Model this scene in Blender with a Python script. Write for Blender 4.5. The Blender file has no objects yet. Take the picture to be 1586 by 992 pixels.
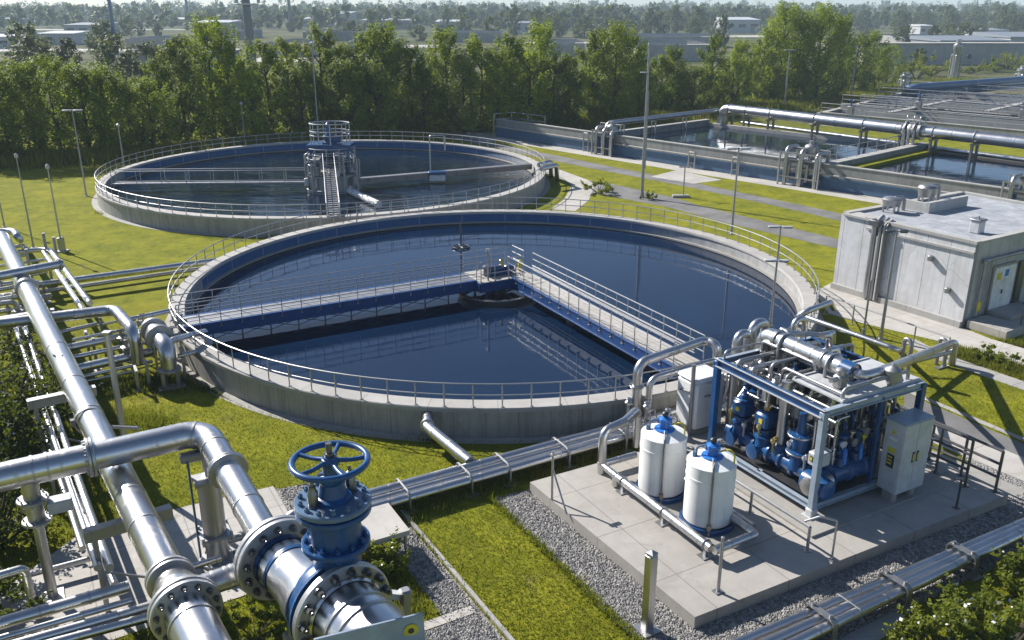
import bpy, math, random
import numpy as np
from mathutils import Vector, Matrix

random.seed(7)
rng = np.random.default_rng(11)
SC = bpy.context.scene
C = SC.collection
PI = math.pi
R_ = math.radians

# ------------------------------------------------------------------ camera model
FPX, HCAM = 1350.0, 14.0
TH = math.atan(482.0 / FPX)

def at(px, py, z=0.0):
    """world point on the horizontal plane z, on the sight line through a photograph pixel (1586 x 992)"""
    dx = (px - 793.0) / FPX; dy = (496.0 - py) / FPX
    d = Vector((dx, math.cos(TH) + dy * math.sin(TH), -math.sin(TH) + dy * math.cos(TH)))
    t = (z - HCAM) / d.z
    return Vector((d.x * t, d.y * t, z))

OX, OY = 4.36, 17.18
AU = R_(29.0)
UX = Vector((math.cos(AU), math.sin(AU), 0)); VX = Vector((-math.sin(AU), math.cos(AU), 0))
def W(u, v, z=0.0):
    """plant grid: u along the long pad edge, v away from it"""
    return Vector((OX, OY, 0)) + UX * u + VX * v + Vector((0, 0, z))
def uvof(p):
    d = Vector((p[0] - OX, p[1] - OY, 0)); return d.dot(UX), d.dot(VX)

def zat(p, py):
    """height above the ground point p that shows at picture row py"""
    lo, hi = 0.0, 60.0
    for _ in range(45):
        mid = (lo + hi) / 2; z = mid - HCAM
        dep = p[1] * math.cos(TH) - z * math.sin(TH); upv = p[1] * math.sin(TH) + z * math.cos(TH)
        if 496 - FPX * upv / dep > py: lo = mid
        else: hi = mid
    return lo
# ------------------------------------------------------------------ object helpers
def tag(o, label=None, cat=None, group=None, kind=None):
    if label: o['label'] = label
    if cat: o['category'] = cat
    if group: o['group'] = group
    if kind: o['kind'] = kind
    return o

def thing(name, label, cat, loc, group=None):
    o = bpy.data.objects.new(name, None); C.objects.link(o)
    o.empty_display_size = 0.2
    o.location = Vector(loc)
    return tag(o, label, cat, group)

def origin_of(o):
    p = Vector((0, 0, 0))
    while o is not None:
        p = p + o.location; o = o.parent
    return p

def copy_tree(o, parent=None, delta=None):
    c = o.copy(); C.objects.link(c)
    c.parent = parent
    if delta is not None: c.location = o.location + delta
    for ch in list(o.children):
        copy_tree(ch, c)
    return c

def ortho(d):
    d = Vector(d).normalized()
    a = Vector((0, 0, 1)) if abs(d.z) < 0.95 else Vector((1, 0, 0))
    x = a.cross(d).normalized(); y = d.cross(x).normalized()
    return x, y, d

def fillet(pts, rad, steps=7):
    pts = [Vector(p) for p in pts]
    if rad <= 0 or len(pts) < 3: return pts
    out = [pts[0]]
    for i in range(1, len(pts) - 1):
        a, b, c = pts[i - 1], pts[i], pts[i + 1]
        u = (a - b); w = (c - b)
        la, lc = u.length, w.length
        u.normalize(); w.normalize()
        ang = u.angle(w)
        if ang > 3.10: out.append(b); continue
        t = min(rad / math.tan(ang / 2), la * 0.48, lc * 0.48)
        r = t * math.tan(ang / 2)
        cen = b + (u + w).normalized() * (r / math.sin(ang / 2))
        p0 = b + u * t; p1 = b + w * t
        v0 = (p0 - cen); v1 = (p1 - cen)
        tot = v0.angle(v1)
        for k in range(steps + 1):
            f = k / steps
            s = math.sin(tot)
            v = v0 * (math.sin((1 - f) * tot) / s) + v1 * (math.sin(f * tot) / s) if s > 1e-5 else v0.lerp(v1, f)
            out.append(cen + v)
    out.append(pts[-1])
    return out

class MB:
    """collects shapes in world coordinates and links them as one mesh object"""
    def __init__(self): self.v = []; self.f = []; self.mi = []; self.cur = 0
    def add(self, vs, fs):
        n = len(self.v); self.v += [tuple(p) for p in vs]; self.f += [tuple(i + n for i in f) for f in fs]; self.mi += [self.cur] * len(fs); return self
    def box(self, c, s, ax=None, bev=0.0):
        """box with centre c, full sizes s, axes ax (x, y, z vectors)"""
        if ax is None: ax = (Vector((1, 0, 0)), Vector((0, 1, 0)), Vector((0, 0, 1)))
        c = Vector(c); hx, hy, hz = s[0] / 2, s[1] / 2, s[2] / 2
        if bev <= 0:
            vs = [c + ax[0] * (hx * i) + ax[1] * (hy * j) + ax[2] * (hz * k) for k in (-1, 1) for j in (-1, 1) for i in (-1, 1)]
            fs = [(0, 2, 3, 1), (4, 5, 7, 6), (0, 1, 5, 4), (2, 6, 7, 3), (0, 4, 6, 2), (1, 3, 7, 5)]
            return self.add(vs, fs)
        b = min(bev, hx * .9, hy * .9, hz * .9)
        ring = []
        for (z, ins) in ((-hz, b), (-hz + b, 0), (hz - b, 0), (hz, b)):
            r = []
            for (sx, sy) in ((-1, -1), (1, -1), (1, 1), (-1, 1)):
                X, Y = sx * (hx - ins), sy * (hy - ins)
                k = b if ins == 0 else b * 0.5
                if sx * sy > 0: pp = [(X, Y - sy * k), (X - sx * k, Y)]
                else: pp = [(X - sx * k, Y), (X, Y - sy * k)]
                if (sx, sy) in ((-1, -1),): pp = [(X, Y + k), (X + k, Y)]
                if (sx, sy) == (1, -1): pp = [(X - k, Y), (X, Y + k)]
                if (sx, sy) == (1, 1): pp = [(X, Y - k), (X - k, Y)]
                if (sx, sy) == (-1, 1): pp = [(X + k, Y), (X, Y - k)]
                r += pp
            ring.append([c + ax[0] * p[0] + ax[1] * p[1] + ax[2] * z for p in r])
        vs = [p for r in ring for p in r]; fs = []
        for k in range(3):
            for i in range(8):
                j = (i + 1) % 8
                fs.append((k * 8 + i, k * 8 + j, k * 8 + 8 + j, k * 8 + 8 + i))
        fs.append(tuple(range(7, -1, -1))); fs.append(tuple(range(24, 32)))
        return self.add(vs, fs)
    def bar(self, a, b, w, h, up=None, bev=0.0):
        """rectangular bar from a to b, width w sideways and height h"""
        a, b = Vector(a), Vector(b); d = (b - a); L = d.length
        if L < 1e-6: return self
        d.normalize()
        if up is None: up = Vector((0, 0, 1)) if abs(d.z) < .95 else Vector((UX))
        s = d.cross(up).normalized(); u = s.cross(d).normalized()
        return self.box((a + b) / 2, (L, w, h), (d, s, u), bev)
    def tube(self, pts, r, n=10, cap=True, fil=0.0, steps=6, closed=False):
        pts = fillet(pts, fil, steps)
        pts = [Vector(p) for p in pts]
        m = len(pts)
        if m < 2: return self
        rs = r if isinstance(r, (list, tuple)) else [r] * m
        tang = []
        for i in range(m):
            if closed: t = pts[(i + 1) % m] - pts[i - 1]
            else: t = pts[min(i + 1, m - 1)] - pts[max(i - 1, 0)]
            tang.append(t.normalized())
        x, y, _ = ortho(tang[0]); vs = []; fs = []
        for i in range(m):
            if i:
                x = (x - tang[i] * x.dot(tang[i]))
                if x.length < 1e-6: x = ortho(tang[i])[0]
                x.normalize()
            y = tang[i].cross(x)
            for k in range(n):
                a = 2 * PI * k / n
                vs.append(pts[i] + (x * math.cos(a) + y * math.sin(a)) * rs[i])
        for i in range(m if closed else m - 1):
            j = (i + 1) % m
            for k in range(n):
                k2 = (k + 1) % n
                fs.append((i * n + k, i * n + k2, j * n + k2, j * n + k))
        if cap and not closed:
            fs.append(tuple(range(n - 1, -1, -1))); fs.append(tuple((m - 1) * n + k for k in range(n)))
        return self.add(vs, fs)
    def cyl(self, a, b, r, r2=None, n=14, cap=True):
        return self.tube([a, b], [r, r if r2 is None else r2], n, cap)
    def lathe(self, o, d, prof, n=24, cap=True):
        """prof: list of (distance along d, radius)"""
        x, y, d = ortho(d); o = Vector(o); vs = []; fs = []
        for (t, r) in prof:
            for k in range(n):
                a = 2 * PI * k / n
                vs.append(o + d * t + (x * math.cos(a) + y * math.sin(a)) * r)
        m = len(prof)
        for i in range(m - 1):
            for k in range(n):
                k2 = (k + 1) % n
                fs.append((i * n + k, i * n + k2, (i + 1) * n + k2, (i + 1) * n + k))
        if cap:
            if prof[0][1] > 1e-4: fs.append(tuple(range(n - 1, -1, -1)))
            if prof[-1][1] > 1e-4: fs.append(tuple((m - 1) * n + k for k in range(n)))
        return self.add(vs, fs)
    def torus(self, o, d, R, r, n=36, m=8):
        x, y, d = ortho(d); o = Vector(o)
        pts = [o + (x * math.cos(2 * PI * k / n) + y * math.sin(2 * PI * k / n)) * R for k in range(n)]
        return self.tube(pts, r, m, closed=True)
    def flange(self, o, d, R, t, bore=0.0, bolts=0, bc=None, br=None, bh=None, n=36):
        """disc of radius R and thickness t centred on o, with hex bolt heads on both faces"""
        d = Vector(d).normalized(); o = Vector(o)
        b = t * .18
        self.lathe(o - d * (t / 2), d, [(0, bore), (0, R - b), (b, R), (t - b, R), (t, R - b), (t, bore)], n, cap=bore <= 0)
        if bolts:
            x, y, d = ortho(d)
            bc = bc or R * .84; br = br or R * .06; bh = bh or t * .6
            for k in range(bolts):
                a = 2 * PI * (k + .5) / bolts
                q = o + (x * math.cos(a) + y * math.sin(a)) * bc
                self.tube([q - d * (t / 2 + bh), q + d * (t / 2 + bh)], br, 6)
                self.tube([q - d * (t / 2 + bh * 1.5), q + d * (t / 2 + bh * 1.5)], br * .55, 6)
        return self
    def bolts(self, o, d, bc, n, br, bh, both=True):
        d = Vector(d).normalized(); o = Vector(o); x, y, d = ortho(d); self.cur = 1
        for k in range(n):
            a = 2 * PI * (k + .5) / n; q = o + (x * math.cos(a) + y * math.sin(a)) * bc
            self.tube([q, q + d * bh * .28], br * 1.55, 14); self.tube([q + d * bh * .28, q + d * bh], br * 1.15, 6); self.tube([q + d * bh, q + d * bh * 1.35], br * .62, 8)
        self.cur = 0; return self
    def prism(self, poly, z0, z1):
        n = len(poly)
        A = sum(poly[i][0] * poly[(i + 1) % n][1] - poly[(i + 1) % n][0] * poly[i][1] for i in range(n))
        if A < 0: poly = list(reversed(poly))
        vs = [(p[0], p[1], z0) for p in poly] + [(p[0], p[1], z1) for p in poly]
        fs = [tuple(range(n - 1, -1, -1)), tuple(range(n, 2 * n))]
        for i in range(n):
            j = (i + 1) % n; fs.append((i, j, n + j, n + i))
        return self.add(vs, fs)
    def build(self, name, mat, parent=None, sharp=38, origin=None):
        me = bpy.data.meshes.new(name)
        if parent is not None: org = origin_of(parent)
        elif origin is not None: org = Vector(origin)
        else:
            a = np.array(self.v); org = Vector(((a[:, 0].min() + a[:, 0].max()) / 2, (a[:, 1].min() + a[:, 1].max()) / 2, a[:, 2].min()))
        me.from_pydata([(p[0] - org.x, p[1] - org.y, p[2] - org.z) for p in self.v], [], self.f)
        me.polygons.foreach_set('use_smooth', [True] * len(me.polygons))
        me.set_sharp_from_angle(angle=R_(sharp))
        for mm in (mat if isinstance(mat, (list, tuple)) else [mat]): me.materials.append(mm)
        if any(self.mi): me.polygons.foreach_set('material_index', self.mi)
        me.update()
        o = bpy.data.objects.new(name, me); C.objects.link(o)
        if parent is not None: o.parent = parent
        else: o.location = org
        return o

def np_mesh(name, verts, faces, mat, org=(0, 0, 0), parent=None, smooth=False):
    """fast mesh from numpy arrays (faces all of one size)"""
    me = bpy.data.meshes.new(name)
    v = np.asarray(verts, dtype=np.float32).reshape(-1, 3) - np.array(org, dtype=np.float32); f = np.asarray(faces, dtype=np.int32)
    k = f.shape[1]
    me.vertices.add(len(v)); me.vertices.foreach_set('co', v.ravel())
    me.loops.add(f.size); me.loops.foreach_set('vertex_index', f.ravel())
    me.polygons.add(len(f)); me.polygons.foreach_set('loop_start', np.arange(0, f.size, k, dtype=np.int32))
    me.polygons.foreach_set('use_smooth', np.full(len(f), smooth))
    me.materials.append(mat); me.update(calc_edges=True); me.validate()
    o = bpy.data.objects.new(name, me); C.objects.link(o); o.location = org
    if parent is not None: o.parent = parent
    return o

def sheet(name, poly, z, mat, kind='structure'):
    m = MB(); n = len(poly)
    A = sum(poly[i][0] * poly[(i + 1) % n][1] - poly[(i + 1) % n][0] * poly[i][1] for i in range(n))
    if A < 0: poly = list(reversed(poly))
    m.add([(p[0], p[1], z) for p in poly], [tuple(range(n))])
    o = m.build(name, mat); o['kind'] = kind
    return o

ORD = ['first','second','third','fourth','fifth','sixth','seventh','eighth','ninth','tenth','eleventh','twelfth','thirteenth','fourteenth','fifteenth',
 'sixteenth','seventeenth','eighteenth','nineteenth','twentieth']
TENS = {2:'twenty',3:'thirty',4:'forty',5:'fifty',6:'sixty',7:'seventy',8:'eighty',9:'ninety'}
TENTH = {2:'twentieth',3:'thirtieth',4:'fortieth',5:'fiftieth',6:'sixtieth',7:'seventieth',8:'eightieth',9:'ninetieth'}
def ordinal(n):
    if n <= 20: return ORD[n - 1]
    h = ''
    if n >= 100:
        if n == 100: return 'hundredth'
        h = 'hundred-and-'; n -= 100
        if n >= 100: h = 'two-hundred-and-'; n = n - 100 or 1
        if n <= 20: return h + ORD[n - 1]
    t, u = divmod(n, 10)
    return h + (TENTH[t] if u == 0 else TENS[t] + '-' + ORD[u - 1])

# ------------------------------------------------------------------ materials
class NT:
    def __init__(self, name):
        self.m = bpy.data.materials.new(name); self.m.use_nodes = True
        self.t = self.m.node_tree; self.t.nodes.clear()
        self.out = self.n('ShaderNodeOutputMaterial')
    def n(self, typ, **kw):
        nd = self.t.nodes.new(typ)
        for k, v in kw.items():
            if hasattr(nd, k): setattr(nd, k, v)
            else: self.set(nd, k, v)
        return nd
    def set(self, nd, k, v):
        s = nd.inputs[k]
        if isinstance(v, bpy.types.NodeSocket): self.t.links.new(v, s)
        else: s.default_value = v
    def link(self, a, b): self.t.links.new(a, b)
    def coord(self, which='Object'): return self.n('ShaderNodeTexCoord').outputs[which]
    def pos(self): return self.n('ShaderNodeNewGeometry').outputs['Position']
    def noise(self, vec, scale, detail=4, rough=.55, dist=0.0):
        nd = self.n('ShaderNodeTexNoise'); nd.inputs['Scale'].default_value = scale; nd.inputs['Detail'].default_value = detail
        nd.inputs['Roughness'].default_value = rough; nd.inputs['Distortion'].default_value = dist
        self.link(vec, nd.inputs['Vector']); return nd.outputs['Fac']
    def scale(self, vec, s):
        nd = self.n('ShaderNodeVectorMath', operation='MULTIPLY'); self.link(vec, nd.inputs[0]); nd.inputs[1].default_value = s; return nd.outputs[0]
    def math(self, op, a, b=None, c=None):
        nd = self.n('ShaderNodeMath', operation=op)
        for i, x in enumerate((a, b, c)):
            if x is None: continue
            if isinstance(x, bpy.types.NodeSocket): self.link(x, nd.inputs[i])
            else: nd.inputs[i].default_value = x
        return nd.outputs[0]
    def ramp(self, fac, stops):
        nd = self.n('ShaderNodeValToRGB'); cr = nd.color_ramp
        while len(cr.elements) < len(stops): cr.elements.new(.5)
        for e, (p, c) in zip(cr.elements, stops):
            e.position = p; e.color = (c[0], c[1], c[2], 1) if not isinstance(c, float) else (c, c, c, 1)
        self.link(fac, nd.inputs[0]); return nd.outputs[0]
    def mix(self, fac, a, b, typ='MIX'):
        nd = self.n('ShaderNodeMix', data_type='RGBA', blend_type=typ)
        for s, x in ((nd.inputs[0], fac), (nd.inputs[6], a), (nd.inputs[7], b)):
            if isinstance(x, bpy.types.NodeSocket): self.link(x, s)
            elif isinstance(x, (int, float)): s.default_value = x
            else: s.default_value = (x[0], x[1], x[2], 1)
        return nd.outputs[2]
    def bump(self, h, strength=.3, dist=.02):
        nd = self.n('ShaderNodeBump'); nd.inputs['Strength'].default_value = strength; nd.inputs['Distance'].default_value = dist
        self.link(h, nd.inputs['Height']); return nd.outputs[0]
    def pbr(self, **kw):
        nd = self.n('ShaderNodeBsdfPrincipled')
        for k, v in kw.items():
            k = k.replace('_', ' ')
            if not isinstance(v, bpy.types.NodeSocket) and isinstance(v, tuple) and len(v) == 3: v = (*v, 1)
            self.set(nd, k, v)
        self.link(nd.outputs[0], self.out.inputs['Surface']); return self.m

def m_steel(name, col=(.60, .61, .63), rough=.26, var=.12, metal=1.0):
    t = NT(name); p = t.coord('Object')
    a = t.noise(p, 1.1, 3); b = t.noise(p, 9, 4, .7); g = t.noise(p, .5, 2)
    r = t.math('ADD', t.math('MULTIPLY', a, var), rough - var / 2)
    r = t.math('ADD', r, t.math('MULTIPLY', b, .04))
    c = t.mix(t.ramp(t.math('ADD', t.math('MULTIPLY', a, .5), t.math('MULTIPLY', g, .5)), [(.35, 0.0), (.65, 1.0)]), (col[0] * .84, col[1] * .83, col[2] * .81), col)
    c = t.mix(t.math('MULTIPLY', t.ramp(b, [(.62, 0.0), (.78, 1.0)]), .4), c, (col[0] * .6, col[1] * .56, col[2] * .5))
    st = t.noise(t.scale(p, (1.0, 1.0, .35)), 2.3, 6, .72, .6)
    sm = t.ramp(st, [(.55, 0.0), (.68, 1.0)])
    c = t.mix(t.math('MULTIPLY', sm, .5), c, (col[0] * .55, col[1] * .50, col[2] * .43)); r = t.math('ADD', r, t.math('MULTIPLY', sm, .2))
    return t.pbr(Base_Color=c, Metallic=metal, Roughness=r)

def m_paint(name, col, rough=.38, chip=(.16, .13, .1), amt=.06, coat=0.15):
    t = NT(name); p = t.coord('Object')
    a = t.noise(p, 3.0, 5, .6); b = t.noise(p, 14, 5, .65)
    c = t.mix(t.ramp(a, [(.3, 0.0), (.7, 1.0)]), tuple(x * .82 for x in col), tuple(min(1, x * 1.12) for x in col))
    d = t.ramp(b, [(.70 - amt, 0.0), (.74, 1.0)])
    c = t.mix(t.math('MULTIPLY', d, .45), c, chip)
    return t.pbr(Base_Color=c, Roughness=t.math('ADD', t.math('MULTIPLY', b, .18), rough - .09), Coat_Weight=coat, Coat_Roughness=.2)

def m_concrete(name, col=(.36, .345, .32), panel=None, ring=None, stain=.35, dirv=None, joint=.02, slab=None, crack=True):
    """panel: joint spacing along dirv (or round a ring of radius `ring`); slab: (du, dv) joint grid on a horizontal face"""
    t = NT(name); P = t.coord('Object') if ring else t.pos()
    big = t.noise(P, .35, 4, .6); mid = t.noise(P, 2.3, 6, .65); fine = t.noise(P, 30, 3, .6)
    c = t.mix(t.ramp(big, [(.3, 0.0), (.72, 1.0)]), tuple(x * .80 for x in col), tuple(x * 1.12 for x in col))
    c = t.mix(t.math('MULTIPLY', t.ramp(mid, [(.38, 0.0), (.75, 1.0)]), .35), c, (col[0] * .62, col[1] * .60, col[2] * .56))
    c = t.mix(t.math('MULTIPLY', fine, .28), c, tuple(x * .6 for x in col))
    blo = t.noise(P, .9, 6, .72, 1.0); spot = t.noise(P, 3.6, 3, .5)
    c = t.mix(t.math('MULTIPLY', t.ramp(blo, [(.54, 0.0), (.68, 1.0)]), .38), c, (col[0] * .55, col[1] * .53, col[2] * .49))
    c = t.mix(t.math('MULTIPLY', t.ramp(blo, [(.28, 1.0), (.42, 0.0)]), .30), c, tuple(min(1, x * 1.3) for x in col))
    c = t.mix(t.math('MULTIPLY', t.ramp(spot, [(.70, 0.0), (.76, 1.0)]), .45), c, (col[0] * .36, col[1] * .33, col[2] * .28))
    h = t.math('ADD', t.math('MULTIPLY', fine, .4), mid)
    s = t.n('ShaderNodeSeparateXYZ'); t.link(P, s.inputs[0])
    along = None
    if ring:
        along = t.math('MULTIPLY', t.math('ARCTAN2', s.outputs[1], s.outputs[0]), float(ring))
    elif dirv is not None:
        dn = t.n('ShaderNodeVectorMath', operation='DOT_PRODUCT'); t.link(P, dn.inputs[0]); dn.inputs[1].default_value = tuple(dirv); along = dn.outputs['Value']
    if along is not None:
        # rain streaks running down the face
        cv = t.n('ShaderNodeCombineXYZ'); t.link(t.math('MULTIPLY', along, 2.4), cv.inputs[0]); t.link(t.math('MULTIPLY', s.outputs[2], .22), cv.inputs[2])
        st = t.noise(cv.outputs[0], 1.1, 6, .74)
        c = t.mix(t.math('MULTIPLY', t.ramp(st, [(.46, 0.0), (.64, 1.0)]), stain), c, (col[0] * .42, col[1] * .40, col[2] * .36))
        c = t.mix(t.math('MULTIPLY', t.ramp(st, [(.28, 1.0), (.40, 0.0)]), stain * .7), c, tuple(min(1, x * 1.35) for x in col))
    def line(coord, w, wid):
        q = t.math('FRACT', t.math('DIVIDE', coord, w))
        q = t.math('ABSOLUTE', t.math('SUBTRACT', q, .5))
        return t.math('GREATER_THAN', q, .5 - wid / w / 2)
    if panel and along is not None:
        L = line(along, panel, joint)
        # every panel a slightly different batch
        cell = t.n('ShaderNodeTexWhiteNoise', noise_dimensions='1D'); t.link(t.math('FLOOR', t.math('ADD', t.math('DIVIDE', along, panel), .0)), cell.inputs['W'])
        c = t.mix(t.math('MULTIPLY', cell.outputs[0], .22), c, tuple(x * .7 for x in col))
        c = t.mix(t.math('MULTIPLY', L, .75), c, tuple(x * .22 for x in col))
    if slab:
        for dv, w in ((UX, slab[0]), (VX, slab[1])):
            dn = t.n('ShaderNodeVectorMath', operation='DOT_PRODUCT'); t.link(P, dn.inputs[0]); dn.inputs[1].default_value = tuple(dv)
            off = slab[2] if dv is UX else slab[3]
            c = t.mix(t.math('MULTIPLY', line(t.math('ADD', dn.outputs['Value'], off), w, .03), .6), c, tuple(x * .3 for x in col))
    if crack:
        vo = t.n('ShaderNodeTexVoronoi', feature='DISTANCE_TO_EDGE'); vo.inputs['Scale'].default_value = .16
        wob = t.n('ShaderNodeVectorMath', operation='ADD'); t.link(P, wob.inputs[0])
        cn = t.n('ShaderNodeTexNoise'); cn.inputs['Scale'].default_value = .8; cn.inputs['Detail'].default_value = 5; t.link(P, cn.inputs['Vector'])
        t.link(cn.outputs['Color'], wob.inputs[1]); t.link(wob.outputs[0], vo.inputs['Vector'])
        c = t.mix(t.math('MULTIPLY', t.math('LESS_THAN', vo.outputs['Distance'], .0022), .35), c, tuple(x * .3 for x in col))
    return t.pbr(Base_Color=c, Roughness=.86, Normal=t.bump(h, .25, .02))

M = {}
M['steel'] = m_steel('brushed_steel', (.60, .605, .62), rough=.29, var=.07)
M['flange'] = m_steel('flange_steel', (.50, .495, .49), .44, .08, .72)
M['steel_dull'] = m_steel('dull_steel', (.47, .475, .48), .40, .08)
M['galv'] = m_steel('galvanised_steel', (.38, .385, .40), .46, .1, .85)
M['rail'] = m_steel('rail_steel', (.46, .465, .475), .42, .1, .85)
M['dark_steel'] = m_steel('dark_steel', (.20, .20, .21), .4, .15, .9)
M['bolt'] = m_steel('bolt_steel', (.22, .22, .225), .34, .1)
M['blue'] = m_paint('blue_enamel', (.008, .070, .21), .32, amt=.10)
M['blue_dark'] = m_paint('navy_paint', (.012, .06, .20), .38)
M['blue_bright'] = m_paint('bright_blue_plastic', (.02, .17, .55), .4)
M['blue_grey'] = m_paint('blue_grey_enamel', (.10, .17, .27), .34)
M['frame'] = m_paint('pale_blue_grey_paint', (.30, .36, .43), .4)
M['cabinet'] = m_paint('cabinet_grey', (.52, .53, .54), .42, (.3, .3, .3), .0)
M['white'] = m_paint('white_enamel', (.74, .74, .73), .4, (.5, .5, .48), .0)
M['yellow'] = m_paint('yellow_paint', (.62, .52, .03), .45)
M['brass'] = m_steel('brass', (.55, .43, .16), .35)
M['black'] = m_paint('black_rubber', (.02, .02, .022), .5)
M['decal'] = m_paint('dark_decal', (.03, .035, .04), .4)
M['glass'] = m_paint('dark_window_glass', (.03, .045, .06), .1, amt=-.2)

def m_plastic():
    t = NT('white_plastic'); p = t.coord('Object')
    a = t.noise(p, 1.5, 4); s = t.n('ShaderNodeSeparateXYZ'); t.link(p, s.inputs[0])
    b = t.noise(t.scale(p, (7, 7, .5)), 1.5, 4)
    c = t.mix(t.ramp(a, [(.3, 0.0), (.7, 1.0)]), (.80, .80, .78), (.86, .86, .85))
    c = t.mix(t.math('MULTIPLY', t.ramp(b, [(.52, 0.0), (.8, 1.0)]), .35), c, (.45, .43, .37))
    return t.pbr(Base_Color=c, Roughness=.42, Subsurface_Weight=.05)
M['plastic'] = m_plastic()

DV = -VX
M['conc'] = m_concrete('grey_concrete')
M['conc_slab'] = m_concrete('pad_concrete', (.42, .395, .36), slab=(2.35, 2.35, 1.27, -.35), crack=False)
M['conc_path'] = m_concrete('pale_path_concrete', (.50, .475, .44), slab=(2.6, 2.6, .3, .2))
M['conc_edge'] = m_concrete('kerb_concrete', (.40, .39, .37), panel=1.0, dirv=tuple(VX), stain=.2)
M['conc_rim'] = m_concrete('rim_concrete', (.47, .455, .43), ring=15.5, panel=2.4, stain=.15, crack=False)
M['conc_tank'] = m_concrete('tank_wall_concrete', (.44, .425, .395), ring=15.65, panel=1.12, stain=.62, crack=False)
M['conc_tank2'] = m_concrete('far_tank_wall_concrete', (.44, .425, .395), ring=18.1, panel=1.3, stain=.62, crack=False)
M['conc_bldg'] = m_concrete('building_concrete', (.56, .56, .56), panel=1.22, dirv=tuple(VX), stain=.3)
M['conc_bldg2'] = m_concrete('building_side_concrete', (.50, .50, .49), panel=1.7, dirv=tuple(UX), stain=.3)

def m_roof():
    t = NT('weathered_roof_felt'); P = t.pos()
    a = t.noise(P, 1.1, 6, .7, .6); b = t.noise(t.scale(P, (1, 1, 1)), 5, 5, .7); f = t.noise(P, 40, 2)
    c = t.mix(t.ramp(a, [(.36, 0.0), (.66, 1.0)]), (.25, .27, .30), (.44, .455, .48))
    c = t.mix(t.math('MULTIPLY', t.ramp(b, [(.5, 0.0), (.62, 1.0)]), .4), c, (.25, .27, .31))
    return t.pbr(Base_Color=c, Roughness=.85, Normal=t.bump(t.math('ADD', b, t.math('MULTIPLY', f, .3)), .5, .03))
M['roof'] = m_roof()

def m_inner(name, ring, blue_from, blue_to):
    """inner tank wall: worn blue coating plus sky-blue shade painted on the unlit arc, bare concrete elsewhere"""
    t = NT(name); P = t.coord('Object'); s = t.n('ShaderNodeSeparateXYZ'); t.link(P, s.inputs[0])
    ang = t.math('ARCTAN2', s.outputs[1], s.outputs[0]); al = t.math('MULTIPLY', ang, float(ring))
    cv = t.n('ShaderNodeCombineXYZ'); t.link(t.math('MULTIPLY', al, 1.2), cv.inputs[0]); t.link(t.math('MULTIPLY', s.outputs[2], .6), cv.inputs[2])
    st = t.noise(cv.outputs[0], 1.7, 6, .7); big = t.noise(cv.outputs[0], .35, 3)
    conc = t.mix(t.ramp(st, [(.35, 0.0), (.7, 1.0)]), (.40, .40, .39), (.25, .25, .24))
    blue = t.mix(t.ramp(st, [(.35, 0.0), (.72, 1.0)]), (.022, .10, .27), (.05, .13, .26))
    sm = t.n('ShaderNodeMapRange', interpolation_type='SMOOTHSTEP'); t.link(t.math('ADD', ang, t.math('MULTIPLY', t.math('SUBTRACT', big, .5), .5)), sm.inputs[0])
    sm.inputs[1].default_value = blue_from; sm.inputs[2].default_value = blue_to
    shade_wear = t.math('MULTIPLY', sm.outputs[0], t.ramp(st, [(.62, 1.0), (.75, .35)]))  # blue coating and painted shade on the unlit arc, broken by streaks
    c = t.mix(shade_wear, conc, blue)
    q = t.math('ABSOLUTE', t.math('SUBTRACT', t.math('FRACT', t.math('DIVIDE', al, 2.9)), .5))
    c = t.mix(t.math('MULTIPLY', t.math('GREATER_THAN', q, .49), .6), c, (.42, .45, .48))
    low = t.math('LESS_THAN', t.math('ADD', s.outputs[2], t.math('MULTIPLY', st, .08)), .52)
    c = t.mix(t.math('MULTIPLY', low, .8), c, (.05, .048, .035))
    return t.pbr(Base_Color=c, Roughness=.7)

def m_water(name, col, bump1, bump2, foam=0.0, rough=.03, ior=1.45, bs=.35, bd=.05):
    t = NT(name); P = t.pos()
    a = t.noise(t.scale(P, (.55, 1.3, 1)), .9, 4, .55, .4); b = t.noise(P, 6, 3)
    h = t.math('ADD', t.math('MULTIPLY', a, bump1), t.math('MULTIPLY', b, bump2))
    patch = t.noise(P, .11, 3, .6, .8)
    c = t.mix(t.ramp(patch, [(.35, 0.0), (.7, 1.0)]), col, tuple(x * 1.5 for x in col))
    kw = {}
    r = t.math('ADD', t.math('MULTIPLY', t.ramp(patch, [(.42, 0.0), (.62, 1.0)]), rough * 1.5), rough)
    if foam > 0:
        fn = t.noise(t.scale(P, (.5, 1.2, 1)), .5, 7, .72, 1.2)
        fm = t.math('MULTIPLY', t.ramp(fn, [(.60, 0.0), (.70, 1.0)]), foam)
        c = t.mix(fm, c, (.34, .35, .34)); r = t.math('ADD', r, t.math('MULTIPLY', fm, .4))
    return t.pbr(Base_Color=c, Roughness=r, IOR=ior, Normal=t.bump(h, bs, bd))
M['water_near'] = m_water('still_dark_water', (.003, .012, .034), .30, .02, ior=1.34)
M['water_far'] = m_water('rippled_dark_water', (.003, .010, .024), .9, .03, .26, rough=.02, ior=1.55, bs=.8, bd=.09)
M['water_basin'] = m_water('basin_water', (.004, .012, .028), .5, .02, .18, rough=.02, ior=1.5, bs=.5, bd=.06)

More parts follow.
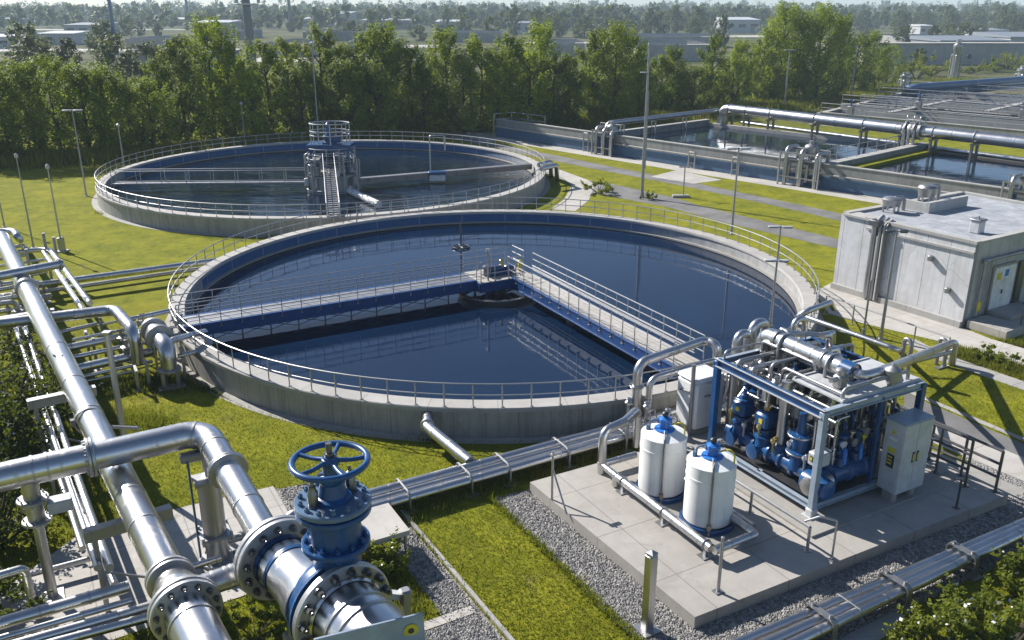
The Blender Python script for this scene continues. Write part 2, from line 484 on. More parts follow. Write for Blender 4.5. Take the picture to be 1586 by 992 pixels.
def m_grass(name, far=False):
    t = NT(name); P = t.pos()
    a = t.noise(P, .09, 5, .6); b = t.noise(P, .75, 6, .68, .3); c_ = t.noise(t.scale(P, (1, 1, .3)), 9, 5, .75); d = t.noise(P, .021, 3)
    m2 = t.noise(t.scale(P, (1, 1.4, 1)), 2.6, 5, .7, .5); w2 = t.noise(t.scale(P, (1, 1.5, 1)), .28, 4, .65, .4)
    bb = t.math('ADD', t.math('MULTIPLY', b, .45), t.math('ADD', t.math('MULTIPLY', m2, .30), t.math('MULTIPLY', w2, .25)))
    c = t.mix(t.ramp(bb, [(.38, 0.0), (.60, 1.0)]), (.100, .125, .011), (.290, .280, .020))
    c = t.mix(t.math('MULTIPLY', t.ramp(c_, [(.35, 0.0), (.70, 1.0)]), .38), c, (.085, .098, .010))
    c = t.mix(t.math('MULTIPLY', t.ramp(a, [(.50, 0.0), (.74, 1.0)]), .5), c, (.23, .20, .028))
    e = t.noise(P, .42, 7, .75, .5)
    c = t.mix(t.math('MULTIPLY', t.ramp(e, [(.58, 0.0), (.70, 1.0)]), .6), c, (.155, .135, .07))
    dk = t.noise(P, 1.3, 5, .7, .3)
    c = t.mix(t.math('MULTIPLY', t.ramp(dk, [(.56, 0.0), (.70, 1.0)]), .55), c, (.060, .085, .010))
    if True:
        # beyond the tree row: rough pasture, dry verges, bare yards
        s = t.n('ShaderNodeSeparateXYZ'); t.link(P, s.inputs[0])
        mr = t.n('ShaderNodeMapRange'); t.link(s.outputs[1], mr.inputs[0]); mr.inputs[1].default_value = 100; mr.inputs[2].default_value = 135
        f1 = t.noise(t.scale(P, (.5, 1.6, 1)), .022, 5, .6)
        fc = t.mix(t.ramp(f1, [(.40, 0.0), (.60, 1.0)]), (.045, .062, .018), (.13, .125, .068))
        c = t.mix(mr.outputs[0], c, fc)
    return t.pbr(Base_Color=c, Roughness=.95, Specular_IOR_Level=.08, Normal=t.bump(t.math('ADD', c_, b), .35, .05))
M['grass'] = m_grass('mown_grass')

def m_gravel():
    t = NT('grey_gravel'); P = t.pos()
    vo = t.n('ShaderNodeTexVoronoi'); vo.inputs['Scale'].default_value = 17; t.link(P, vo.inputs['Vector'])
    w = t.n('ShaderNodeSeparateColor'); t.link(vo.outputs['Color'], w.inputs[0])
    c = t.mix(w.outputs[0], (.12, .115, .11), (.38, .365, .345))
    c = t.mix(t.math('MULTIPLY', t.ramp(t.noise(P, 1.2, 4), [(.4, 0.0), (.7, 1.0)]), .35), c, (.15, .14, .12))
    return t.pbr(Base_Color=c, Roughness=.9, Normal=t.bump(t.math('SUBTRACT', 1.0, vo.outputs['Distance']), .9, .05))
M['gravel'] = m_gravel()

def m_stone():
    t = NT('gravel_stones'); P = t.pos()
    wn = t.n('ShaderNodeTexWhiteNoise', noise_dimensions='3D'); t.link(t.n('ShaderNodeVectorMath', operation='SNAP', ).outputs[0], wn.inputs[0])
    sn = wn.inputs[0].links[0].from_node; t.link(P, sn.inputs[0]); sn.inputs[1].default_value = (.09, .09, 1)
    c = t.mix(wn.outputs[0], (.15, .145, .14), (.43, .415, .39))
    return t.pbr(Base_Color=c, Roughness=.85)
M['stone'] = m_stone()

def m_asphalt():
    t = NT('worn_asphalt'); P = t.pos()
    a = t.noise(P, .5, 5, .65); f = t.noise(P, 30, 3)
    c = t.mix(t.ramp(a, [(.3, 0.0), (.72, 1.0)]), (.12, .118, .115), (.27, .26, .25))
    c = t.mix(t.math('MULTIPLY', f, .4), c, (.08, .08, .08))
    return t.pbr(Base_Color=c, Roughness=.9, Normal=t.bump(f, .3, .01))
M['asphalt'] = m_asphalt()

def m_leaf(name, dark, light, flower=0.0, rand=.5, trans=.45, clump=.55, spec=.2):
    t = NT(name); P = t.coord('Object')
    a = t.noise(P, clump, 3, .6); b = t.noise(P, 5.0, 2)
    oi = t.n('ShaderNodeObjectInfo')
    f = t.math('ADD', t.math('MULTIPLY', a, .7), t.math('MULTIPLY', b, .45))
    f = t.math('ADD', f, t.math('MULTIPLY', t.math('SUBTRACT', oi.outputs['Random'], .5), rand * .35))
    c = t.mix(t.ramp(f, [(.38, 0.0), (.76, 1.0)]), dark, light)
    df = t.n('ShaderNodeBsdfPrincipled'); t.link(c, df.inputs['Base Color']); df.inputs['Roughness'].default_value = .55
    df.inputs['Specular IOR Level'].default_value = spec
    tr = t.n('ShaderNodeBsdfTranslucent'); t.link(t.mix(.6, c, (.31, .38, .02)), tr.inputs[0])
    mx = t.n('ShaderNodeMixShader'); mx.inputs[0].default_value = trans
    t.link(df.outputs[0], mx.inputs[1]); t.link(tr.outputs[0], mx.inputs[2]); t.link(mx.outputs[0], t.out.inputs['Surface'])
    return t.m
M['leaf'] = m_leaf('tree_leaves', (.028, .054, .008), (.40, .49, .030), trans=.46)
M['leaf_dark'] = m_leaf('dark_tree_leaves', (.024, .048, .010), (.29, .37, .030), trans=.40)
M['leaf_grey'] = m_leaf('grey_green_leaves', (.045, .068, .024), (.38, .42, .09), trans=.42)
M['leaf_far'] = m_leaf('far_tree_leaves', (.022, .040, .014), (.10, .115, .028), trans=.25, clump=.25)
M['leaf_bush'] = m_leaf('bush_leaves', (.06, .09, .012), (.26, .28, .035), trans=.5, clump=1.2)
M['leaf_bush_dark'] = m_leaf('dark_bush_leaves', (.016, .03, .008), (.075, .10, .016), trans=.3, clump=1.0)
M['blade'] = m_leaf('grass_blades', (.11, .135, .011), (.275, .27, .022), trans=.4, clump=.8, spec=.03)
M['weed'] = m_leaf('rough_grass_blades', (.10, .115, .018), (.24, .225, .04), trans=.35, clump=.3, spec=.03)
M['bark'] = m_concrete('bark', (.075, .06, .045), crack=False)
M['petal'] = m_paint('white_petals', (.75, .74, .70), .6, amt=-.3)
# ------------------------------------------------------------------ shared builders
def post_mesh(h, r=.024, foot=True, n=8):
    m = MB(); m.cyl((0, 0, 0), (0, 0, h), r, n=n)
    if foot: m.box((0, 0, .012), (r * 4.2, r * 4.2, .018))
    return m

def resample(pts, n, closed=False):
    pts = [Vector(p) for p in pts]
    if closed: pts = pts + [pts[0]]
    L = [0.0]
    for a, b in zip(pts, pts[1:]): L.append(L[-1] + (b - a).length)
    out = []
    k = n if closed else n - 1
    for i in range(n):
        s = L[-1] * i / max(1, k); j = 0
        while j < len(L) - 2 and L[j + 1] < s: j += 1
        f = (s - L[j]) / max(1e-9, L[j + 1] - L[j]); out.append(pts[j].lerp(pts[j + 1], f))
    return out

def railing(parent, pts, h=1.0, n=8, rails=(.5, 1.0), r=.024, closed=False, mat=None, post_at=None, part='railing', down=0.0, fil=0.0):
    """a part `railing` (the long rails) with its posts as sub-parts; pts run along the foot of the rail"""
    mat = mat or M['rail']
    m = MB()
    for q in rails:
        m.tube([Vector(p) + Vector((0, 0, h * q)) for p in pts], r * (1.0 if q < .99 else 1.15), 8, closed=closed, fil=fil)
    ro = m.build(part, mat, parent)
    ps = post_at or resample(pts, n, closed)
    pm = post_mesh(h + down, r).build('post', mat, origin=(0, 0, 0))
    org = origin_of(parent)
    for i, p in enumerate(ps):
        o = pm if i == 0 else pm.copy()
        if i: C.objects.link(o)
        o.parent = ro; o.location = Vector(p) - org - Vector((0, 0, down))
    return ro

def guard_rail(label, pts, h=1.0, n=5, rails=(.5, 1.0), r=.026, mat=None, group=None, ends=False, name='guard_rail', fil=0.0):
    t = thing(name, label, 'railing', Vector(pts[0]), group)
    mat = mat or M['rail']
    m = MB()
    for q in rails: m.tube([Vector(p) + Vector((0, 0, h * q)) for p in pts], r, 8, fil=fil)
    m.build('rail', mat, t)
    ps = resample(pts, n)
    pm = None
    for p in ps:
        if pm is None:
            pm = post_mesh(h, r).build('post', mat, origin=(0, 0, 0)); o = pm
        else:
            o = pm.copy(); C.objects.link(o)
        o.parent = t; o.location = Vector(p) - t.location
    return t

def band(m, p, d, r, w=.05, lift=.012, n=20):
    d = Vector(d).normalized(); p = Vector(p)
    m.lathe(p - d * (w / 2), d, [(0, r * .98), (0, r + lift), (w, r + lift), (w, r * .98)], n, cap=False)

def pipe(name, label, pts, r, fil=0.0, mat=None, bands=(), flanges=(), cat='pipe', n=16, group=None, steps=7, cap=True):
    """a pipe thing: its tube as part `pipe_run`; weld bands and flanges as parts. bands: fractions; flanges: (fraction, R/r, bolts)"""
    mat = mat or M['steel']
    pts = [Vector(p) for p in pts]
    fp = fillet(pts, fil, steps)
    m = MB(); m.tube(fp, r, n, cap)
    L = [0.0]
    for a, b in zip(fp, fp[1:]): L.append(L[-1] + (b - a).length)
    def loc(f):
        s = f * L[-1]; j = 0
        while j < len(L) - 2 and L[j + 1] < s: j += 1
        g = (s - L[j]) / max(1e-9, L[j + 1] - L[j]); return fp[j].lerp(fp[j + 1], g), (fp[j + 1] - fp[j]).normalized()
    if not bands and not flanges:
        o = m.build(name, mat); tag(o, label, cat, group); return o
    low = min(fp, key=lambda q: q.z)
    t = thing(name, label, cat, (fp[0].x, fp[0].y, low.z - r), group)
    m.build('pipe_run', mat, t)
    for f in bands:
        b = MB(); p, d = loc(f); band(b, p, d, r, w=min(.06, r * .35), lift=r * .045, n=n + 4)
        b.build('weld_band', M['steel_dull'], t)
    for f, k, nb in flanges:
        p, d = loc(f); g = MB(); tk = r * .22
        g.flange(p - d * (tk * .56), d, r * k, tk, 0, nb, br=r * k * .055); g.build('flange', M['steel_dull'], t)
        g = MB(); g.flange(p + d * (tk * .56), d, r * k, tk, 0, 0); g.build('flange', M['steel_dull'], t)
    return t

# ------------------------------------------------------------------ ground
GR = 2600.0
m = MB(); m.add([(-GR, -120, 0), (GR, -120, 0), (GR, GR, 0), (-GR, GR, 0)], [(0, 1, 2, 3)])
g = m.build('ground', M['grass']); g['kind'] = 'structure'

NOGRASS = []     # polygons the grass blades keep off
def zone(name, poly, z, mat, keep=True):
    poly = [(p[0], p[1]) for p in poly]
    if keep: NOGRASS.append(poly)
    return sheet(name, poly, z, mat)
def pxs(*a): return [at(x, y) for x, y in a]
def uvs(*a): return [W(u, v) for u, v in a]

# ---- pad with the pump skid
PADZ = .35
pad_poly = [W(-.28, 7.35), W(0, 0), W(11.85, -.2), W(11.75, 7.0), W(8.6, 7.2), W(8.6, 8.6), W(5.6, 8.6), W(5.6, 7.3)]
m = MB(); m.prism([(p.x, p.y) for p in pad_poly], -.1, PADZ)
o = m.build('concrete_pad', M['conc_slab'], sharp=20); o['kind'] = 'structure'
NOGRASS.append([(p.x, p.y) for p in pad_poly])
m = MB(); m.prism([(p.x, p.y) for p in (W(4.95, 1.0), W(10.6, 1.0), W(10.6, 6.7), W(4.95, 6.7))], PADZ - .02, PADZ + .07)
o = m.build('skid_plinth', M['conc'], sharp=20); o['kind'] = 'structure'

zone('gravel_strip', uvs((-1.45, 7.55), (-.2, 7.5), (.06, .06), (12.6, -.12), (13.6, 3.0), (14.6, 2.4), (13.2, -1.9), (-1.2, -2.0)), .004, M['gravel'])
zone('gravel_border', uvs((-5.1, 7.6), (-4.24, 7.6), (-4.1, .0), (-5.0, .0)), .004, M['gravel'])
zone('gravel_bed', uvs((-7.1, 11.3), (-5.3, 11.1), (-5.3, 8.0), (-7.1, 8.0)), .004, M['gravel'])
zone('gravel_patch', uvs((-6.4, 3.05), (-5.0, 3.05), (-5.0, .0), (-6.4, .0)), .005, M['gravel'])
zone('concrete_strip', uvs((-5.75, 3.36), (-4.3, 3.36), (-4.3, 3.06), (-5.75, 3.06)), .02, M['conc_path'])
zone('paved_pad', uvs((-14.6, 9.6), (-12.4, 11.7), (-7.1, 11.5), (-7.1, 6.6), (-14.6, 6.2)), .02, M['conc_path'])
m = MB(); m.bar(W(-4.17, 8.2, .03), W(-4.0, .0, .03), .1, .12)
o = m.build('kerb_edge', M['conc_edge']); o['kind'] = 'structure'

# ---- right-hand paths
zone('concrete_walk', pxs((1262, 452), (1289, 438), (1482, 505), (1536, 526), (1640, 556), (1640, 585), (1484, 536), (1330, 500), (1283, 486)), .012, M['conc_path'])
zone('stepping_path', pxs((1400, 533), (1416, 525), (1460, 548), (1640, 610), (1640, 624), (1438, 553)), .008, M['conc_edge'])
zone('lower_walk', pxs((1425, 640), (1447, 652), (1640, 732), (1640, 772), (1600, 752), (1425, 678)), .008, M['conc_path'])
zone('access_road', pxs((1400, 607), (1437, 625), (1660, 720), (1660, 740), (1447, 654), (1400, 633)), .006, M['asphalt'])
m = MB()
a, b, c = at(1405, 607), at(1437, 621), at(1660, 714)
m.tube([a + Vector((0, 0, .02)), b + Vector((0, 0, .02)), c + Vector((0, 0, .02))], .09, 4)
o = m.build('road_kerb', M['conc_edge'], sharp=20); o['kind'] = 'structure'
zone('slab_apron', [at(1425, 690), at(1600, 764), at(1562, 790), W(11.9, -.1), W(11.8, 6.9)], .007, M['conc'])

# ---- mid paths
zone('service_road', pxs((700, 209), (880, 245), (1075, 283.7), (1240, 317.7), (1340, 340), (1340, 352), (1240, 328), (1075, 292), (880, 254), (690, 213)), .006, M['asphalt'])
zone('footpath', pxs((895, 278), (937, 283), (1048, 307.5), (1080, 318), (1290, 369), (1340, 384), (1340, 398), (1290, 384), (1130, 347), (1037, 322), (937, 303), (890, 296)), .008, M['asphalt'])
cl = fillet([at(846, 262), at(905, 284), at(893, 310), at(872, 326)], 7.0, 9)
poly = []
for side in (1, -1):
    row = []
    for i, p in enumerate(cl):
        d = (cl[min(i + 1, len(cl) - 1)] - cl[max(i - 1, 0)]).normalized(); n_ = Vector((-d.y, d.x, 0)); row.append(p + n_ * (.95 * side))
    poly += row if side == 1 else list(reversed(row))
zone('curved_path', poly, .012, M['conc_path'])
zone('far_yard', pxs((655, 209), (720, 203), (775, 205), (790, 214), (752, 222), (700, 214)), .004, M['conc_path'])

# ------------------------------------------------------------------ basin frame
GE = R_(-48.5)
EX = Vector((math.cos(GE), math.sin(GE), 0)); FX = Vector((-math.sin(GE), math.cos(GE), 0))
def S(s, t, z=0.0): return Vector((13.24, 84.54, 0)) + EX * s + FX * t + Vector((0, 0, z))
zone('basin_apron', [S(-25, .6), S(70, .6), S(70, -1.5), S(-8, -1.5), S(-25, -1.3)], .005, M['conc_path'])
zone('apron_spur', pxs((1008, 274), (1048, 264), (1118, 279), (1075, 285)), .009, M['conc_path'])

# ------------------------------------------------------------------ round tanks
def ring_wall(cx, cy, Ro, th, z0, z1, n, side):
    """cylinder face (side 'out' or 'in')"""
    vs = []; fs = []
    R = Ro if side == 'out' else Ro - th
    for z in (z0, z1):
        for k in range(n):
            a = 2 * PI * k / n; vs.append((cx + R * math.cos(a), cy + R * math.sin(a), z))
    for k in range(n):
        k2 = (k + 1) % n
        fs.append((k, k2, n + k2, n + k) if side == 'out' else (k, n + k, n + k2, k2))
    return vs, fs

def round_tank(name, label, cx, cy, R, H, wz, mats, nposts, rail_h=.86, gap=None):
    t = thing(name, label, 'tank', (cx, cy, 0))
    n = 160
    m = MB(); m.add(*ring_wall(cx, cy, R, .5, -.1, H - .10, n, 'out')); m.build('outer_wall', mats[0], t)
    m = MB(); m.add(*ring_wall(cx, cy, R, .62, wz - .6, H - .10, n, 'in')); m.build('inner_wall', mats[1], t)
    m = MB()
    m.lathe((cx, cy, H - .16), (0, 0, 1), [(0, R - .1), (0, R + .05), (.13, R + .05), (.16, R + .02), (.16, R - .66), (.13, R - .68), (0, R - .68), (0, R - .5)], n, cap=False)
    m.build('rim_walkway', M['conc_rim'], t)
    m = MB()
    m.lathe((cx, cy, wz + .03), (0, 0, 1), [(0, R - .6), (0, R - .82), (.1, R - .82), (.1, R - .6)], n, cap=False)
    m.build('overflow_lip', M['conc'], t)
    m = MB(); m.lathe((cx, cy, .0), (0, 0, 1), [(0, R + .02), (.012, R + .45), (.013, R + .02)], n, cap=False)
    m.build('footing', M['conc_edge'], t)
    pts = [(cx + (R - .06) * math.cos(2 * PI * k / 120), cy + (R - .06) * math.sin(2 * PI * k / 120), H) for k in range(120)]
    railing(t, pts, rail_h, nposts, (.52, 1.0), .024, closed=True)
    w = MB(); w.lathe((cx, cy, wz), (0, 0, 1), [(0, R - .55), (0, .001)], 96, cap=False)
    wo = w.build('water', mats[2]); wo['kind'] = 'structure'
    return t

NC = Vector((-.83, 42.7, 0)); NR = 15.65; NH = 1.15
FC = Vector((-15.34, 73.7, 0)); FR = 18.13; FH = 1.17
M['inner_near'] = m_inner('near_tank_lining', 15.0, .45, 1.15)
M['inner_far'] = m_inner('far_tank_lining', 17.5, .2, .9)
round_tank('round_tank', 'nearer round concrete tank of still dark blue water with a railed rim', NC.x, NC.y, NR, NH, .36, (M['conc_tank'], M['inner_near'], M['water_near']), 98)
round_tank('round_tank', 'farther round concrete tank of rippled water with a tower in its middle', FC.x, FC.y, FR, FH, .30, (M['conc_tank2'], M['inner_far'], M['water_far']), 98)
circ = lambda c, r: [(c.x + r * math.cos(2 * PI * k / 48), c.y + r * math.sin(2 * PI * k / 48)) for k in range(48)]
NOGRASS.append(circ(NC, NR + .3)); NOGRASS.append(circ(FC, FR + .3))

# ------------------------------------------------------------------ footbridges over the near tank
BZ = 1.38
def footbridge(label, a, b, width, nposts, truss=False, pipes=False):
    a, b = Vector((a[0], a[1], 0)), Vector((b[0], b[1], 0)); d = (b - a); L = d.length; d.normalize(); s = Vector((-d.y, d.x, 0))
    t = thing('footbridge', label, 'footbridge', (a.x, a.y, BZ - .55), 'footbridges over the nearer tank')
    m = MB()
    k = 5
    for i in range(k):
        o = (i - (k - 1) / 2) * (width / k)
        m.bar(a + s * o + Vector((0, 0, BZ - .03)), b + s * o + Vector((0, 0, BZ - .03)), width / k - .03, .05)
    m.build('deck', M['conc_path'] if pipes else M['galv'], t)
    for sg in (1, -1):
        g = MB(); o = s * (sg * (width / 2 + .05))
        g.bar(a + o + Vector((0, 0, BZ - .26)), b + o + Vector((0, 0, BZ - .26)), .06, .46)
        g.bar(a + o + Vector((0, 0, BZ - .015)), b + o + Vector((0, 0, BZ - .015)), .16, .03)
        g.bar(a + o + Vector((0, 0, BZ - .505)), b + o + Vector((0, 0, BZ - .505)), .16, .03)
        g.build('girder', M['blue_dark'], t)
    for sg in (1, -1):
        o = s * (sg * (width / 2 + .11))
        railing(t, [a + o + Vector((0, 0, BZ - .06)), b + o + Vector((0, 0, BZ - .06))], 1.05, nposts, (.38, .69, 1.0), .022, down=.16)
    if truss:
        g = MB(); nb = 9; ln = L * .80
        for i in range(nb + 1):
            p = a + d * (L * .1 + ln * i / nb) - s * (width * .32)
            g.bar(p + Vector((0, 0, BZ - .5)), p + Vector((0, 0, .15)), .06, .06, s)
            if i < nb:
                q = a + d * (L * .1 + ln * (i + 1) / nb) - s * (width * .32)
                g.bar(p + Vector((0, 0, BZ - .56)), q + Vector((0, 0, .5)), .03, .03); g.bar(p + Vector((0, 0, .5)), q + Vector((0, 0, BZ - .56)), .03, .03)
        g.build('bracing', M['dark_steel'], t)
    if pipes:
        for j, zz in enumerate((.22, .34, .46)):
            g = MB(); o = s * (width / 2 - .08 - j * .03)
            g.tube([a + d * .4 + o + Vector((0, 0, BZ + zz)), b - d * .3 + o + Vector((0, 0, BZ + zz))], .028, 8); g.build('conduit', M['rail'], t)
        for f in (.38, .83):
            g = MB(); p = a.lerp(b, f)
            g.cyl(p + Vector((0, 0, .0)), p + Vector((0, 0, BZ - .5)), .11, n=12); g.lathe(p + Vector((0, 0, .3)), (0, 0, 1), [(0, .12), (0, .3), (.12, .3), (.2, .12)], 16)
            g.build('support_leg', M['dark_steel'], t)
    return t
bl_a, bl_b = at(272, 500, BZ), at(728, 429, BZ)
br_a, br_b = at(806, 424, BZ), at(1066, 563, BZ)
footbridge('steel footbridge with blue girder running from the left rim to the tank middle', bl_a, bl_b, 1.25, 17, truss=True)
footbridge('pale concrete-decked footbridge from the tank middle towards the pump skid', br_a, br_b, 1.2, 17, pipes=True)

# drive platform in the middle
pc = at(770, 424, BZ)
t = thing('drive_platform', 'small railed platform with blue drive gear where the two footbridges meet', 'platform', (pc.x, pc.y, .2))
da = (bl_b - bl_a).normalized(); ds = Vector((-da.y, da.x, 0))
m = MB(); m.box(pc + Vector((0, 0, -.04)), (2.9, 2.1, .06), (da, ds, Vector((0, 0, 1)))); m.build('deck', M['conc_path'], t)
m = MB()
for sg in (1, -1): m.bar(pc - da * 1.45 + ds * (sg * 1.06) + Vector((0, 0, -.28)), pc + da * 1.45 + ds * (sg * 1.06) + Vector((0, 0, -.28)), .07, .46)
for sg in (1, -1): m.bar(pc + da * (1.47 * sg) - ds * 1.0 + Vector((0, 0, -.28)), pc + da * (1.47 * sg) + ds * 1.0 + Vector((0, 0, -.28)), .07, .46)
m.build('girder', M['blue_dark'], t)
k1 = [pc - da * 1.42 - ds * 1.0, pc + da * .9 - ds * 1.0]
k2 = [pc - da * 1.42 + ds * 1.0, pc + da * 1.42 + ds * 1.0, pc + da * 1.42 - ds * .2]
railing(t, k1, 1.05, 4, (.38, .69, 1.0), .022); railing(t, k2, 1.05, 6, (.38, .69, 1.0), .022)
m = MB(); q = pc + da * .1 - ds * .1
m.box(q + Vector((0, 0, .12)), (1.5, .6, .18), (da, ds, Vector((0, 0, 1))), .04); m.box(q + Vector((0, 0, .28)) + da * .5, (.5, .45, .26), (da, ds, Vector((0, 0, 1))), .06)
m.cyl(q + da * -.55 + Vector((0, 0, .3)), q + da * .2 + Vector((0, 0, .3)), .17, n=16)
m.build('drive_motor', M['blue'], t)
m = MB(); m.lathe(q + da * .1 + Vector((0, 0, .25)), (0, 0, 1), [(0, .15), (.2, .15), (.24, .07), (.42, .07), (.46, .11), (.52, .04)], 14); m.build('gear_column', M['brass'], t)
m = MB(); m.lathe(q - da * .75 + Vector((0, 0, .02)), (0, 0, 1), [(0, .16), (.35, .16), (.4, .22), (.5, .18), (.55, .06)], 14); m.build('hydraulic_unit', M['dark_steel'], t)
m = MB(); m.lathe(q + da * 1.15 + Vector((0, 0, .02)), (0, 0, 1), [(0, .09), (.36, .09), (.44, .06), (.5, .1), (.55, .03)], 12); m.build('yellow_actuator', M['yellow'], t)
m = MB(); p = pc - da * .95 - ds * .85; m.cyl(p, p + Vector((0, 0, 1.5)), .05, n=10); m.cyl(p + Vector((0, 0, 1.5)), p + Vector((0, 0, 1.62)), .12, .1, n=12); m.build('beacon_post', M['rail'], t)
m = MB(); m.cyl((NC.x, NC.y, .0), (NC.x, NC.y, BZ - .1), .55, n=20)
m.build('centre_column', M['dark_steel'], t)
for sg in (1, -1):
    m = MB(); m.bar(pc - da * .9 + ds * sg * .8 + Vector((0, 0, -.5)), pc - da * .9 + ds * sg * .8 + Vector((0, 0, -1.1)), .14, .14); m.build('deck_leg', M['blue_dark'], t)
m = MB(); m.lathe((NC.x + .1, NC.y - .6, .3), (0, 0, 1), [(0, 2.0), (.32, 2.05), (.36, 2.0), (.36, 1.85), (.3, 1.82), (0, 1.8)], 48, cap=False)
for k in range(6):
    a = k * PI / 3; m.bar((NC.x + .5 * math.cos(a), NC.y - .3 + .5 * math.sin(a), .55), (NC.x + 1.9 * math.cos(a), NC.y - .6 + 1.9 * math.sin(a), .6), .05, .08)
m.build('stilling_well', M['dark_steel'], t)

# float gauge in the near tank
p = at(714, 384, .36)
t = thing('float_gauge', 'thin dark gauge pole with a cross float out in the nearer tank', 'gauge', p)
m = MB(); m.cyl(p, p + Vector((0, 0, 1.5)), .06, n=8); m.build('pole', M['dark_steel'], t)
m = MB()
for k in range(4):
    a = k * PI / 2 + .3; m.tube([p + Vector((0, 0, .06)), p + Vector((.55 * math.cos(a), .55 * math.sin(a), .07))], .06, 8)
m.torus(p + Vector((0, 0, .08)), (0, 0, 1), .5, .04, 24, 6); m.build('float', M['dark_steel'], t)

# ------------------------------------------------------------------ far tank tower and arms
tc = Vector(at(516, 280, .4)); tc = Vector((tc.x * 69.6 / tc.y, 69.6, 0))
t = thing('drive_tower', 'concrete drum tower with blue frame and ringed railing in the farther tank', 'tower', (tc.x, tc.y, .0))
m = MB(); m.lathe(tc, (0, 0, 1), [(-.3, 2.05), (.42, 2.1), (.48, 1.75), (1.7, 1.75), (1.5, 1.75), (1.5, 1.95), (1.62, 1.95), (1.62, 0.001)], 40); m.build('drum', M['conc_rim'], t)
for k in range(8):
    m = MB(); a = k * PI / 4 + .2; m.box(tc + Vector((1.78 * math.cos(a), 1.78 * math.sin(a), 1.05)), (.14, .3, 1.2), (Vector((math.cos(a), math.sin(a), 0)), Vector((-math.sin(a), math.cos(a), 0)), Vector((0, 0, 1)))); m.build('buttress', M['steel_dull'], t)
m = MB()
for sx in (-1, 1):
    for sy in (-1, 1):
        m.bar(tc + Vector((1.45 * sx, .9 * sy, 1.86)), tc + Vector((1.45 * sx, .9 * sy, 3.5)), .2, .2)
for sy in (-1, 1): m.bar(tc + Vector((-1.75, .9 * sy, 3.72)), tc + Vector((1.75, .9 * sy, 3.72)), .22, .44)
for sx in (-1, 1): m.bar(tc + Vector((1.6 * sx, -.9, 3.72)), tc + Vector((1.6 * sx, .9, 3.72)), .2, .4)
m.box(tc + Vector((0, 0, 3.96)), (3.4, 2.0, .06))
m.build('blue_frame', M['blue'], t)
m = MB(); m.cyl(tc + Vector((0, 0, 1.65)), tc + Vector((0, 0, 3.6)), .22, n=16); m.build('drive_shaft', M['blue'], t)
m = MB(); m.lathe(tc + Vector((0, 0, 2.72)), (0, 0, 1), [(0, .3), (0, 1.9), (.07, 1.9), (.07, .3)], 28, cap=False); m.build('upper_platform', M['galv'], t)
cc = [tc + Vector((1.88 * math.cos(2 * PI * k / 24), 1.88 * math.sin(2 * PI * k / 24), 2.78)) for k in range(24)]
railing(t, cc, .95, 12, (.5, 1.0), .03, closed=True)
m = MB(); m.lathe(tc + Vector((-.1, 0, 4.0)), (0, 0, 1), [(0, .6), (.12, .6), (.2, .42), (.55, .45), (.7, .3), (1.0, .2), (1.5, .2), (1.6, .1)], 20); m.box(tc + Vector((.5, 0, 4.3)), (.7, .45, .45), bev=.05); m.build('motor', M['blue'], t)
cc = [tc + Vector((1.55 * math.cos(2 * PI * k / 24), 1.2 * math.sin(2 * PI * k / 24), 4.0)) for k in range(24)]
railing(t, cc, 1.55, 9, (.42, .62, 1.0), .045, closed=True)
cc = [tc + Vector((1.9 * math.cos(2 * PI * k / 24), 1.9 * math.sin(2 * PI * k / 24), 1.86)) for k in range(24)]
railing(t, cc, 1.05, 12, (.5, 1.0), .035, closed=True)
for k, (x, y, hh) in enumerate(((.9, -1.2, 1.4), (1.35, -.7, 1.0), (-.9, -1.1, .7))):
    m = MB(); m.lathe(tc + Vector((x, y, 1.86)), (0, 0, 1), [(0, .2), (hh * .7, .18), (hh * .8, .26), (hh, .1)], 14); m.build('control_post', M['galv'], t)
m = MB(); m.cyl(tc + Vector((2.05, -.6, -.2)), tc + Vector((2.05, -.6, 2.9)), .1, n=10); m.build('riser_pipe', M['galv'], t); m = MB(); m.cyl(tc + Vector((-1.9, -.5, .3)), tc + Vector((-1.9, -.5, 2.6)), .13, n=10); m.build('riser_pipe', M['galv'], t)

# machinery crowded round the drum
for k in range(10):
    a = k * PI / 5 + .31; q = tc + Vector((2.12 * math.cos(a), 2.12 * math.sin(a), -.1))
    m = MB(); m.cyl(q, q + Vector((0, 0, 2.75 + .3 * (k % 3))), .05 if k % 2 else .08, n=8); m.build('stay_pipe', M['galv'], t)
for k, (x, y, z, sx, sy, sz, mt) in enumerate(((-1.1, -1.2, 1.95, .6, .5, .7, 'cabinet'), (.6, -1.45, 1.9, .5, .35, .55, 'white'), (1.4, .2, 2.1, .5, .7, .9, 'cabinet'), (-1.5, .1, 2.0, .4, .6, .7, 'blue'), (.2, -.2, 2.6, .9, .6, .5, 'galv'), (-.6, .4, 2.9, .5, .5, .8, 'blue'), (-1.9, -1.0, 1.1, .3, .3, .6, 'white'), (1.95, -1.0, 1.2, .3, .35, .8, 'galv'))):
    m = MB(); m.box(tc + Vector((x, y, z)), (sx, sy, sz), bev=.04); m.build('control_box', M[mt], t)
for k, (x0_, y0_, x1_, y1_, z) in enumerate(((-1.7, -1.0, 1.2, -1.6, 2.45), (-1.6, .8, 1.7, -.4, 2.9), (-1.2, -1.5, -1.7, .6, 2.2), (.9, -1.6, 1.9, .2, 2.75), (-1.9, -.9, 1.9, -.9, 3.3))):
    m = MB(); m.tube([tc + Vector((x0_, y0_, z - .8)), tc + Vector((x0_, y0_, z)), tc + Vector((x1_, y1_, z)), tc + Vector((x1_, y1_, z - .7))], .06, 8, fil=.2); m.build('feed_pipe', M['steel'], t)
m = MB()
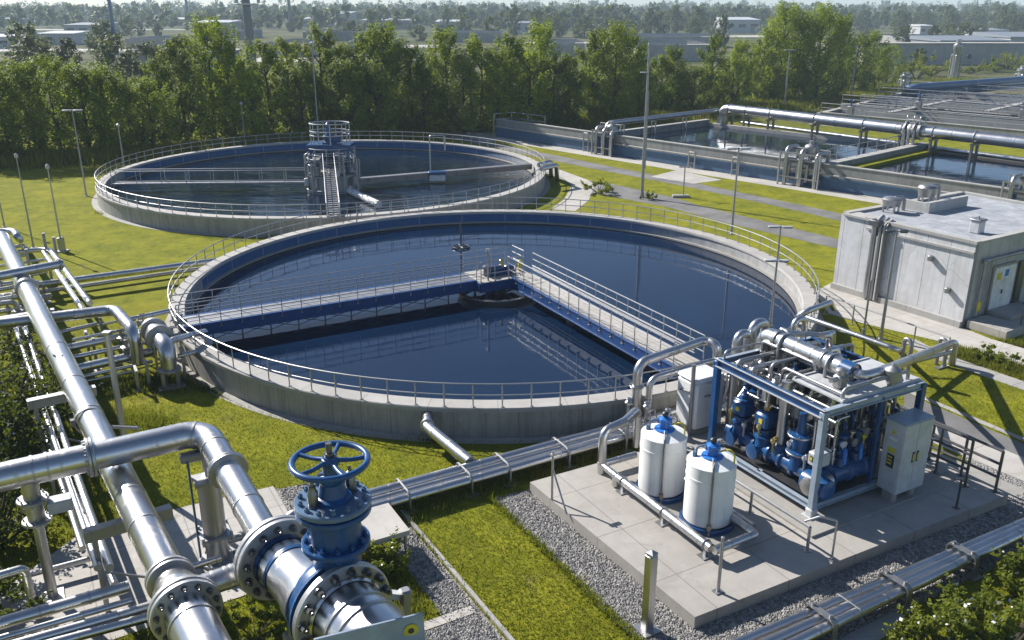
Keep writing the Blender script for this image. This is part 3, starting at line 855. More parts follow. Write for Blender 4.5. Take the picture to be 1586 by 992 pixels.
for sx in (-1, 1): m.bar(tc + Vector((1.45 * sx, -.95, 1.95)), tc + Vector((1.45 * sx * .1, -.95, 3.5)), .07, .07)
m.build('brace', M['blue'], t)
cc = [tc + Vector((2.1 * math.cos(2 * PI * k / 24), 2.1 * math.sin(2 * PI * k / 24), .5)) for k in range(24)]
m = MB(); m.tube(cc, .07, 8, closed=True); m.build('ring_pipe', M['galv'], t)
# gangway with treads from the front rim
ga = at(517, 337, FH + .12); gb = Vector((tc.x + .1, tc.y - 1.7, 2.5))
t = thing('access_gangway', 'stepped steel gangway climbing from the front rim to the drum tower', 'gangway', ga)
d = (gb - ga).normalized(); s = Vector((d.y, -d.x, 0)).normalized()
for sg in (1, -1):
    m = MB(); m.bar(ga + s * (.40 * sg), gb + s * (.40 * sg), .06, .2); m.build('stringer', M['galv'], t)
m = MB(); nt = 26
for i in range(nt):
    p = ga.lerp(gb, (i + .5) / nt); m.box(p, (.76, .24, .04), (s, Vector((0, 1, 0)), Vector((0, 0, 1))))
m.build('treads', M['galv'], t)
for sg in (1, -1):
    railing(t, [ga + s * (.42 * sg), gb + s * (.42 * sg)], .95, 7, (.5, 1.0), .026, mat=M['rail'])

# scraper arm on the left
t = thing('scraper_arm', 'long double-rail scraper arm from the left rim to the drum tower', 'scraper arm', at(172, 281, FH))
A1, B1 = at(173, 281, FH + .05), Vector((tc.x - 1.9, tc.y - .3, FH))
for sg in (0, 1):
    dd = (B1 - A1).normalized(); so = Vector((-dd.y, dd.x, 0)) * (.95 * sg)
    railing(t, [A1 + so + Vector((0, 0, -.25)), B1 + so + Vector((0, 0, -.25))], 1.0, 9, (.03, 1.0), .034, mat=M['rail'])
m = MB(); dd = (B1 - A1).normalized(); so = Vector((-dd.y, dd.x, 0)) * .47
m.bar(A1 + so + Vector((0, 0, -.3)), B1 + so + Vector((0, 0, -.3)), .8, .06); m.build('deck', M['galv'], t)
# dark scraper beam on the right with blue float box
A2, B2 = Vector((tc.x + 1.9, tc.y + .7, .85)), at(822, 258, .95)
t = thing('scraper_beam', 'dark skimmer beam lying across the right half of the farther tank', 'scraper beam', A2 + Vector((0, 0, -.4)))
m = MB(); m.bar(A2, B2, .5, .42); m.build('beam', M['dark_steel'], t)
m = MB(); m.bar(A2 + Vector((0, 0, .235)), B2 + Vector((0, 0, .235)), .56, .05); m.build('top_plate', M['galv'], t)
p = A2.lerp(B2, .44) + Vector((0, -.45, -.2))
t = thing('skimmer_box', 'small blue and white skimmer box under a thin portal frame', 'skimmer', p + Vector((0, 0, -.4)))
m = MB(); m.box(p + Vector((0, 0, .0)), (1.3, .7, .55), bev=.08); m.build('box_body', M['white'], t)
m = MB(); m.box(p + Vector((0, 0, .42)), (1.5, .8, .25), bev=.06); m.build('lid', M['blue'], t)
m = MB(); m.tube([p + Vector((-.6, .5, 0)), p + Vector((-.6, .5, 3.4)), p + Vector((.65, .5, 3.4)), p + Vector((.65, .5, 2.2))], .06, 8, fil=.15); m.build('portal_frame', M['rail'], t)
p1_, p2_ = at(541, 296, .55), at(587, 317, .55)
pipe('scum_pipe', 'white scum pipe reaching from the drum tower towards the right front rim', [p1_, p2_], .26, bands=(.2, .5, .93), mat=M['white'])
# outlet elbows on the right side of the far tank
pipe('overflow_pipe', 'steel overflow pipe arching over the right rim of the farther tank down to grass', [at(838, 262, 1.6), at(862, 256, 1.7), at(863, 280, 0) ], .2, fil=.45, bands=(.3, .7))
pipe('overflow_pipe', 'second overflow pipe bending down right behind the first on the far rim', [at(834, 256, 1.55), at(853, 251, 1.7), at(854, 274, 0)], .2, fil=.4, bands=(.3, .7))
# ------------------------------------------------------------------ rectangular basins on the right
M['conc_basin'] = m_concrete('basin_wall_concrete', (.34, .34, .335), panel=2.5, dirv=tuple(EX), stain=.4)
M['conc_basin_x'] = m_concrete('basin_cross_wall_concrete', (.30, .30, .295), panel=2.5, dirv=tuple(FX), stain=.4)
M['conc_basin_pale'] = m_concrete('basin_pale_concrete', (.46, .45, .43), panel=2.5, dirv=tuple(EX), stain=.2)
AXE = (EX, FX, Vector((0, 0, 1)))
BH, BW = 2.0, 1.35

def basin_wall(label, a, b, th=.35, z0=-.1, z1=BH, mat=None, blue=False, pipe_z=None, coping=True, name='basin_wall'):
    t = thing(name, label, 'wall', (Vector(a).x, Vector(a).y, 0))
    a = Vector((a[0], a[1], 0)); b = Vector((b[0], b[1], 0))
    m = MB(); m.bar(a + Vector((0, 0, (z0 + z1) / 2)), b + Vector((0, 0, (z0 + z1) / 2)), th, z1 - z0); m.build('wall_body', mat or M['conc_basin'], t, sharp=20)
    if coping:
        m = MB(); m.bar(a + Vector((0, 0, z1 + .03)), b + Vector((0, 0, z1 + .03)), th + .1, .07); m.build('coping', M['conc_basin_pale'], t, sharp=20)
    return t
FWT = .85
tw = basin_wall('long front wall of the rectangular basins with blue lower band and thin pipe', S(-23.5, FWT), S(60, FWT))
m = MB(); m.bar(S(-23.5, FWT - .185, .52), S(60, FWT - .185, .52), .03, 1.04)
M['blue_band'] = m_paint('faded_blue_band', (.055, .12, .22), .6, (.3, .3, .3), .12)
m.build('blue_band', M['blue_band'], tw)
m = MB(); m.tube([S(-23.5, FWT - .32, 1.2), S(60, FWT - .32, 1.2)], .06, 8)
for k in range(28): m.bar(S(-23 + k * 3, FWT - .2, 1.2), S(-23 + k * 3, FWT - .36, 1.2), .05, .05)
m.build('wall_pipe', M['conc_path'], tw)
# wall-end railing frame
guard_rail('tall pipe railing at the left end of the long basin wall', [S(-23.6, .4), S(-23.6, 3.0), S(-18, 3.2)], 2.6, 4, (.45, .75, 1.0), .06, name='end_railing')

# waters
for k, (s0, s1) in enumerate(((-6.8, 17.8), (18.3, 34.2), (34.8, 62))):
    poly = [S(s0, FWT), S(s1, FWT), S(s1, 18.2), S(s0, 18.2)]
    sheet('basin_water', [(p.x, p.y) for p in poly], BW, M['water_basin'])
    NOGRASS.append([(p.x, p.y) for p in poly])
basin_wall('dark cross wall closing the left end of the basins, with a blue-grey pipe', S(-7, FWT + .2), S(-7, 18.6), .5, mat=M['conc_basin_x'])
cw2 = basin_wall('dark cross wall between the two nearer basins with a railed top', S(18, FWT + .2), S(18, 18.6), .8, mat=M['conc_basin_x'])
railing(cw2, [S(17.7, 1.2, BH + .06), S(17.7, 18.2, BH + .06)], 1.05, 11, (.5, 1.0), .035)
cw3 = basin_wall('dark cross wall at the right edge with a railed top and green verge', S(34.5, FWT + .2), S(34.5, 18.6), .8, mat=M['conc_basin_x'])
railing(cw3, [S(34.2, 1.2, BH + .06), S(34.2, 18.2, BH + .06)], 1.05, 11, (.5, 1.0), .035)
basin_wall('low pale back wall behind the first rectangular basin', S(-7.2, 18.4), S(18, 18.4), .5, z1=1.7, mat=M['conc_basin_pale'], coping=False)
basin_wall('low pale back wall behind the second rectangular basin', S(18.4, 18.4), S(34.2, 18.4), .5, z1=1.7, mat=M['conc_basin_pale'], coping=False)
basin_wall('low back wall behind the basin at the right edge', S(34.8, 18.4), S(62, 18.4), .5, z1=1.7, mat=M['conc_basin_pale'], coping=False)
# raised green verges on the cross walls
for k, (s0, s1) in enumerate(((18.45, 19.5), (34.95, 36.4))):
    m = MB(); poly = [S(s0, 1.1), S(s1, 1.1), S(s1, 18), S(s0, 18)]; m.prism([(p.x, p.y) for p in poly], 1.2, 1.62)
    o = m.build('verge', M['grass'], sharp=20); o['kind'] = 'structure'
zone('back_path', [S(-7, 18.8), S(60, 18.8), S(60, 20.2), S(-7, 20.2)], .01, M['conc_path'])

# blue-grey pipe over the left cross wall
pipe('basin_pipe', 'blue-grey pipe on small trestles above the left cross wall of the basins', [S(-6.2, .6, .3), S(-6.2, .6, 3.1), S(-6.5, 19.6, 3.0)], .27, fil=.7, bands=(.3, .5, .7, .9), mat=M['steel_dull'])
for k, tt in enumerate((3.2, 8.2, 13.5)):
    t = thing('pipe_trestle', '%s trestle from the front under the blue-grey basin pipe' % ORD[k], 'trestle', S(-6.4, tt, BH), 'trestles under the basin pipes')
    m = MB()
    for sx in (-.25, .25): m.bar(S(-6.4 + sx, tt, 1.0), S(-6.4 + sx, tt, 2.78), .1, .1)
    m.bar(S(-6.75, tt, 2.72), S(-6.05, tt, 2.72), .12, .1); m.build('trestle_frame', M['galv'], t)

# the big silver main across the back
bp0, bp1 = at(1118, 168, 3.3), at(1650, 229, 3.3)
bd = (bp1 - bp0).normalized(); bL = (bp1 - bp0).length
fl = (at(1389, 205, 3.3) - bp0).length / bL
pipe('basin_main', 'large silver main running along the back of the rectangular basins', [bp0 + Vector((0, 0, -3)) + bd * .1, bp0 + bd * .1, bp1], .52, fil=.9, bands=(.16, .3, .45, .62, .76, .9), flanges=((fl + .045, 1.55, 12),), n=20)
bs = Vector((-bd.y, bd.x, 0))
k = 0
for px in (1122, 1160, 1212, 1300, 1388, 1452, 1500, 1560):
    c = bp0 + bd * ((px - 1118) / 532 * bL * .93 + 1.0)
    fpx = c
    t = thing('main_trestle', '%s trestle from the left under the large silver basin main' % ORD[k], 'trestle', (c.x, c.y, 0), 'trestles under the large silver main'); k += 1
    m = MB()
    for sg in (-1, 1): m.bar(c + bs * (.45 * sg) + Vector((0, 0, -3.3)), c + bs * (.45 * sg) + Vector((0, 0, -.5)), .2, .2)
    m.bar(c - bs * .75 + Vector((0, 0, -.6)), c + bs * .75 + Vector((0, 0, -.6)), .2, .18); m.bar(c - bs * .5 + Vector((0, 0, -1.7)), c + bs * .5 + Vector((0, 0, -1.7)), .08, .08)
    m.build('trestle_frame', M['dark_steel'], t)
    m = MB(); m.torus(c, bd, .54, .05, 24, 6); m.build('saddle_strap', M['galv'], t)
pipe('basin_branch', 'thinner silver pipe running below and behind the large basin main', [bp0 + bs * 1.3 + Vector((0, 0, -1.5)) + bd * 2, bp1 + bs * 1.3 + Vector((0, 0, -1.6))], .2, bands=(.2, .4, .6, .8))
# flanged valve on the main
vc = bp0 + bd * (fl * bL)
t = thing('main_valve', 'flanged valve with hoop guard where the large silver main crosses the middle wall', 'valve', (vc.x, vc.y, 0))
m = MB()
m.flange(vc - bd * .55, bd, .85, .2, 0, 12); m.flange(vc + bd * .35, bd, .85, .2, 0, 12)
m.lathe(vc - bd * .5, bd, [(0, .6), (.3, .74), (.55, .74), (.85, .6)], 24); m.build('valve_body', M['galv'], t)
m = MB()
for q in (-.5, .2, .8):
    m.tube([vc + bd * q + bs * -.5 + Vector((0, 0, .3)), vc + bd * q - bs * .5 + Vector((0, 0, 1.35)), vc + bd * q + bs * .5 + Vector((0, 0, 1.35)), vc + bd * q + bs * .5 + Vector((0, 0, .3))], .05, 8, fil=.2)
m.tube([vc - bd * .5 - bs * .5 + Vector((0, 0, 1.0)), vc + bd * .8 - bs * .5 + Vector((0, 0, 1.0))], .05, 8); m.build('hoop_guard', M['rail'], t)
m = MB()
for q in (-.5, 0, .5): m.cyl(vc + bd * q - bs * .7 + Vector((0, 0, -3.2)), vc + bd * q - bs * .7 + Vector((0, 0, .1)), .14, n=12)
m.box(vc + Vector((0, 0, -2.6)), (1.6, 1.6, 1.2), (bd, bs, Vector((0, 0, 1)))); m.build('riser_pipes', M['steel_dull'], t)

# pipe stations hung on the front wall
def station(label, s, k, wide=2.4, high=3.2):
    t = thing('pipe_station', label, 'pipe station', S(s, FWT - 1.0, 0))
    m = MB()
    for i in range(3):
        q = s - wide / 2 + wide * i / 2
        m.tube([S(q, FWT - .9, 0), S(q, FWT - .9, high - .4 - .15 * i), S(q, FWT + .9, high - .4 - .15 * i), S(q, FWT + .9, BW - .3)], .17 + .05 * (i % 2), 12, fil=.45)
    m.build('gooseneck_pipe', M['steel_dull'], t)
    m = MB(); m.tube([S(s - wide * .62, FWT - .75, high * .62), S(s + wide * .62, FWT - .75, high * .62)], .13, 12)
    m.tube([S(s - wide * .62, FWT - .6, .6), S(s + wide * .62, FWT - .6, .6)], .1, 12)
    m.tube([S(s - wide * .6, FWT - .55, 1.5), S(s + wide * .6, FWT - .55, 1.5)], .09, 10); m.build('header_pipe', M['galv'], t)
    m = MB()
    for i in range(4):
        q = s - wide * .45 + wide * .3 * i
        m.box(S(q, FWT - .55, 1.1 + .15 * (i % 2)), (.26, .3, 1.5), AXE, .04)
    m.build('pump_casing', M['blue_dark'] if k != 1 else M['steel_dull'], t)
    m = MB(); m.lathe(S(s + .2, FWT + .15, high - .75), (0, 0, 1), [(0, .55), (.5, .55), (.62, .45), (.72, .2), (.95, .2), (1.0, .1)], 20); m.build('collector_drum', M['galv'], t)
    m = MB()
    for sx in (-1, 1):
        m.bar(S(s + sx * wide * .66, FWT - 1.15, 0), S(s + sx * wide * .66, FWT - 1.15, high * .8), .12, .12)
    m.bar(S(s - wide * .66, FWT - 1.15, high * .78), S(s + wide * .66, FWT - 1.15, high * .78), .1, .1); m.bar(S(s - wide * .66, FWT - 1.15, .75), S(s + wide * .66, FWT - 1.15, .75), .08, .08)
    m.build('support_frame', M['galv'], t)
    railing(t, [S(s - wide * .7, FWT + .1, BH + .05), S(s + wide * .7, FWT + .1, BH + .05)], 1.0, 4, (.5, 1.0), .035)
    return t
station('left pipe station with goosenecks rising over the long basin wall', -6.0, 0, 2.0, 3.1)
station('middle pipe station with goosenecks and collector drum on the long basin wall', 16.2, 1, 2.8, 3.5)
station('right pipe station with goosenecks, just beyond the concrete building roof', 34.0, 2, 3.0, 3.4)
for k, (s, h) in enumerate(((-8.8, 1.9), (4.8, 1.5), (9.6, 1.6))):
    t = thing('wall_bracket', ('steel bracket frame beside the left pipe station', 'small steel bracket frame on the wall behind the tall lamp', 'thin steel post against the wall left of the middle station')[k], 'bracket', S(s, FWT - .6, 0))
    m = MB(); m.tube([S(s - .35, FWT - .5, 0), S(s - .35, FWT - .5, h), S(s + .35, FWT - .5, h), S(s + .35, FWT - .5, 0)], .07, 8, fil=.15); m.bar(S(s - .35, FWT - .5, .5), S(s + .35, FWT - .5, .5), .06, .06); m.build('bracket_frame', M['steel_dull'], t)

# ------------------------------------------------------------------ farther basins: parallel channels with railed walkways
c0 = at(1272, 168, 2.0); ds_ = c0 - S(0, 0, 2.0)
s0b, t0b = ds_.dot(EX), ds_.dot(FX)
zone('channel_floor', [S(s0b - 1, t0b - 1), S(s0b + 95, t0b - 1), S(s0b + 95, t0b + 60), S(s0b - 9, t0b + 60)], .006, M['conc_basin_pale'])
nch = 7
for k in range(nch):
    tt = t0b + k * 7.4; s_ = s0b - k * 1.25
    z1 = 1.5 + .5 * (k % 2)
    w_ = basin_wall('%s railed channel wall from the front among the farther basins' % ORD[k], S(s_, tt), S(s_ + 88, tt), .5, z1=z1, mat=M['conc_basin'] if k % 2 == 0 else M['conc_basin_pale'], name='channel_wall')
    railing(w_, [S(s_, tt, z1 + .06), S(s_ + 88, tt, z1 + .06)], 1.1, 30, (.5, 1.0), .034)
    if k < nch - 1:
        poly = [S(s_, tt + .25), S(s_ + 88, tt + .25), S(s_ + 88, tt + 7.1), S(s_, tt + 7.1)]
        sheet('channel_water', [(p.x, p.y) for p in poly], (.15, 1.2, .2, 1.2, .3, 1.2, .2)[k], M['water_basin'])
basin_wall('end wall closing the left side of the farther channels', S(s0b - .2, t0b - .2), S(s0b - 8, t0b + 43.5), .6, z1=1.3, mat=M['conc_basin_x'], name='channel_end_wall')
x1 = basin_wall('dark cross wall in the middle of the farther channels', S(s0b + 34, t0b + .3), S(s0b + 30, t0b + 21), .9, z1=1.45, mat=M['conc_basin_x'], name='channel_cross_wall')
railing(x1, [S(s0b + 33.6, t0b + .5, 1.5), S(s0b + 29.6, t0b + 20.8, 1.5)], 1.1, 10, (.5, 1.0), .05)
for k, (so, t_a, t_b, zz) in enumerate(((9, 0, 21, 2.5), (17, 8, 36, 2.7), (26, 0, 29, 2.6), (46, 4, 40, 2.7), (60, 0, 30, 2.6), (38, 15, 44, 2.8))):
    w_ = thing('cross_walkway', '%s slim railed walkway from the left crossing over the farther channels' % ORD[k], 'walkway', S(s0b + so, t0b + t_a, 0), 'slim walkways over the farther channels')
    m = MB(); m.bar(S(s0b + so, t0b + t_a, zz - .3), S(s0b + so - 1.5, t0b + t_b, zz - .3), .8, .12); m.build('deck', M['conc_basin_pale'], w_)
    for sg in (-.45, .45): railing(w_, [S(s0b + so + sg, t0b + t_a, zz - .24), S(s0b + so - 1.5 + sg, t0b + t_b, zz - .24)], 1.05, 9, (.5, 1.0), .034)
for k in range(12):
    q = S(s0b + 4 + (k * 17.3) % 58, t0b + 7.4 * (k % 6), 1.55 + .5 * ((k % 6) % 2))
    gt = thing('sluice_gate', '%s small grey sluice gate stand on the farther channel walls' % ORD[k], 'sluice gate', q, 'sluice gate stands on the channel walls')
    m = MB(); m.box(q + Vector((0, 0, .5)), (.7, .5, 1.0), AXE, .04); m.build('gate_box', M['galv'], gt); m = MB(); m.cyl(q + Vector((0, 0, 1.0)), q + Vector((0, 0, 1.9)), .09, n=8); m.torus(q + Vector((0, 0, 1.7)), (0, 0, 1), .3, .05, 14, 5); m.build('spindle', M['blue'], gt)
pipe('channel_pipe', 'dark blue pipe climbing along the back of the farther channels', [at(1404, 143, 0), at(1404, 137, 3.2), at(1586, 124, 3.4), at(1690, 118, 3.4)], .6, fil=1.0, mat=M['blue_grey'], bands=(.3, .6, .9))
pipe('channel_pipe', 'blue pipe lying lower in front of the channel back wall', [at(1400, 146, 2.0), at(1540, 136, 2.4), at(1690, 126, 2.4)], .55, fil=1.0, mat=M['blue_grey'], bands=(.3, .6, .9))
def vent_stack(label, p, h, r, name='vent_stack'):
    t = thing(name, label, 'stack', p)
    m = MB(); m.lathe(p, (0, 0, 1), [(0, r * 1.2), (.3, r * 1.2), (.35, r), (h * .7, r), (h * .75, r * 1.25), (h * .85, r * 1.25), (h * .9, r * .7), (h, r * .7)], 16); m.build('stack_body', M['steel_dull'], t)
    m = MB()
    for a in (0, 2.1, 4.2): m.tube([p + Vector((r * 1.5 * math.cos(a), r * 1.5 * math.sin(a), 0)), p + Vector((r * 1.5 * math.cos(a), r * 1.5 * math.sin(a), h * .6)), p + Vector((0, 0, h * .6))], r * .2, 8, fil=.2)
    m.build('side_pipes', M['galv'], t)
vent_stack('squat steel vessel at the near end of the dark blue channel pipe', at(1399, 141, 0), 3.2, .75, 'steel_vessel')
vent_stack('tall pale vent tower beyond the farther channels', at(1476, 122, 0), 8.0, .75)
vent_stack('cluster vessel at the right end of the blue channel pipes', at(1580, 136, 0), 4.0, .9, 'steel_vessel')

# ------------------------------------------------------------------ lamps and posts
def lamp(label, p, h, kind='double', r=.07, base=False, group='lamp posts', bent=False):
    p = Vector(p); t = thing('lamp_post', label, 'lamp post', p, group)
    m = MB(); m.tube([p, p + Vector((0, 0, h * .5)), p + Vector((0, 0, h))], [r, r * .8, r * .6], 10)
    m.build('pole', M['galv'] if not base else M['steel_dull'], t)
    m = MB()
    if base: m.box(p + Vector((0, 0, .45)), (.34, .34, .9), bev=.05); m.box(p + Vector((0, 0, .04)), (.6, .6, .08))
    else: m.box(p + Vector((0, 0, .02)), (r * 4.5, r * 4.5, .04)); m.cyl(p, p + Vector((0, 0, .35)), r * 1.35, n=10)
    m.build('base_plate', M['steel_dull'], t)
    def head(q, d, L, w):
        m = MB(); d = Vector(d).normalized(); s = Vector((-d.y, d.x, 0))
        m.box(q + d * (L / 2), (L, w, w * .45), (d, s, Vector((0, 0, 1))), w * .15)
        hd = m.build('lamp_head', M['cabinet'] if kind != 'box' else M['dark_steel'], t)
        g = MB(); g.box(q + d * (L * .55) - Vector((0, 0, w * .25)), (L * .7, w * .8, .02), (d, s, Vector((0, 0, 1)))); g.build('lens', M['glass'], hd)
    top = p + Vector((0, 0, h))
    if kind == 'double':
        head(top + Vector((.05, 0, -.05)), (1, .1, 0), .7, .26); head(top + Vector((-.05, 0, -.05)), (-1, -.1, 0), .7, .26)
    elif kind == 'single': head(top + Vector((0, 0, -.02)), (-1, .15, 0), .75, .28)
    elif kind == 'cap':
        m = MB(); m.lathe(top, (0, 0, 1), [(-.05, r * .8), (0, r * 1.9), (.16, r * 1.9), (.22, r * 1.0), (.26, .01)], 14); m.build('lamp_head', M['cabinet'], t)
    elif kind == 'box':
        head(top + Vector((.05, 0, -.02)), (1, -.1, 0), .42, .26); head(top + Vector((-.05, 0, -.02)), (-1, .1, 0), .42, .16)
    elif kind == 'mast':
        head(top + Vector((0, 0, -h * .16)), (-1, 0, 0), .6, .2)
        m = MB(); m.tube([p + Vector((.16, .1, h * .2)), p + Vector((.16, .1, h * .72))], .035, 6); m.build('cable_pipe', M['galv'], t)
        m = MB(); m.box(top + Vector((0, 0, .12)), (.22, .22, .3), bev=.03); m.build('top_sensor', M['galv'], t)
    elif kind == 'tee':
        head(top + Vector((.03, 0, -.04)), (1, -.1, 0), .5, .16); head(top + Vector((-.03, 0, -.04)), (-1, .1, 0), .5, .16)
        z = top - Vector((0, 0, 1.55))
        head(z, (1, -.15, 0), .5, .2); head(z, (-1, .15, 0), .55, .22)
    return t
lamp('slender double-headed lamp on the left lawn before the trees', at(134, 304), 6.7, 'double')
lamp('thin lamp post with square base block on the left lawn', at(97, 390), 5.1, 'cap', base=True, r=.06)
lamp('thin lamp post left of the one with a base block', at(52, 384), 5.6, 'cap', r=.055)
lamp('leaning thin post cut by the left edge of the lawn', at(7, 352), 4.6, 'cap', r=.055)
lamp('short round-capped lamp at the left rim of the farther tank', at(193, 262, 0), 3.9, 'cap', r=.08)
lamp('short round-capped lamp behind the back rim of the farther tank', at(380, 226), 4.4, 'cap', r=.09)
lamp('tall lamp mast rising behind the drum tower', at(494, 219), 10.4, 'cap', r=.11)
lamp('tall grey mast with side arm standing between the lawn strips', at(994, 306), 11.3, 'mast', r=.13)
lamp('tall lamp mast behind the left end of the silver basin main', at(1214, 169), 8.4, 'double', r=.13)
lamp('tall lamp mast with one wide head among the channel railings', at(1317, 156), 8.3, 'single', r=.14)
lamp('lamp post standing on the right rim of the nearer tank', at(1133, 363, NH), 5.2, 'double', r=.075)
lamp('thin post with pairs of arms at two heights inside the tank rim', at(1193, 505, NH - .6), 4.6, 'tee', r=.06)
lamp('dark-headed lamp post on the walk before the concrete building', at(1364, 525), 5.0, 'box', r=.075)
p = at(1058, 306)
t = thing('sample_post', 'short thin tee-topped post on the middle lawn strip', 'post', p)
m = MB(); m.cyl(p, p + Vector((0, 0, 2.4)), .05, n=8); m.build('pole', M['steel_dull'], t)
m = MB(); m.box(p + Vector((0, 0, 2.4)), (.9, .14, .1)); m.build('tee_arm', M['galv'], t); m = MB(); m.box(p + Vector((-.2, 0, .1)), (1.3, .5, .2), bev=.03); m.build('base_block', M['conc'], t)
p = at(1337, 519)
t = thing('marker_pole', 'plain slim pole left of the dark-headed lamp on the walk', 'pole', p)
m = MB(); m.cyl(p, p + Vector((0, 0, 2.6)), .05, n=8); m.build('pole', M['galv'], t); m = MB(); m.cyl(p, p + Vector((0, 0, .3)), .09, n=10); m.build('base_sleeve', M['galv'], t)
p = at(203, 742)
t = thing('square_post', 'tall plain grey post standing behind the front cross pipe', 'post', p)
m = MB(); m.tube([p, p + Vector((0, 0, 4.9))], [.11, .085], 8); m.build('shaft', M['steel_dull'], t); m = MB(); m.box(p + Vector((0, 0, 4.93)), (.24, .24, .08)); m.build('cap', M['steel_dull'], t)
p = at(1002, 976)
t = thing('bollard', 'square steel bollard on the gravel corner beside the pad', 'bollard', p)
m = MB(); m.box(p + Vector((0, 0, 1.06)), (.235, .235, 2.12), (UX, VX, Vector((0, 0, 1))), .025); m.build('shaft', M['steel'], t)
m = MB(); m.lathe(p + Vector((0, 0, 2.12)), (0, 0, 1), [(0, .15), (.05, .15), (.13, .015)], 4); m.build('cap', M['galv'], t)
m = MB(); m.box(p + Vector((0, 0, .025)), (.5, .5, .05), (UX, VX, Vector((0, 0, 1)))); m.build('base_plate', M['galv'], t)

# distant masts on the horizon
def mast(label, px, base, h, r, plat=0, name='mast'):
    p = at(px, base); t = thing(name, label, 'mast', p)
    m = MB(); m.tube([p, p + Vector((0, 0, h))], [r, r * .55], 12); m.build('shaft', M['dark_steel'] if plat else M['blue_grey'], t)
    if plat:
        m = MB()
        for q in range(plat):
            z = h * (.5 + .42 * q / plat)
            m.torus(p + Vector((0, 0, z)), (0, 0, 1), r * 2.2, r * .16, 16, 5); m.torus(p + Vector((0, 0, z + r * 1.2)), (0, 0, 1), r * 2.2, r * .1, 16, 5)
            for a in range(6): m.bar(p + Vector((r * 2.2 * math.cos(a), r * 2.2 * math.sin(a), z)), p + Vector((r * .6 * math.cos(a), r * .6 * math.sin(a), z)), r * .14, r * .14)
            for a in range(3): m.box(p + Vector((r * 2.4 * math.cos(a * 2.1), r * 2.4 * math.sin(a * 2.1), z + r * 1.2)), (r * .5, r * .5, r * 2.0))
        m.build('antenna_platform', M['steel_dull'], t)
    return t
mast('thick dark antenna mast with ringed platforms above the tree row', 391, 108, 30, 1.25, 5)
mast('thin blue-grey mast left of the antenna mast', 181, 84, 26, .75, name='chimney')
mast('slim distant mast between the other two on the left', 293, 46, 40, 1.1, name='pole_mast')
mast('slim distant mast with small platform right of the antenna mast', 451, 50, 36, 1.2, 2)

# ------------------------------------------------------------------ concrete building
BE = Vector((math.cos(R_(-58)), math.sin(R_(-58)), 0)); BN = Vector((-BE.y, BE.x, 0))   # along the lit wall; into the building
b0 = at(1289, 446); BL, BD, BHT = 7.3, 10.5, 4.0
def B(a, b, z=0.0): return Vector((b0.x, b0.y, 0)) + BE * a + BN * b + Vector((0, 0, z))
AXB = (BE, BN, Vector((0, 0, 1)))
t = thing('concrete_building', 'flat-roofed grey concrete building with pipes on its wall and a white door', 'building', b0)
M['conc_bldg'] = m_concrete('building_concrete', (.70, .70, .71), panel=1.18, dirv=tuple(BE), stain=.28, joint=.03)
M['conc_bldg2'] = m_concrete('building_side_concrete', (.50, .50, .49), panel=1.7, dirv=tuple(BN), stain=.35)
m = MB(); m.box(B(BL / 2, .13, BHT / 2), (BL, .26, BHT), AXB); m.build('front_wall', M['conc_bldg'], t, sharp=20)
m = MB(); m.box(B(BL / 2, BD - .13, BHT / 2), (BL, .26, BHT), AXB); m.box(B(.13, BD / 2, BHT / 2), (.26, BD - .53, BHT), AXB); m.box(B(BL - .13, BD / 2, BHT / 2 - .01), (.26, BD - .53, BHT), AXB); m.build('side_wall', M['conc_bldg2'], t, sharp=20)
m = MB(); m.box(B(BL / 2, BD / 2, BHT - .06), (BL - .54, BD - .54, .1), AXB); m.build('roof', M['roof'], t, sharp=20)
m = MB()
m.box(B(BL / 2 + .75, .1, BHT + .06), (BL - 1.4, .34, .14), AXB); m.box(B(BL - .12, BD / 2, BHT + .05), (.36, BD - .36, .12), AXB)
m.box(B(BL / 2, BD - .12, BHT + .05), (BL - .4, .36, .12), AXB); m.box(B(.12, BD / 2, BHT + .05), (.36, BD - .36, .12), AXB); m.box(B(1.0, .4, BHT + .02), (1.7, 1.0, .1), AXB)
m.build('parapet', M['conc_basin_pale'], t, sharp=20)
m = MB(); m.box(B(BL / 2 + .8, -.05, BHT - .42), (BL - 1.6, .1, .1), AXB); m.build('ledge', M['conc_basin_pale'], t, sharp=20); m = MB(); m.box(B(BL / 2, -.09, .14), (BL, .18, .34), AXB); m.build('wall_foot', M['conc_basin_pale'], t, sharp=20)
for k, (a, r, mt) in enumerate(((2.18, .14, 'steel_dull'), (2.5, .08, 'galv'), (2.72, .07, 'conc_path'), (2.86, .05, 'dark_steel'))):
    m = MB(); m.tube([B(a, -.2, .1), B(a, -.2, BHT - .1 + .05 * k), B(a, .35, BHT + .25 - .04 * k)], r, 10, fil=.2); m.build('wall_pipe', M[mt], t)
m = MB(); m.box(B(2.2, -.16, BHT - .0), (.6, .5, .3), AXB, .04); m.build('hopper_head', M['dark_steel'], t)
for a, z in ((5.3, 2.9), (6.4, 1.6)):
    m = MB(); m.box(B(a, -.12, z), (.2, .26, .26), AXB, .03); m.build('wall_lamp', M['steel_dull'], t)
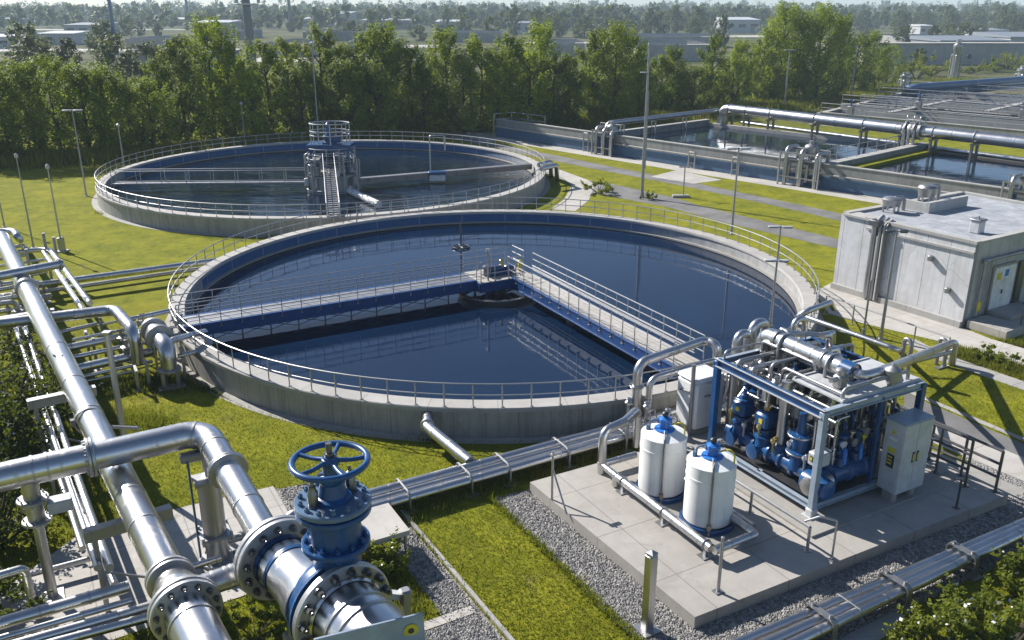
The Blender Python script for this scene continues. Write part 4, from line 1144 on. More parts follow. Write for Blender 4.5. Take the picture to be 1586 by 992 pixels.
# door on the right-hand side
dy = 2.6
m = MB(); m.box(B(BL + .05, dy, 1.55), (.12, 1.95, 2.35), AXB); m.build('door_frame', M['galv'], t)
dr = thing('door', None, None, (0, 0, 0)); dr.parent = t; dr.location = B(BL + .1, dy - .9, .4) - t.location
m = MB(); m.box(B(BL + .13, dy - .44, 1.53), (.06, .86, 2.2), AXB); m.box(B(BL + .13, dy + .44, 1.53), (.06, .86, 2.2), AXB); m.build('door_leaf', M['white'], dr)
m = MB(); m.box(B(BL + .175, dy - .5, 2.2), (.02, .3, .34), AXB); m.build('warning_sticker', M['yellow'], dr)
m = MB(); m.box(B(BL + .175, dy + .12, 2.3), (.02, .26, .32), AXB); m.build('blue_sticker', M['blue_bright'], dr)
m = MB(); m.box(B(BL + .19, dy - .08, 1.4), (.05, .06, .2), AXB); m.build('handle', M['dark_steel'], dr)
m = MB(); m.box(B(BL + .05, dy + 1.55, 1.6), (.14, .5, 2.1), AXB); m.build('louvre', M['dark_steel'], t)
m = MB(); m.tube([B(BL + .18, .7, .5), B(BL + .18, .7, 3.1)], .07, 10); m.tube([B(BL + .16, .6, 3.15), B(BL + .16, 6.0, 3.15)], .07, 10); m.tube([B(BL + .14, 1.35, 3.05), B(BL + .14, 1.35, .5)], .035, 8); m.build('side_conduit', M['galv'], t)
m = MB(); m.lathe(B(BL + .2, .7, 3.15), (0, 0, 1), [(-.12, .12), (0, .16), (.12, .1)], 12); m.build('junction_cap', M['galv'], t); m = MB(); m.box(B(BL + .24, .7, 1.0), (.14, .16, .5), AXB, .03); m.build('hydrant_valve', M['yellow'], t)
# steps
t = thing('door_step', 'two-level concrete landing below the white door of the building', 'steps', B(BL, 0, 0))
m = MB(); m.box(B(BL + 1.1, 2.6, .21), (1.9, 5.0, .42), AXB, .03); m.build('lower_landing', M['conc_slab'], t, sharp=20)
m = MB(); m.box(B(BL + .75, 3.0, .52), (1.15, 2.7, .2), AXB, .02); m.build('upper_landing', M['conc'], t, sharp=20)
m = MB(); m.box(B(BL + 1.45, .75, .425), (.9, 1.2, .012), AXB); m.build('worn_paint', M['conc_edge'], t)
p = B(BL + 1.85, 1.5, .42)
t = thing('step_post', 'short dark post on the edge of the building landing', 'post', p)
m = MB(); m.cyl(p, p + Vector((0, 0, 1.0)), .035, n=8); m.build('shaft', M['dark_steel'], t); m = MB(); m.box(p + Vector((0, 0, 1.03)), (.12, .12, .1)); m.build('cap', M['dark_steel'], t)
# roof things
def on_roof(a, b): return B(a, b, BHT - .01)
p = on_roof(BL - 1.3, 2.1)
t = thing('roof_vent', 'small square metal vent near the front roof corner', 'vent', p)
m = MB(); m.box(p + Vector((0, 0, .3)), (.5, .5, .6), AXB, .04); m.build('vent_box', M['cabinet'], t); m = MB(); m.box(p + Vector((0, 0, .64)), (.62, .62, .1), AXB, .04); m.cyl(p + Vector((0, 0, .69)), p + Vector((0, 0, .8)), .05, n=8); m.build('vent_cap', M['galv'], t)
p = on_roof(2.2, 4.2)
t = thing('roof_upstand', 'low concrete upstand wall bent round a corner on the roof', 'upstand', p)
m = MB(); m.box(p + BN * 1.4 + Vector((0, 0, .28)), (.2, 3.4, .56), AXB); m.box(p - BN * .2 + BE * -.8 + Vector((0, 0, .25)), (1.7, .2, .5), AXB); m.build('upstand_wall', M['conc_bldg2'], t, sharp=20)
for k, (a, b, hh) in enumerate(((1.0, 2.6, .8), (1.1, 5.4, 1.2))):
    p = on_roof(a, b)
    t = thing('roof_tank', ('squat steel header tank on legs at the left roof corner', 'taller steel hood with bent pipe behind the roof upstand')[k], 'roof tank', p)
    m = MB(); m.lathe(p + Vector((0, 0, hh * .45)), (0, 0, 1), [(0, .42), (hh * .4, .5), (hh * .5, .4), (hh * .55, .1)], 18); m.build('tank_body', M['galv'], t)
    for aa in range(4):
        m = MB(); m.bar(p + Vector((.4 * math.cos(aa * 1.57), .4 * math.sin(aa * 1.57), 0)), p + Vector((.4 * math.cos(aa * 1.57), .4 * math.sin(aa * 1.57), hh * .5)), .08, .08); m.build('leg', M['steel_dull'], t)
    m = MB(); m.tube([p + BN * .9 + BE * .1, p + BN * .9 + BE * .1 + Vector((0, 0, hh * .9)), p + BN * .2 + Vector((0, 0, hh * .9))], .1, 10, fil=.25); m.build('bent_pipe', M['galv'], t)
p = B(.3, BD - 2.3, BHT)
# walk railing by the building
g0, g1 = at(1277, 487), at(1466, 556)
guard_rail('thin single-bar railing along the near edge of the pale walk', [g0, g1], .95, 5, (1.0,), .035)
# ------------------------------------------------------------------ left pipe rack
MZ = 2.8
mA, mB_ = at(12, 388, MZ), at(247, 861, MZ)
md = (mB_ - mA).normalized(); ms = Vector((-md.y, md.x, 0))
mstart = mA - md * 3.0
mflr = at(262, 893, MZ)
tot = (mflr - mstart).length
def mfrac(px, py): return (at(px, py, MZ) - mstart).dot(md) / tot
pipe('main_pipe', 'long thick silver main running down the left side to the front', [mstart, mflr], .37, bands=[mfrac(x, y) for x, y in ((81, 547), (108, 600), (131, 648), (177, 727), (199, 775), (225, 820))], n=24)
f1 = mfrac(45, 455)
t = thing('pipe_clamp', 'bolted clamp ring around the thick left main near the crossing pipe', 'clamp', at(41, 447, MZ - .6))
m = MB(); q = at(41, 447, MZ); m.flange(q, md, .46, .09, .36, 10); m.flange(q + md * .16, md, .46, .09, .36, 0); m.build('clamp_ring', M['steel_dull'], t)
q = at(138, 652, MZ)
t = thing('pipe_clamp', 'clamp ring with side bolt around the thick left main above the cross pipe', 'clamp', q - Vector((0, 0, .5)))
m = MB(); m.lathe(q - md * .06, md, [(0, .37), (0, .41), (.12, .41), (.12, .37)], 28, cap=False); m.build('clamp_ring', M['galv'], t)
m = MB(); m.box(q - ms * .43 + Vector((0, 0, .05)), (.16, .1, .2), (md, ms, Vector((0, 0, 1)))); m.build('side_bolt', M['bolt'], t); m = MB(); m.bar(q + ms * .4 + Vector((0, 0, -.3)), q + ms * 1.3 + Vector((0, 0, -.6)), .08, .08); m.build('side_arm', M['galv'], t)

# flange, reducer and big coupling at the front end
t = thing('reducer_coupling', 'bolted reducer coupling joining the thick left main to the front pipe', 'coupling', (mflr.x, mflr.y, MZ - .8))
e = mflr
m = MB(); m.flange(e + md * .06, md, .50, .1, 0, 14); m.build('small_flange', M['flange'], t); m = MB(); m.flange(e + md * .2, md, .50, .1, 0, 0); m.build('small_flange', M['flange'], t)
m = MB(); m.lathe(e + md * .25, md, [(0, .40), (.25, .40), (.35, .47), (.8, .52), (.95, .50)], 28); m.build('reducer_cone', M['steel'], t)
e2 = e + md * 1.3
m = MB(); m.flange(e2 - md * .08, md, .70, .13, 0, 0); m.build('large_flange', M['flange'], t); m = MB(); m.flange(e2 + md * .08, md, .70, .13, 0, 0); m.bolts(e2 + md * .14, md, .59, 14, .042, .11); m.build('large_flange', [M['flange'], M['bolt']], t)
ext = [e2, e2 + md * 2.6, e2 + md * 2.6 + Vector((0, 0, -MZ))]
pipe('front_main', 'silver pipe leaving the big coupling towards the camera at the bottom left', ext, .47, fil=.8, bands=(.12, .4), n=24)

# steel columns under the main
for k, (px, py, lab) in enumerate(((45, 470, 'farthest steel trestle under the thick left main'), (100, 590, 'second steel trestle under the thick left main beside the bush'), (205, 778, 'near steel trestle with wide crossbeam under the thick left main'))):
    c = at(px, py, MZ); c = Vector((c.x, c.y, 0))
    t = thing('pipe_trestle', lab, 'trestle', c, 'trestles under the left main')
    off = ms * (.0 if k == 0 else .0)
    m = MB(); m.bar(c - ms * .42 * 0 + ms * .45, c + ms * .45 + Vector((0, 0, 2.3)), .3, .26, ms)
    m.box(c + ms * .45 + Vector((0, 0, .03)), (.55, .5, .06), (md, ms, Vector((0, 0, 1)))); m.box(c + ms * .45 + Vector((0, 0, .9)), (.42, .34, .06), (md, ms, Vector((0, 0, 1)))); m.build('column', M['galv'], t)
    m = MB(); m.bar(c + ms * -1.15 + Vector((0, 0, 2.26)), c + ms * .85 + Vector((0, 0, 2.26)), .26, .30); m.build('crossbeam', M['galv'], t)
    m = MB(); m.bar(c + ms * -.95, c + ms * -.95 + Vector((0, 0, 2.1)), .12, .12, ms); m.bar(c + ms * -.95 + Vector((0, 0, 1.2)), c + ms * .45 + Vector((0, 0, .4)), .05, .05); m.build('back_leg', M['galv'], t)

# thin lines left of the main
p1a, p1b = at(18, 490, 1.5), at(152, 880, 1.5)
pipe('service_pipe', 'outer one of two thin silver pipes beside the dark bush on the left', [p1a, p1b], .095, bands=(.1, .22, .34, .46), n=12)
p2a, p2b = at(31, 487, 1.5), at(170, 880, 1.5)
pipe('service_pipe', 'inner one of two thin silver pipes beside the dark bush on the left', [p2a, p2b], .1, bands=(.13, .25, .37, .49), n=12)
p3a, p3b = at(50, 610, .8), at(128, 850, .8)
pipe('service_pipe', 'dull thin pipe lying low outside the pair by the left bush', [p3a, p3b], .085, bands=(.2, .5, .75), n=12, mat=M['steel_dull'])
p4a, p4b = at(60, 640, .35), at(178, 905, .35)
pipe('service_pipe', 'weathered pipe near the ground under the left main', [p4a, p4b], .09, bands=(.3, .6), n=12, mat=M['steel_dull'])
for k, f in enumerate((.16, .3, .44, .72)):
    c = p1a.lerp(p1b, f); c2 = p2a.lerp(p2b, f)
    t = thing('pipe_hanger', '%s hanger from the back holding the two thin left pipes' % ORD[k], 'hanger', (c.x, c.y, 0), 'hangers of the thin left pipes')
    m = MB(); m.torus(c, md, .13, .025, 16, 6); m.torus(c2, md, .135, .025, 16, 6); m.bar(c - ms * .05 + Vector((0, 0, -.14)), c2 - ms * .75 + Vector((0, 0, -.14)), .07, .07); m.bar(c2 - ms * .6 + Vector((0, 0, -1.5)), c2 - ms * .6 + Vector((0, 0, -.1)), .09, .09); m.build('hanger_frame', M['galv'], t)

# the front cross pipe with elbow and descending leg
CZ = 3.55
cE = at(318, 668, CZ); cL = at(-40, 749, CZ); LF = at(430, 864, 3.0)
cLl = cL - (cE - cL).normalized() * 2.5
fr = lambda pt: None
pts = [cLl + Vector((0, 0, -CZ)), cLl, cE, LF]
Lr = [CZ, (cE - cLl).length, (LF - cE).length]; T = sum(Lr) - 1.1
def cfrac(px, py):
    q = at(px, py, CZ); return (Lr[0] - .25 + (q - cLl).dot((cE - cLl).normalized())) / T
def dfrac(px, py): return min(.985, (Lr[0] + Lr[1] - .6 + (at(px, py, 3.4) - cE).length) / T)
pipe('cross_pipe', 'thick silver pipe crossing the front left and turning down to the big valve', pts, .35, fil=.62, n=28, steps=10,
     bands=(cfrac(31, 727), cfrac(53, 722), cfrac(278, 677), dfrac(330, 690), dfrac(378, 760), dfrac(398, 800)), flanges=((cfrac(119, 712), 1.42, 16), (dfrac(349, 716), 1.4, 16)))
# tee stub with post under the cross pipe
q = at(42, 733, CZ)
t = thing('pipe_stand', 'tall pipe stand with flanged stub under the front cross pipe', 'pipe stand', (q.x, q.y, 0))
m = MB(); m.cyl(q + Vector((0, 0, -.1)), q + Vector((0, 0, -1.35)), .2, n=18); m.build('stub_pipe', M['steel_dull'], t)
m = MB(); m.flange(q + Vector((0, 0, -.72)), (0, 0, 1), .36, .08, 0, 8); m.build('stub_flange', M['galv'], t); m = MB(); m.flange(q + Vector((0, 0, -1.3)), (0, 0, 1), .34, .07, 0, 8); m.build('stub_flange', M['galv'], t)
m = MB(); m.tube([Vector((q.x, q.y, 0)), q + Vector((0, 0, -1.3))], .125, 12); m.box((q.x, q.y, .03), (.5, .5, .06), (UX, VX, Vector((0, 0, 1)))); m.build('post', M['steel_dull'], t)
m = MB(); m.box(q + UX * .55 + Vector((0, 0, -1.0)), (.55, .4, .32), (UX, VX, Vector((0, 0, 1))), .02); m.build('bracket_box', M['cabinet'], t)

# column holding the descending leg
q = at(339, 868)
t = thing('pipe_column', 'stout round column with saddle under the descending front pipe', 'column', q)
m = MB(); m.cyl(q, q + Vector((0, 0, 2.45)), .3, n=24); m.build('column_shaft', M['steel_dull'], t)
m = MB(); m.box(q + Vector((0, 0, 2.5)), (.75, .62, .08), (UX, VX, Vector((0, 0, 1)))); m.box(q + VX * .35 - UX * .2 + Vector((0, 0, 3.05)), (.75, .3, .24), (UX, VX, Vector((0, 0, 1))), .04); m.bar(q + VX * .25 + Vector((0, 0, 2.5)), q + VX * .35 + Vector((0, 0, 3.0)), .4, .1); m.build('saddle', M['galv'], t)
m = MB(); m.box(q + Vector((0, 0, .85)), (.82, .78, .1), (UX, VX, Vector((0, 0, 1))), .03)
for sx in (-.36, .36):
    for sy in (-.34, .34): m.cyl(q + UX * sx + VX * sy + Vector((0, 0, .74)), q + UX * sx + VX * sy + Vector((0, 0, .98)), .04, n=6)
m.build('collar_plate', M['galv'], t)
m = MB(); m.bar(q - UX * .42 + VX * .2, q - UX * .42 + VX * .2 + Vector((0, 0, 3.0)), .12, .05, UX); m.build('blue_strut', M['blue_grey'], t)
m = MB(); m.flange(q + Vector((0, 0, .06)), (0, 0, 1), .5, .1, 0, 8); m.build('base_flange', M['galv'], t)
q2 = at(372, 850)
t = thing('small_valve', 'small steel valve fittings at the foot of the round column', 'valve', q2)
m = MB(); m.tube([q2 - UX * .5 + Vector((0, 0, .35)), q2 + UX * .8 + Vector((0, 0, .35))], .1, 12); m.flange(q2 + UX * .1 + Vector((0, 0, .35)), UX, .2, .07, 0, 6); m.flange(q2 + UX * .4 + Vector((0, 0, .35)), UX, .2, .07, 0, 6); m.cyl(q2 + UX * .25 + Vector((0, 0, .35)), q2 + UX * .25 + Vector((0, 0, .8)), .07, n=10); m.lathe(q2 + UX * .25 + Vector((0, 0, .8)), (0, 0, 1), [(0, .16), (.05, .16), (.1, .04)], 12); m.build('valve_body', M['galv'], t)

# pipes low in the bottom left corner, along the grid
def run(name, label, a, b, r, z, **k): return pipe(name, label, [at(a[0], a[1], z), at(b[0], b[1], z)], r, **k)
run('ground_pipe', 'thickest of the low pipes in the bottom left corner', (-60, 983), (200, 908), .15, 1.0, bands=(.2, .45, .75), n=16)
run('ground_pipe', 'thin low pipe just below the thickest one at bottom left', (-60, 1006), (205, 930), .08, .9, bands=(.3, .7), n=12)
run('ground_pipe', 'upper of the two front low pipes leading to the coupling', (-40, 1016), (236, 938), .115, .8, bands=(.3, .8), n=14)
run('ground_pipe', 'lowest front low pipe leading to the coupling', (0, 1018), (238, 954), .115, .7, bands=(.5, .85), n=14)
qa, qb = at(-30, 900, 1.75), at(38, 880, 1.75)
pipe('bent_pipe', 'short pipe with square elbow standing on the thickest low pipe', [qa, qb, qb + Vector((0, 0, -.8))], .1, fil=.12, bands=(.35, .62, .95), n=14)
run('ground_pipe', 'thin pipe crossing behind the front trestle along the paved pad', (40, 892), (168, 858), .075, .35, bands=(.6,), n=12, mat=M['steel_dull'])
run('ground_pipe', 'thin pipe stub between the main and the round column', (262, 890), (342, 864), .08, 1.5, bands=(.5, .9), n=12)
# branch into the valve
run('branch_pipe', 'ribbed branch pipe joining the left coupling to the big valve', (288, 918), (404, 876), .25, 2.6, bands=(.35, .52, .6, .72, .82), n=24)

# ------------------------------------------------------------------ big gate valve
vd = Vector((math.cos(R_(-51)), math.sin(R_(-51)), 0)); vs_ = Vector((-vd.y, vd.x, 0))
t = thing('gate_valve', 'big flanged gate valve with blue handwheel at the front of the picture', 'valve', (LF.x + vd.x * 2, LF.y + vd.y * 2, 0))
m = MB(); m.flange(LF - vd * .09, vd, .92, .15, 0, 0, n=48); m.build('inlet_flange', M['flange'], t); m = MB(); m.flange(LF + vd * .08, vd, .92, .15, 0, 0, n=48); m.bolts(LF + vd * .15, vd, .76, 14, .055, .13); m.build('inlet_flange', [M['flange'], M['bolt']], t)
m = MB(); m.lathe(LF + vd * .15, vd, [(0, .60), (.3, .60), (.5, .58), (1.1, .58), (1.3, .64), (1.7, .70)], 40); m.build('inlet_neck', M['steel'], t)
m = MB(); m.lathe(LF + vd * .17, vd, [(0, .62), (.16, .62)], 40, cap=False); m.lathe(LF + vd * .6, vd, [(0, .595), (.1, .60), (.1, .595)], 40, cap=False); m.build('neck_band', M['blue'], t)
FF = LF + vd * 2.45 + vs_ * .22
m = MB()
m.lathe(FF - vd * .85, vd, [(0, .66), (.12, .80), (.3, .88), (.5, .86), (.62, .9)], 44)
m.lathe(FF - vd * .30, vd, [(0, .8), (.0, .98), (.10, 1.01), (.10, .8)], 48, cap=False)
m.build('valve_body', M['blue'], t)
m = MB(); m.flange(FF, vd, 1.03, .2, 0, 0, n=56); m.bolts(FF + vd * .095, vd, .91, 16, .062, .17); m.build('outlet_flange', [M['flange'], M['bolt']], t); m = MB(); m.lathe(FF + vd * .1, vd, [(0, .8), (.06, .8), (.1, .755)], 40, cap=False); m.build('flange_collar', M['steel'], t)
VB = LF + vd * 2.02 + vs_ * .40
Z = Vector((0, 0, 1))
def V3(z): return Vector((VB.x, VB.y, z))
m = MB(); m.lathe(V3(3.2), Z, [(0, .5), (.55, .46), (.85, .46), (1.0, .56), (1.05, .62)], 40); m.build('bonnet_neck', M['blue'], t)
m = MB(); m.flange(V3(4.30), Z, .66, .12, 0, 12, br=.05); m.build('neck_flange', M['blue'], t)
m = MB(); m.lathe(V3(4.3), Z, [(0, .5), (.2, .5), (.6, .5), (.8, .55)], 40); m.build('bonnet', M['blue'], t)
m = MB(); m.flange(V3(5.03), Z, .72, .12, 0, 0, n=48); m.build('bonnet_lower_flange', M['blue'], t)
m = MB(); m.flange(V3(5.19), Z, .73, .12, 0, 14, br=.05, bh=.07, n=48); m.build('bonnet_flange', M['blue_grey'], t)
m = MB(); m.lathe(V3(5.25), Z, [(0, .36), (.06, .36), (.1, .28), (.35, .22), (.42, .26), (.5, .26), (.54, .16), (.9, .13)], 28); m.build('stem_housing', M['blue'], t)
for sx in (-1, 1):
    m = MB(); q = V3(5.25) + UX * (.40 * sx) + VX * (.10 * sx); m.lathe(q, Z, [(0, .12), (.05, .12), (.05, .10), (.3, .10), (.34, .07), (.42, .07), (.44, .04), (.52, .03)], 16); m.build('gland_fitting', M['bolt'], t)
m = MB(); m.cyl(V3(5.7), V3(6.42), .06, n=12); m.lathe(V3(5.98), Z, [(-.16, .11), (-.1, .15), (.1, .13), (.16, .09), (.24, .10)], 16); m.build('stem', M['bolt'], t)
HZ = 6.04
wh = thing('handwheel', None, None, (0, 0, 0)); wh.parent = t; wh.location = V3(HZ) - t.location
m = MB(); m.torus(V3(HZ), Z, .70, .062, 56, 12); m.build('wheel_rim', M['blue'], wh)
m = MB(); m.lathe(V3(HZ), Z, [(-.08, .14), (-.05, .17), (.06, .15), (.08, .12)], 18); m.build('wheel_hub', M['blue'], wh)
for k in range(5):
    a = 2 * PI * k / 5 + .25; dv = Vector((math.cos(a), math.sin(a), 0))
    m = MB(); m.tube([V3(HZ + .01) + dv * .1, V3(HZ - .02) + dv * .4, V3(HZ) + dv * .69], [.052, .042, .05], 10); m.build('spoke', M['blue'], wh)
# outlet pipe
oe = FF + vd * .1
pipe('outlet_pipe', 'wide silver outlet pipe leaving the big valve at the bottom edge', [oe, oe + vd * 3.0, oe + vd * 3.0 + Vector((0, 0, -3.0))], .74, fil=1.2, bands=(.10, .16), n=40, mat=M['steel'])
# stand below the valve
q = LF + vd * 1.7; q = Vector((q.x, q.y, 0))
t = thing('valve_plinth', 'concrete plinth carrying the big gate valve', 'plinth', q)
m = MB(); m.box(q + Vector((0, 0, 1.0)), (1.3, 1.0, 2.0), (vd, vs_, Z), .04); m.build('plinth_body', M['conc'], t, sharp=25)
m = MB(); m.box(q + Vector((0, 0, 2.14)), (.9, .9, .3), (vd, vs_, Z)); m.build('cradle', M['galv'], t)
# bracket and sign panel at the bottom edge
q = at(628, 930, 2.6)
t = thing('bracket_post', 'small steel bracket post right of the front flange', 'bracket', (q.x, q.y, 0))
m = MB(); m.bar(Vector((q.x, q.y, 0)), q + Vector((0, 0, .1)), .16, .16, UX); m.box(q + Vector((0, 0, .1)), (.24, .24, .34), (UX, VX, Z), .04); m.build('post', M['galv'], t)
m = MB(); m.bar(q + Vector((0, 0, .1)), q - UX * .55 + VX * .2 + Vector((0, 0, .25)), .14, .14); m.build('arm', M['white'], t)
sa, sb = at(486, 990, 4.15), at(655, 949, 4.15)
sdir = (sb - sa).normalized(); sn_ = Vector((sdir.y, -sdir.x, 0)); up = Vector((-sn_.x * .15, -sn_.y * .15, .98)).normalized()
t = thing('sign_panel', 'blue-grey metal panel with round yellow sticker at the bottom edge', 'panel', Vector((sa.x, sa.y, 0)))
m = MB(); c = (sa + sb) / 2 - up * .45; m.box(c, ((sb - sa).length, .05, .9), (sdir, sn_, up), .008); m.build('panel_plate', M['blue_grey'] if False else M['frame'], t)
q = at(637, 968, 3.05)
m = MB(); m.lathe(sb - sdir * .24 - up * .26 + sn_ * .026, sn_, [(0, .13), (.012, .13), (.012, .001)], 24); m.build('round_sticker', M['yellow'], t)
m = MB(); m.lathe(sb - sdir * .24 - up * .26 + sn_ * .039, sn_, [(0, .055), (.006, .055), (.006, .001)], 16); m.build('sticker_symbol', M['decal'], t)
m = MB()
for f in (.2, .85): q = sa.lerp(sb, f) - sn_ * .06; m.bar(Vector((q.x, q.y, 0)), q - up * .3, .09, .09, UX)
m.build('panel_legs', M['galv'], t)

# raised concrete platform right of the valve
t = thing('raised_platform', 'raised pale concrete platform on thin legs beside the big valve', 'platform', W(-4.95, 6.5, 0))
m = MB(); m.prism([(p.x, p.y) for p in (W(-4.85, 5.85), W(-4.85, 7.4), W(-7.2, 7.4), W(-7.2, 5.85))], .80, .95); m.build('platform_slab', M['conc_path'], t, sharp=20)
m = MB(); m.bar(W(-5.93, 5.85, .952), W(-5.93, 7.4, .952), .025, .012); m.build('slab_joint', M['decal'], t)
for u, v in ((-4.95, 5.95), (-7.1, 5.95), (-4.95, 7.3), (-7.1, 7.3)):
    m = MB(); m.cyl(W(u, v, 0), W(u, v, .8), .04, n=8); m.build('leg', M['steel_dull'], t)

# ------------------------------------------------------------------ junction by the tank (middle left)
a0, a1 = W(-15.5, 25.6, 2.2), at(178, 480, 2.2)
a2 = at(203, 508, 2.2)
pipe('junction_pipe', 'thick upper pipe with elbow at the left junction beside the nearer tank', [a0, a1, a2 + (a2 - a1).normalized() * .3, a2 + (a2 - a1).normalized() * .3 + Vector((0, 0, -1.4))], .23, fil=.5, bands=(.25, .42, .56, .68, .75, .83), n=18)
def zrun(label, a, b, z, r, **k): return pipe('junction_pipe', label, [at(a[0], a[1], z), at(b[0], b[1], z)], r, **k)
zrun('upper of three level pipes leading from the left main to the drum valve', (96, 541), (236, 512), 1.35, .155, bands=(.1, .5, .85), n=14)
zrun('thin middle one of three level pipes leading to the drum valve', (98, 557), (236, 528), 1.1, .10, bands=(.3, .8), n=12)
zrun('lowest, thick one of three level pipes leading to the drum valve', (104, 575), (240, 544), .95, .185, bands=(.25, .55, .85), n=14)
zrun('short level pipe under the thick upper junction pipe', (84, 517), (150, 502), 1.6, .085, bands=(.5,), n=12)
zrun('small pipe arching towards the rail end of the nearer tank', (192, 497), (262, 482), 2.0, .11, bands=(.3, .6), n=12)
q = at(246, 522, 1.75)
t = thing('drum_valve', 'short flanged drum valve with elbow at the left edge of the nearer tank', 'valve', (q.x, q.y, 0))
jd = Vector((math.cos(R_(-57)), math.sin(R_(-57)), 0)); js = Vector((-jd.y, jd.x, 0))
m = MB(); m.lathe(q - jd * 1.0, jd, [(0, .32), (.1, .38), (.9, .38), (1.0, .32)], 24); m.build('drum_body', M['steel'], t)
m = MB(); m.flange(q - jd * 1.0, jd, .50, .1, 0, 12); m.build('drum_flange', M['flange'], t)
for dd, bb in ((-.85, 0), (.0, 12), (.14, 0)):
    m = MB(); m.flange(q + jd * dd, jd, .52, .1, 0, bb); m.build('drum_flange', M['flange'], t)
el = at(262, 537, 1.75)
m = MB(); m.tube([q + jd * .15, q + jd * 1.25, q + jd * 1.25 + Vector((0, 0, -1.0))], .30, 20, fil=.5); m.build('elbow_pipe', M['steel'], t)
lb = q + jd * 1.25
m = MB(); m.flange(lb + Vector((0, 0, -.95)), (0, 0, 1), .44, .09, 0, 10); m.build('foot_flange', M['galv'], t)
for sx in (-1, 1):
    m = MB(); m.cyl(Vector((lb.x, lb.y, 0)) + UX * (.26 * sx), Vector((lb.x, lb.y, .8)) + UX * (.26 * sx), .1, n=12); m.build('leg', M['galv'], t)
m = MB(); m.box((lb.x, lb.y, .04), (1.0, .5, .07), (UX, VX, Z)); m.build('foot_plate', M['galv'], t)
pipe('tank_inlet', 'bent silver inlet pipe from the drum valve into the nearer tank', [at(256, 536, 1.75), at(268, 527, 1.75), at(318, 514, 1.45)], .13, fil=.3, bands=(.3, .7), n=14)
pipe('tank_inlet', 'lower inlet pipe on a post beneath the bent tank inlet', [at(276, 552, 1.1), at(305, 545, 1.1)], .1, bands=(.5,), n=12)
for k, (px, py, h) in enumerate(((288, 590, 1.3), (215, 605, .9), (232, 600, 1.0), (142, 568, 1.5), (152, 575, 1.5), (166, 560, 1.9))):
    q = at(px, py)
    t = thing('pipe_support', '%s support post from the tank among the left junction pipes' % ORD[k], 'support', q, 'support posts under the left junction')
    m = MB(); m.bar(q, q + Vector((0, 0, h)), .11, .11, UX); m.build('post', M['galv'], t); m = MB(); m.bar(q - VX * .35 + Vector((0, 0, h)), q + VX * .35 + Vector((0, 0, h)), .1, .08); m.build('crosshead', M['galv'], t); m = MB(); m.box(q + Vector((0, 0, .03)), (.3, .3, .05), (UX, VX, Z)); m.build('foot', M['galv'], t)
# risers with valves in the junction
for k, (px, py, z) in enumerate(((196, 545, 1.2), (206, 520, 1.3), (189, 530, 1.2))):
    q = at(px, py, z)
    t = thing('small_valve', ('small wheel valve on the lowest junction pipe', 'small wheel valve on the upper junction pipe', 'small wheel valve on the thin junction pipe')[k], 'valve', q - Vector((0, 0, .2)))
    m = MB(); m.lathe(q + Vector((0, 0, -.2)), Z, [(0, .12), (.3, .14), (.36, .2), (.42, .2), (.46, .07), (.7, .05)], 14); m.build('valve_body', M['galv'], t); m = MB(); m.torus(q + Vector((0, 0, .5)), Z, .15, .02, 18, 6); m.build('wheel', M['bolt'], t)
# denser cluster before the tank wall
rj = random.Random(21)
for k in range(7):
    px, py = 200 + k * 14 + rj.uniform(-4, 4), 500 + rj.uniform(-6, 34); z = rj.uniform(.9, 1.9); q = at(px, py, z)
    a = rj.choice((UX, VX, -VX))
    pipe('junction_riser', '%s from the left of the thin risers crowded round the drum valve' % ORD[k], [Vector((q.x, q.y, 0)), q, q + a * rj.uniform(.5, 1.3), q + a * 1.3 - Z * .5], rj.choice((.045, .06, .08)), fil=.14, bands=(.3, .6), flanges=((.45, 1.7, 0),), n=12, group='thin risers round the drum valve')
for k, (ax_, ay, bx, by_, z, r) in enumerate(((112, 527, 196, 510, 1.75, .06), (100, 590, 236, 560, .55, .07), (92, 600, 210, 574, .35, .05), (150, 505, 262, 480, 1.5, .05))):
    pipe('junction_line', ('slim upper line', 'low line just above the grass', 'lowest slim line', 'slim line reaching the tank rim')[k] + ' among the left junction pipes', [at(ax_, ay, z), at(bx, by_, z)], r, bands=(.25, .5, .75), n=12)
for k, (px, py, z) in enumerate(((222, 500, 1.9), (232, 545, 1.0), (268, 520, 1.7), (280, 500, 1.6))):
    q = at(px, py, z)
    t = thing('hand_valve', '%s small hand valve from the left beside the tank rim' % ORD[k], 'valve', q - Z * .2, 'small hand valves by the tank rim')
    m = MB(); m.lathe(q - UX * .25, UX, [(0, .16), (.06, .16), (.07, .1), (.43, .1), (.44, .16), (.5, .16)], 14); m.cyl(q, q + Z * .34, .03, n=8); m.build('valve_body', M['galv'], t); m = MB(); m.torus(q + Z * .34, Z, .13, .02, 16, 6); m.bar(q + Z * .34 - UX * .12, q + Z * .34 + UX * .12, .025, .02); m.build('wheel', M['bolt'], t)
# more lines and fittings along the left edge
for k, (a_, b_, z, r) in enumerate((((-30, 455), (60, 437), 2.0, .1), ((-30, 470), (50, 455), 1.3, .12), ((-30, 500), (42, 487), 1.0, .1), ((-20, 405), (40, 395), 1.6, .1), ((-20, 415), (70, 402), .9, .08))):
    pipe('edge_pipe', ('level pipe entering from the left below the crossing pipe', 'thicker level pipe entering from the left edge', 'level pipe entering lowest above the left bush', 'short level pipe beneath the arches at the left edge', 'low level pipe beneath the arches at the left edge')[k], [at(*a_, z), at(*b_, z)], r, bands=(.2, .45, .7), flanges=((.6, 1.6, 0),), n=12)
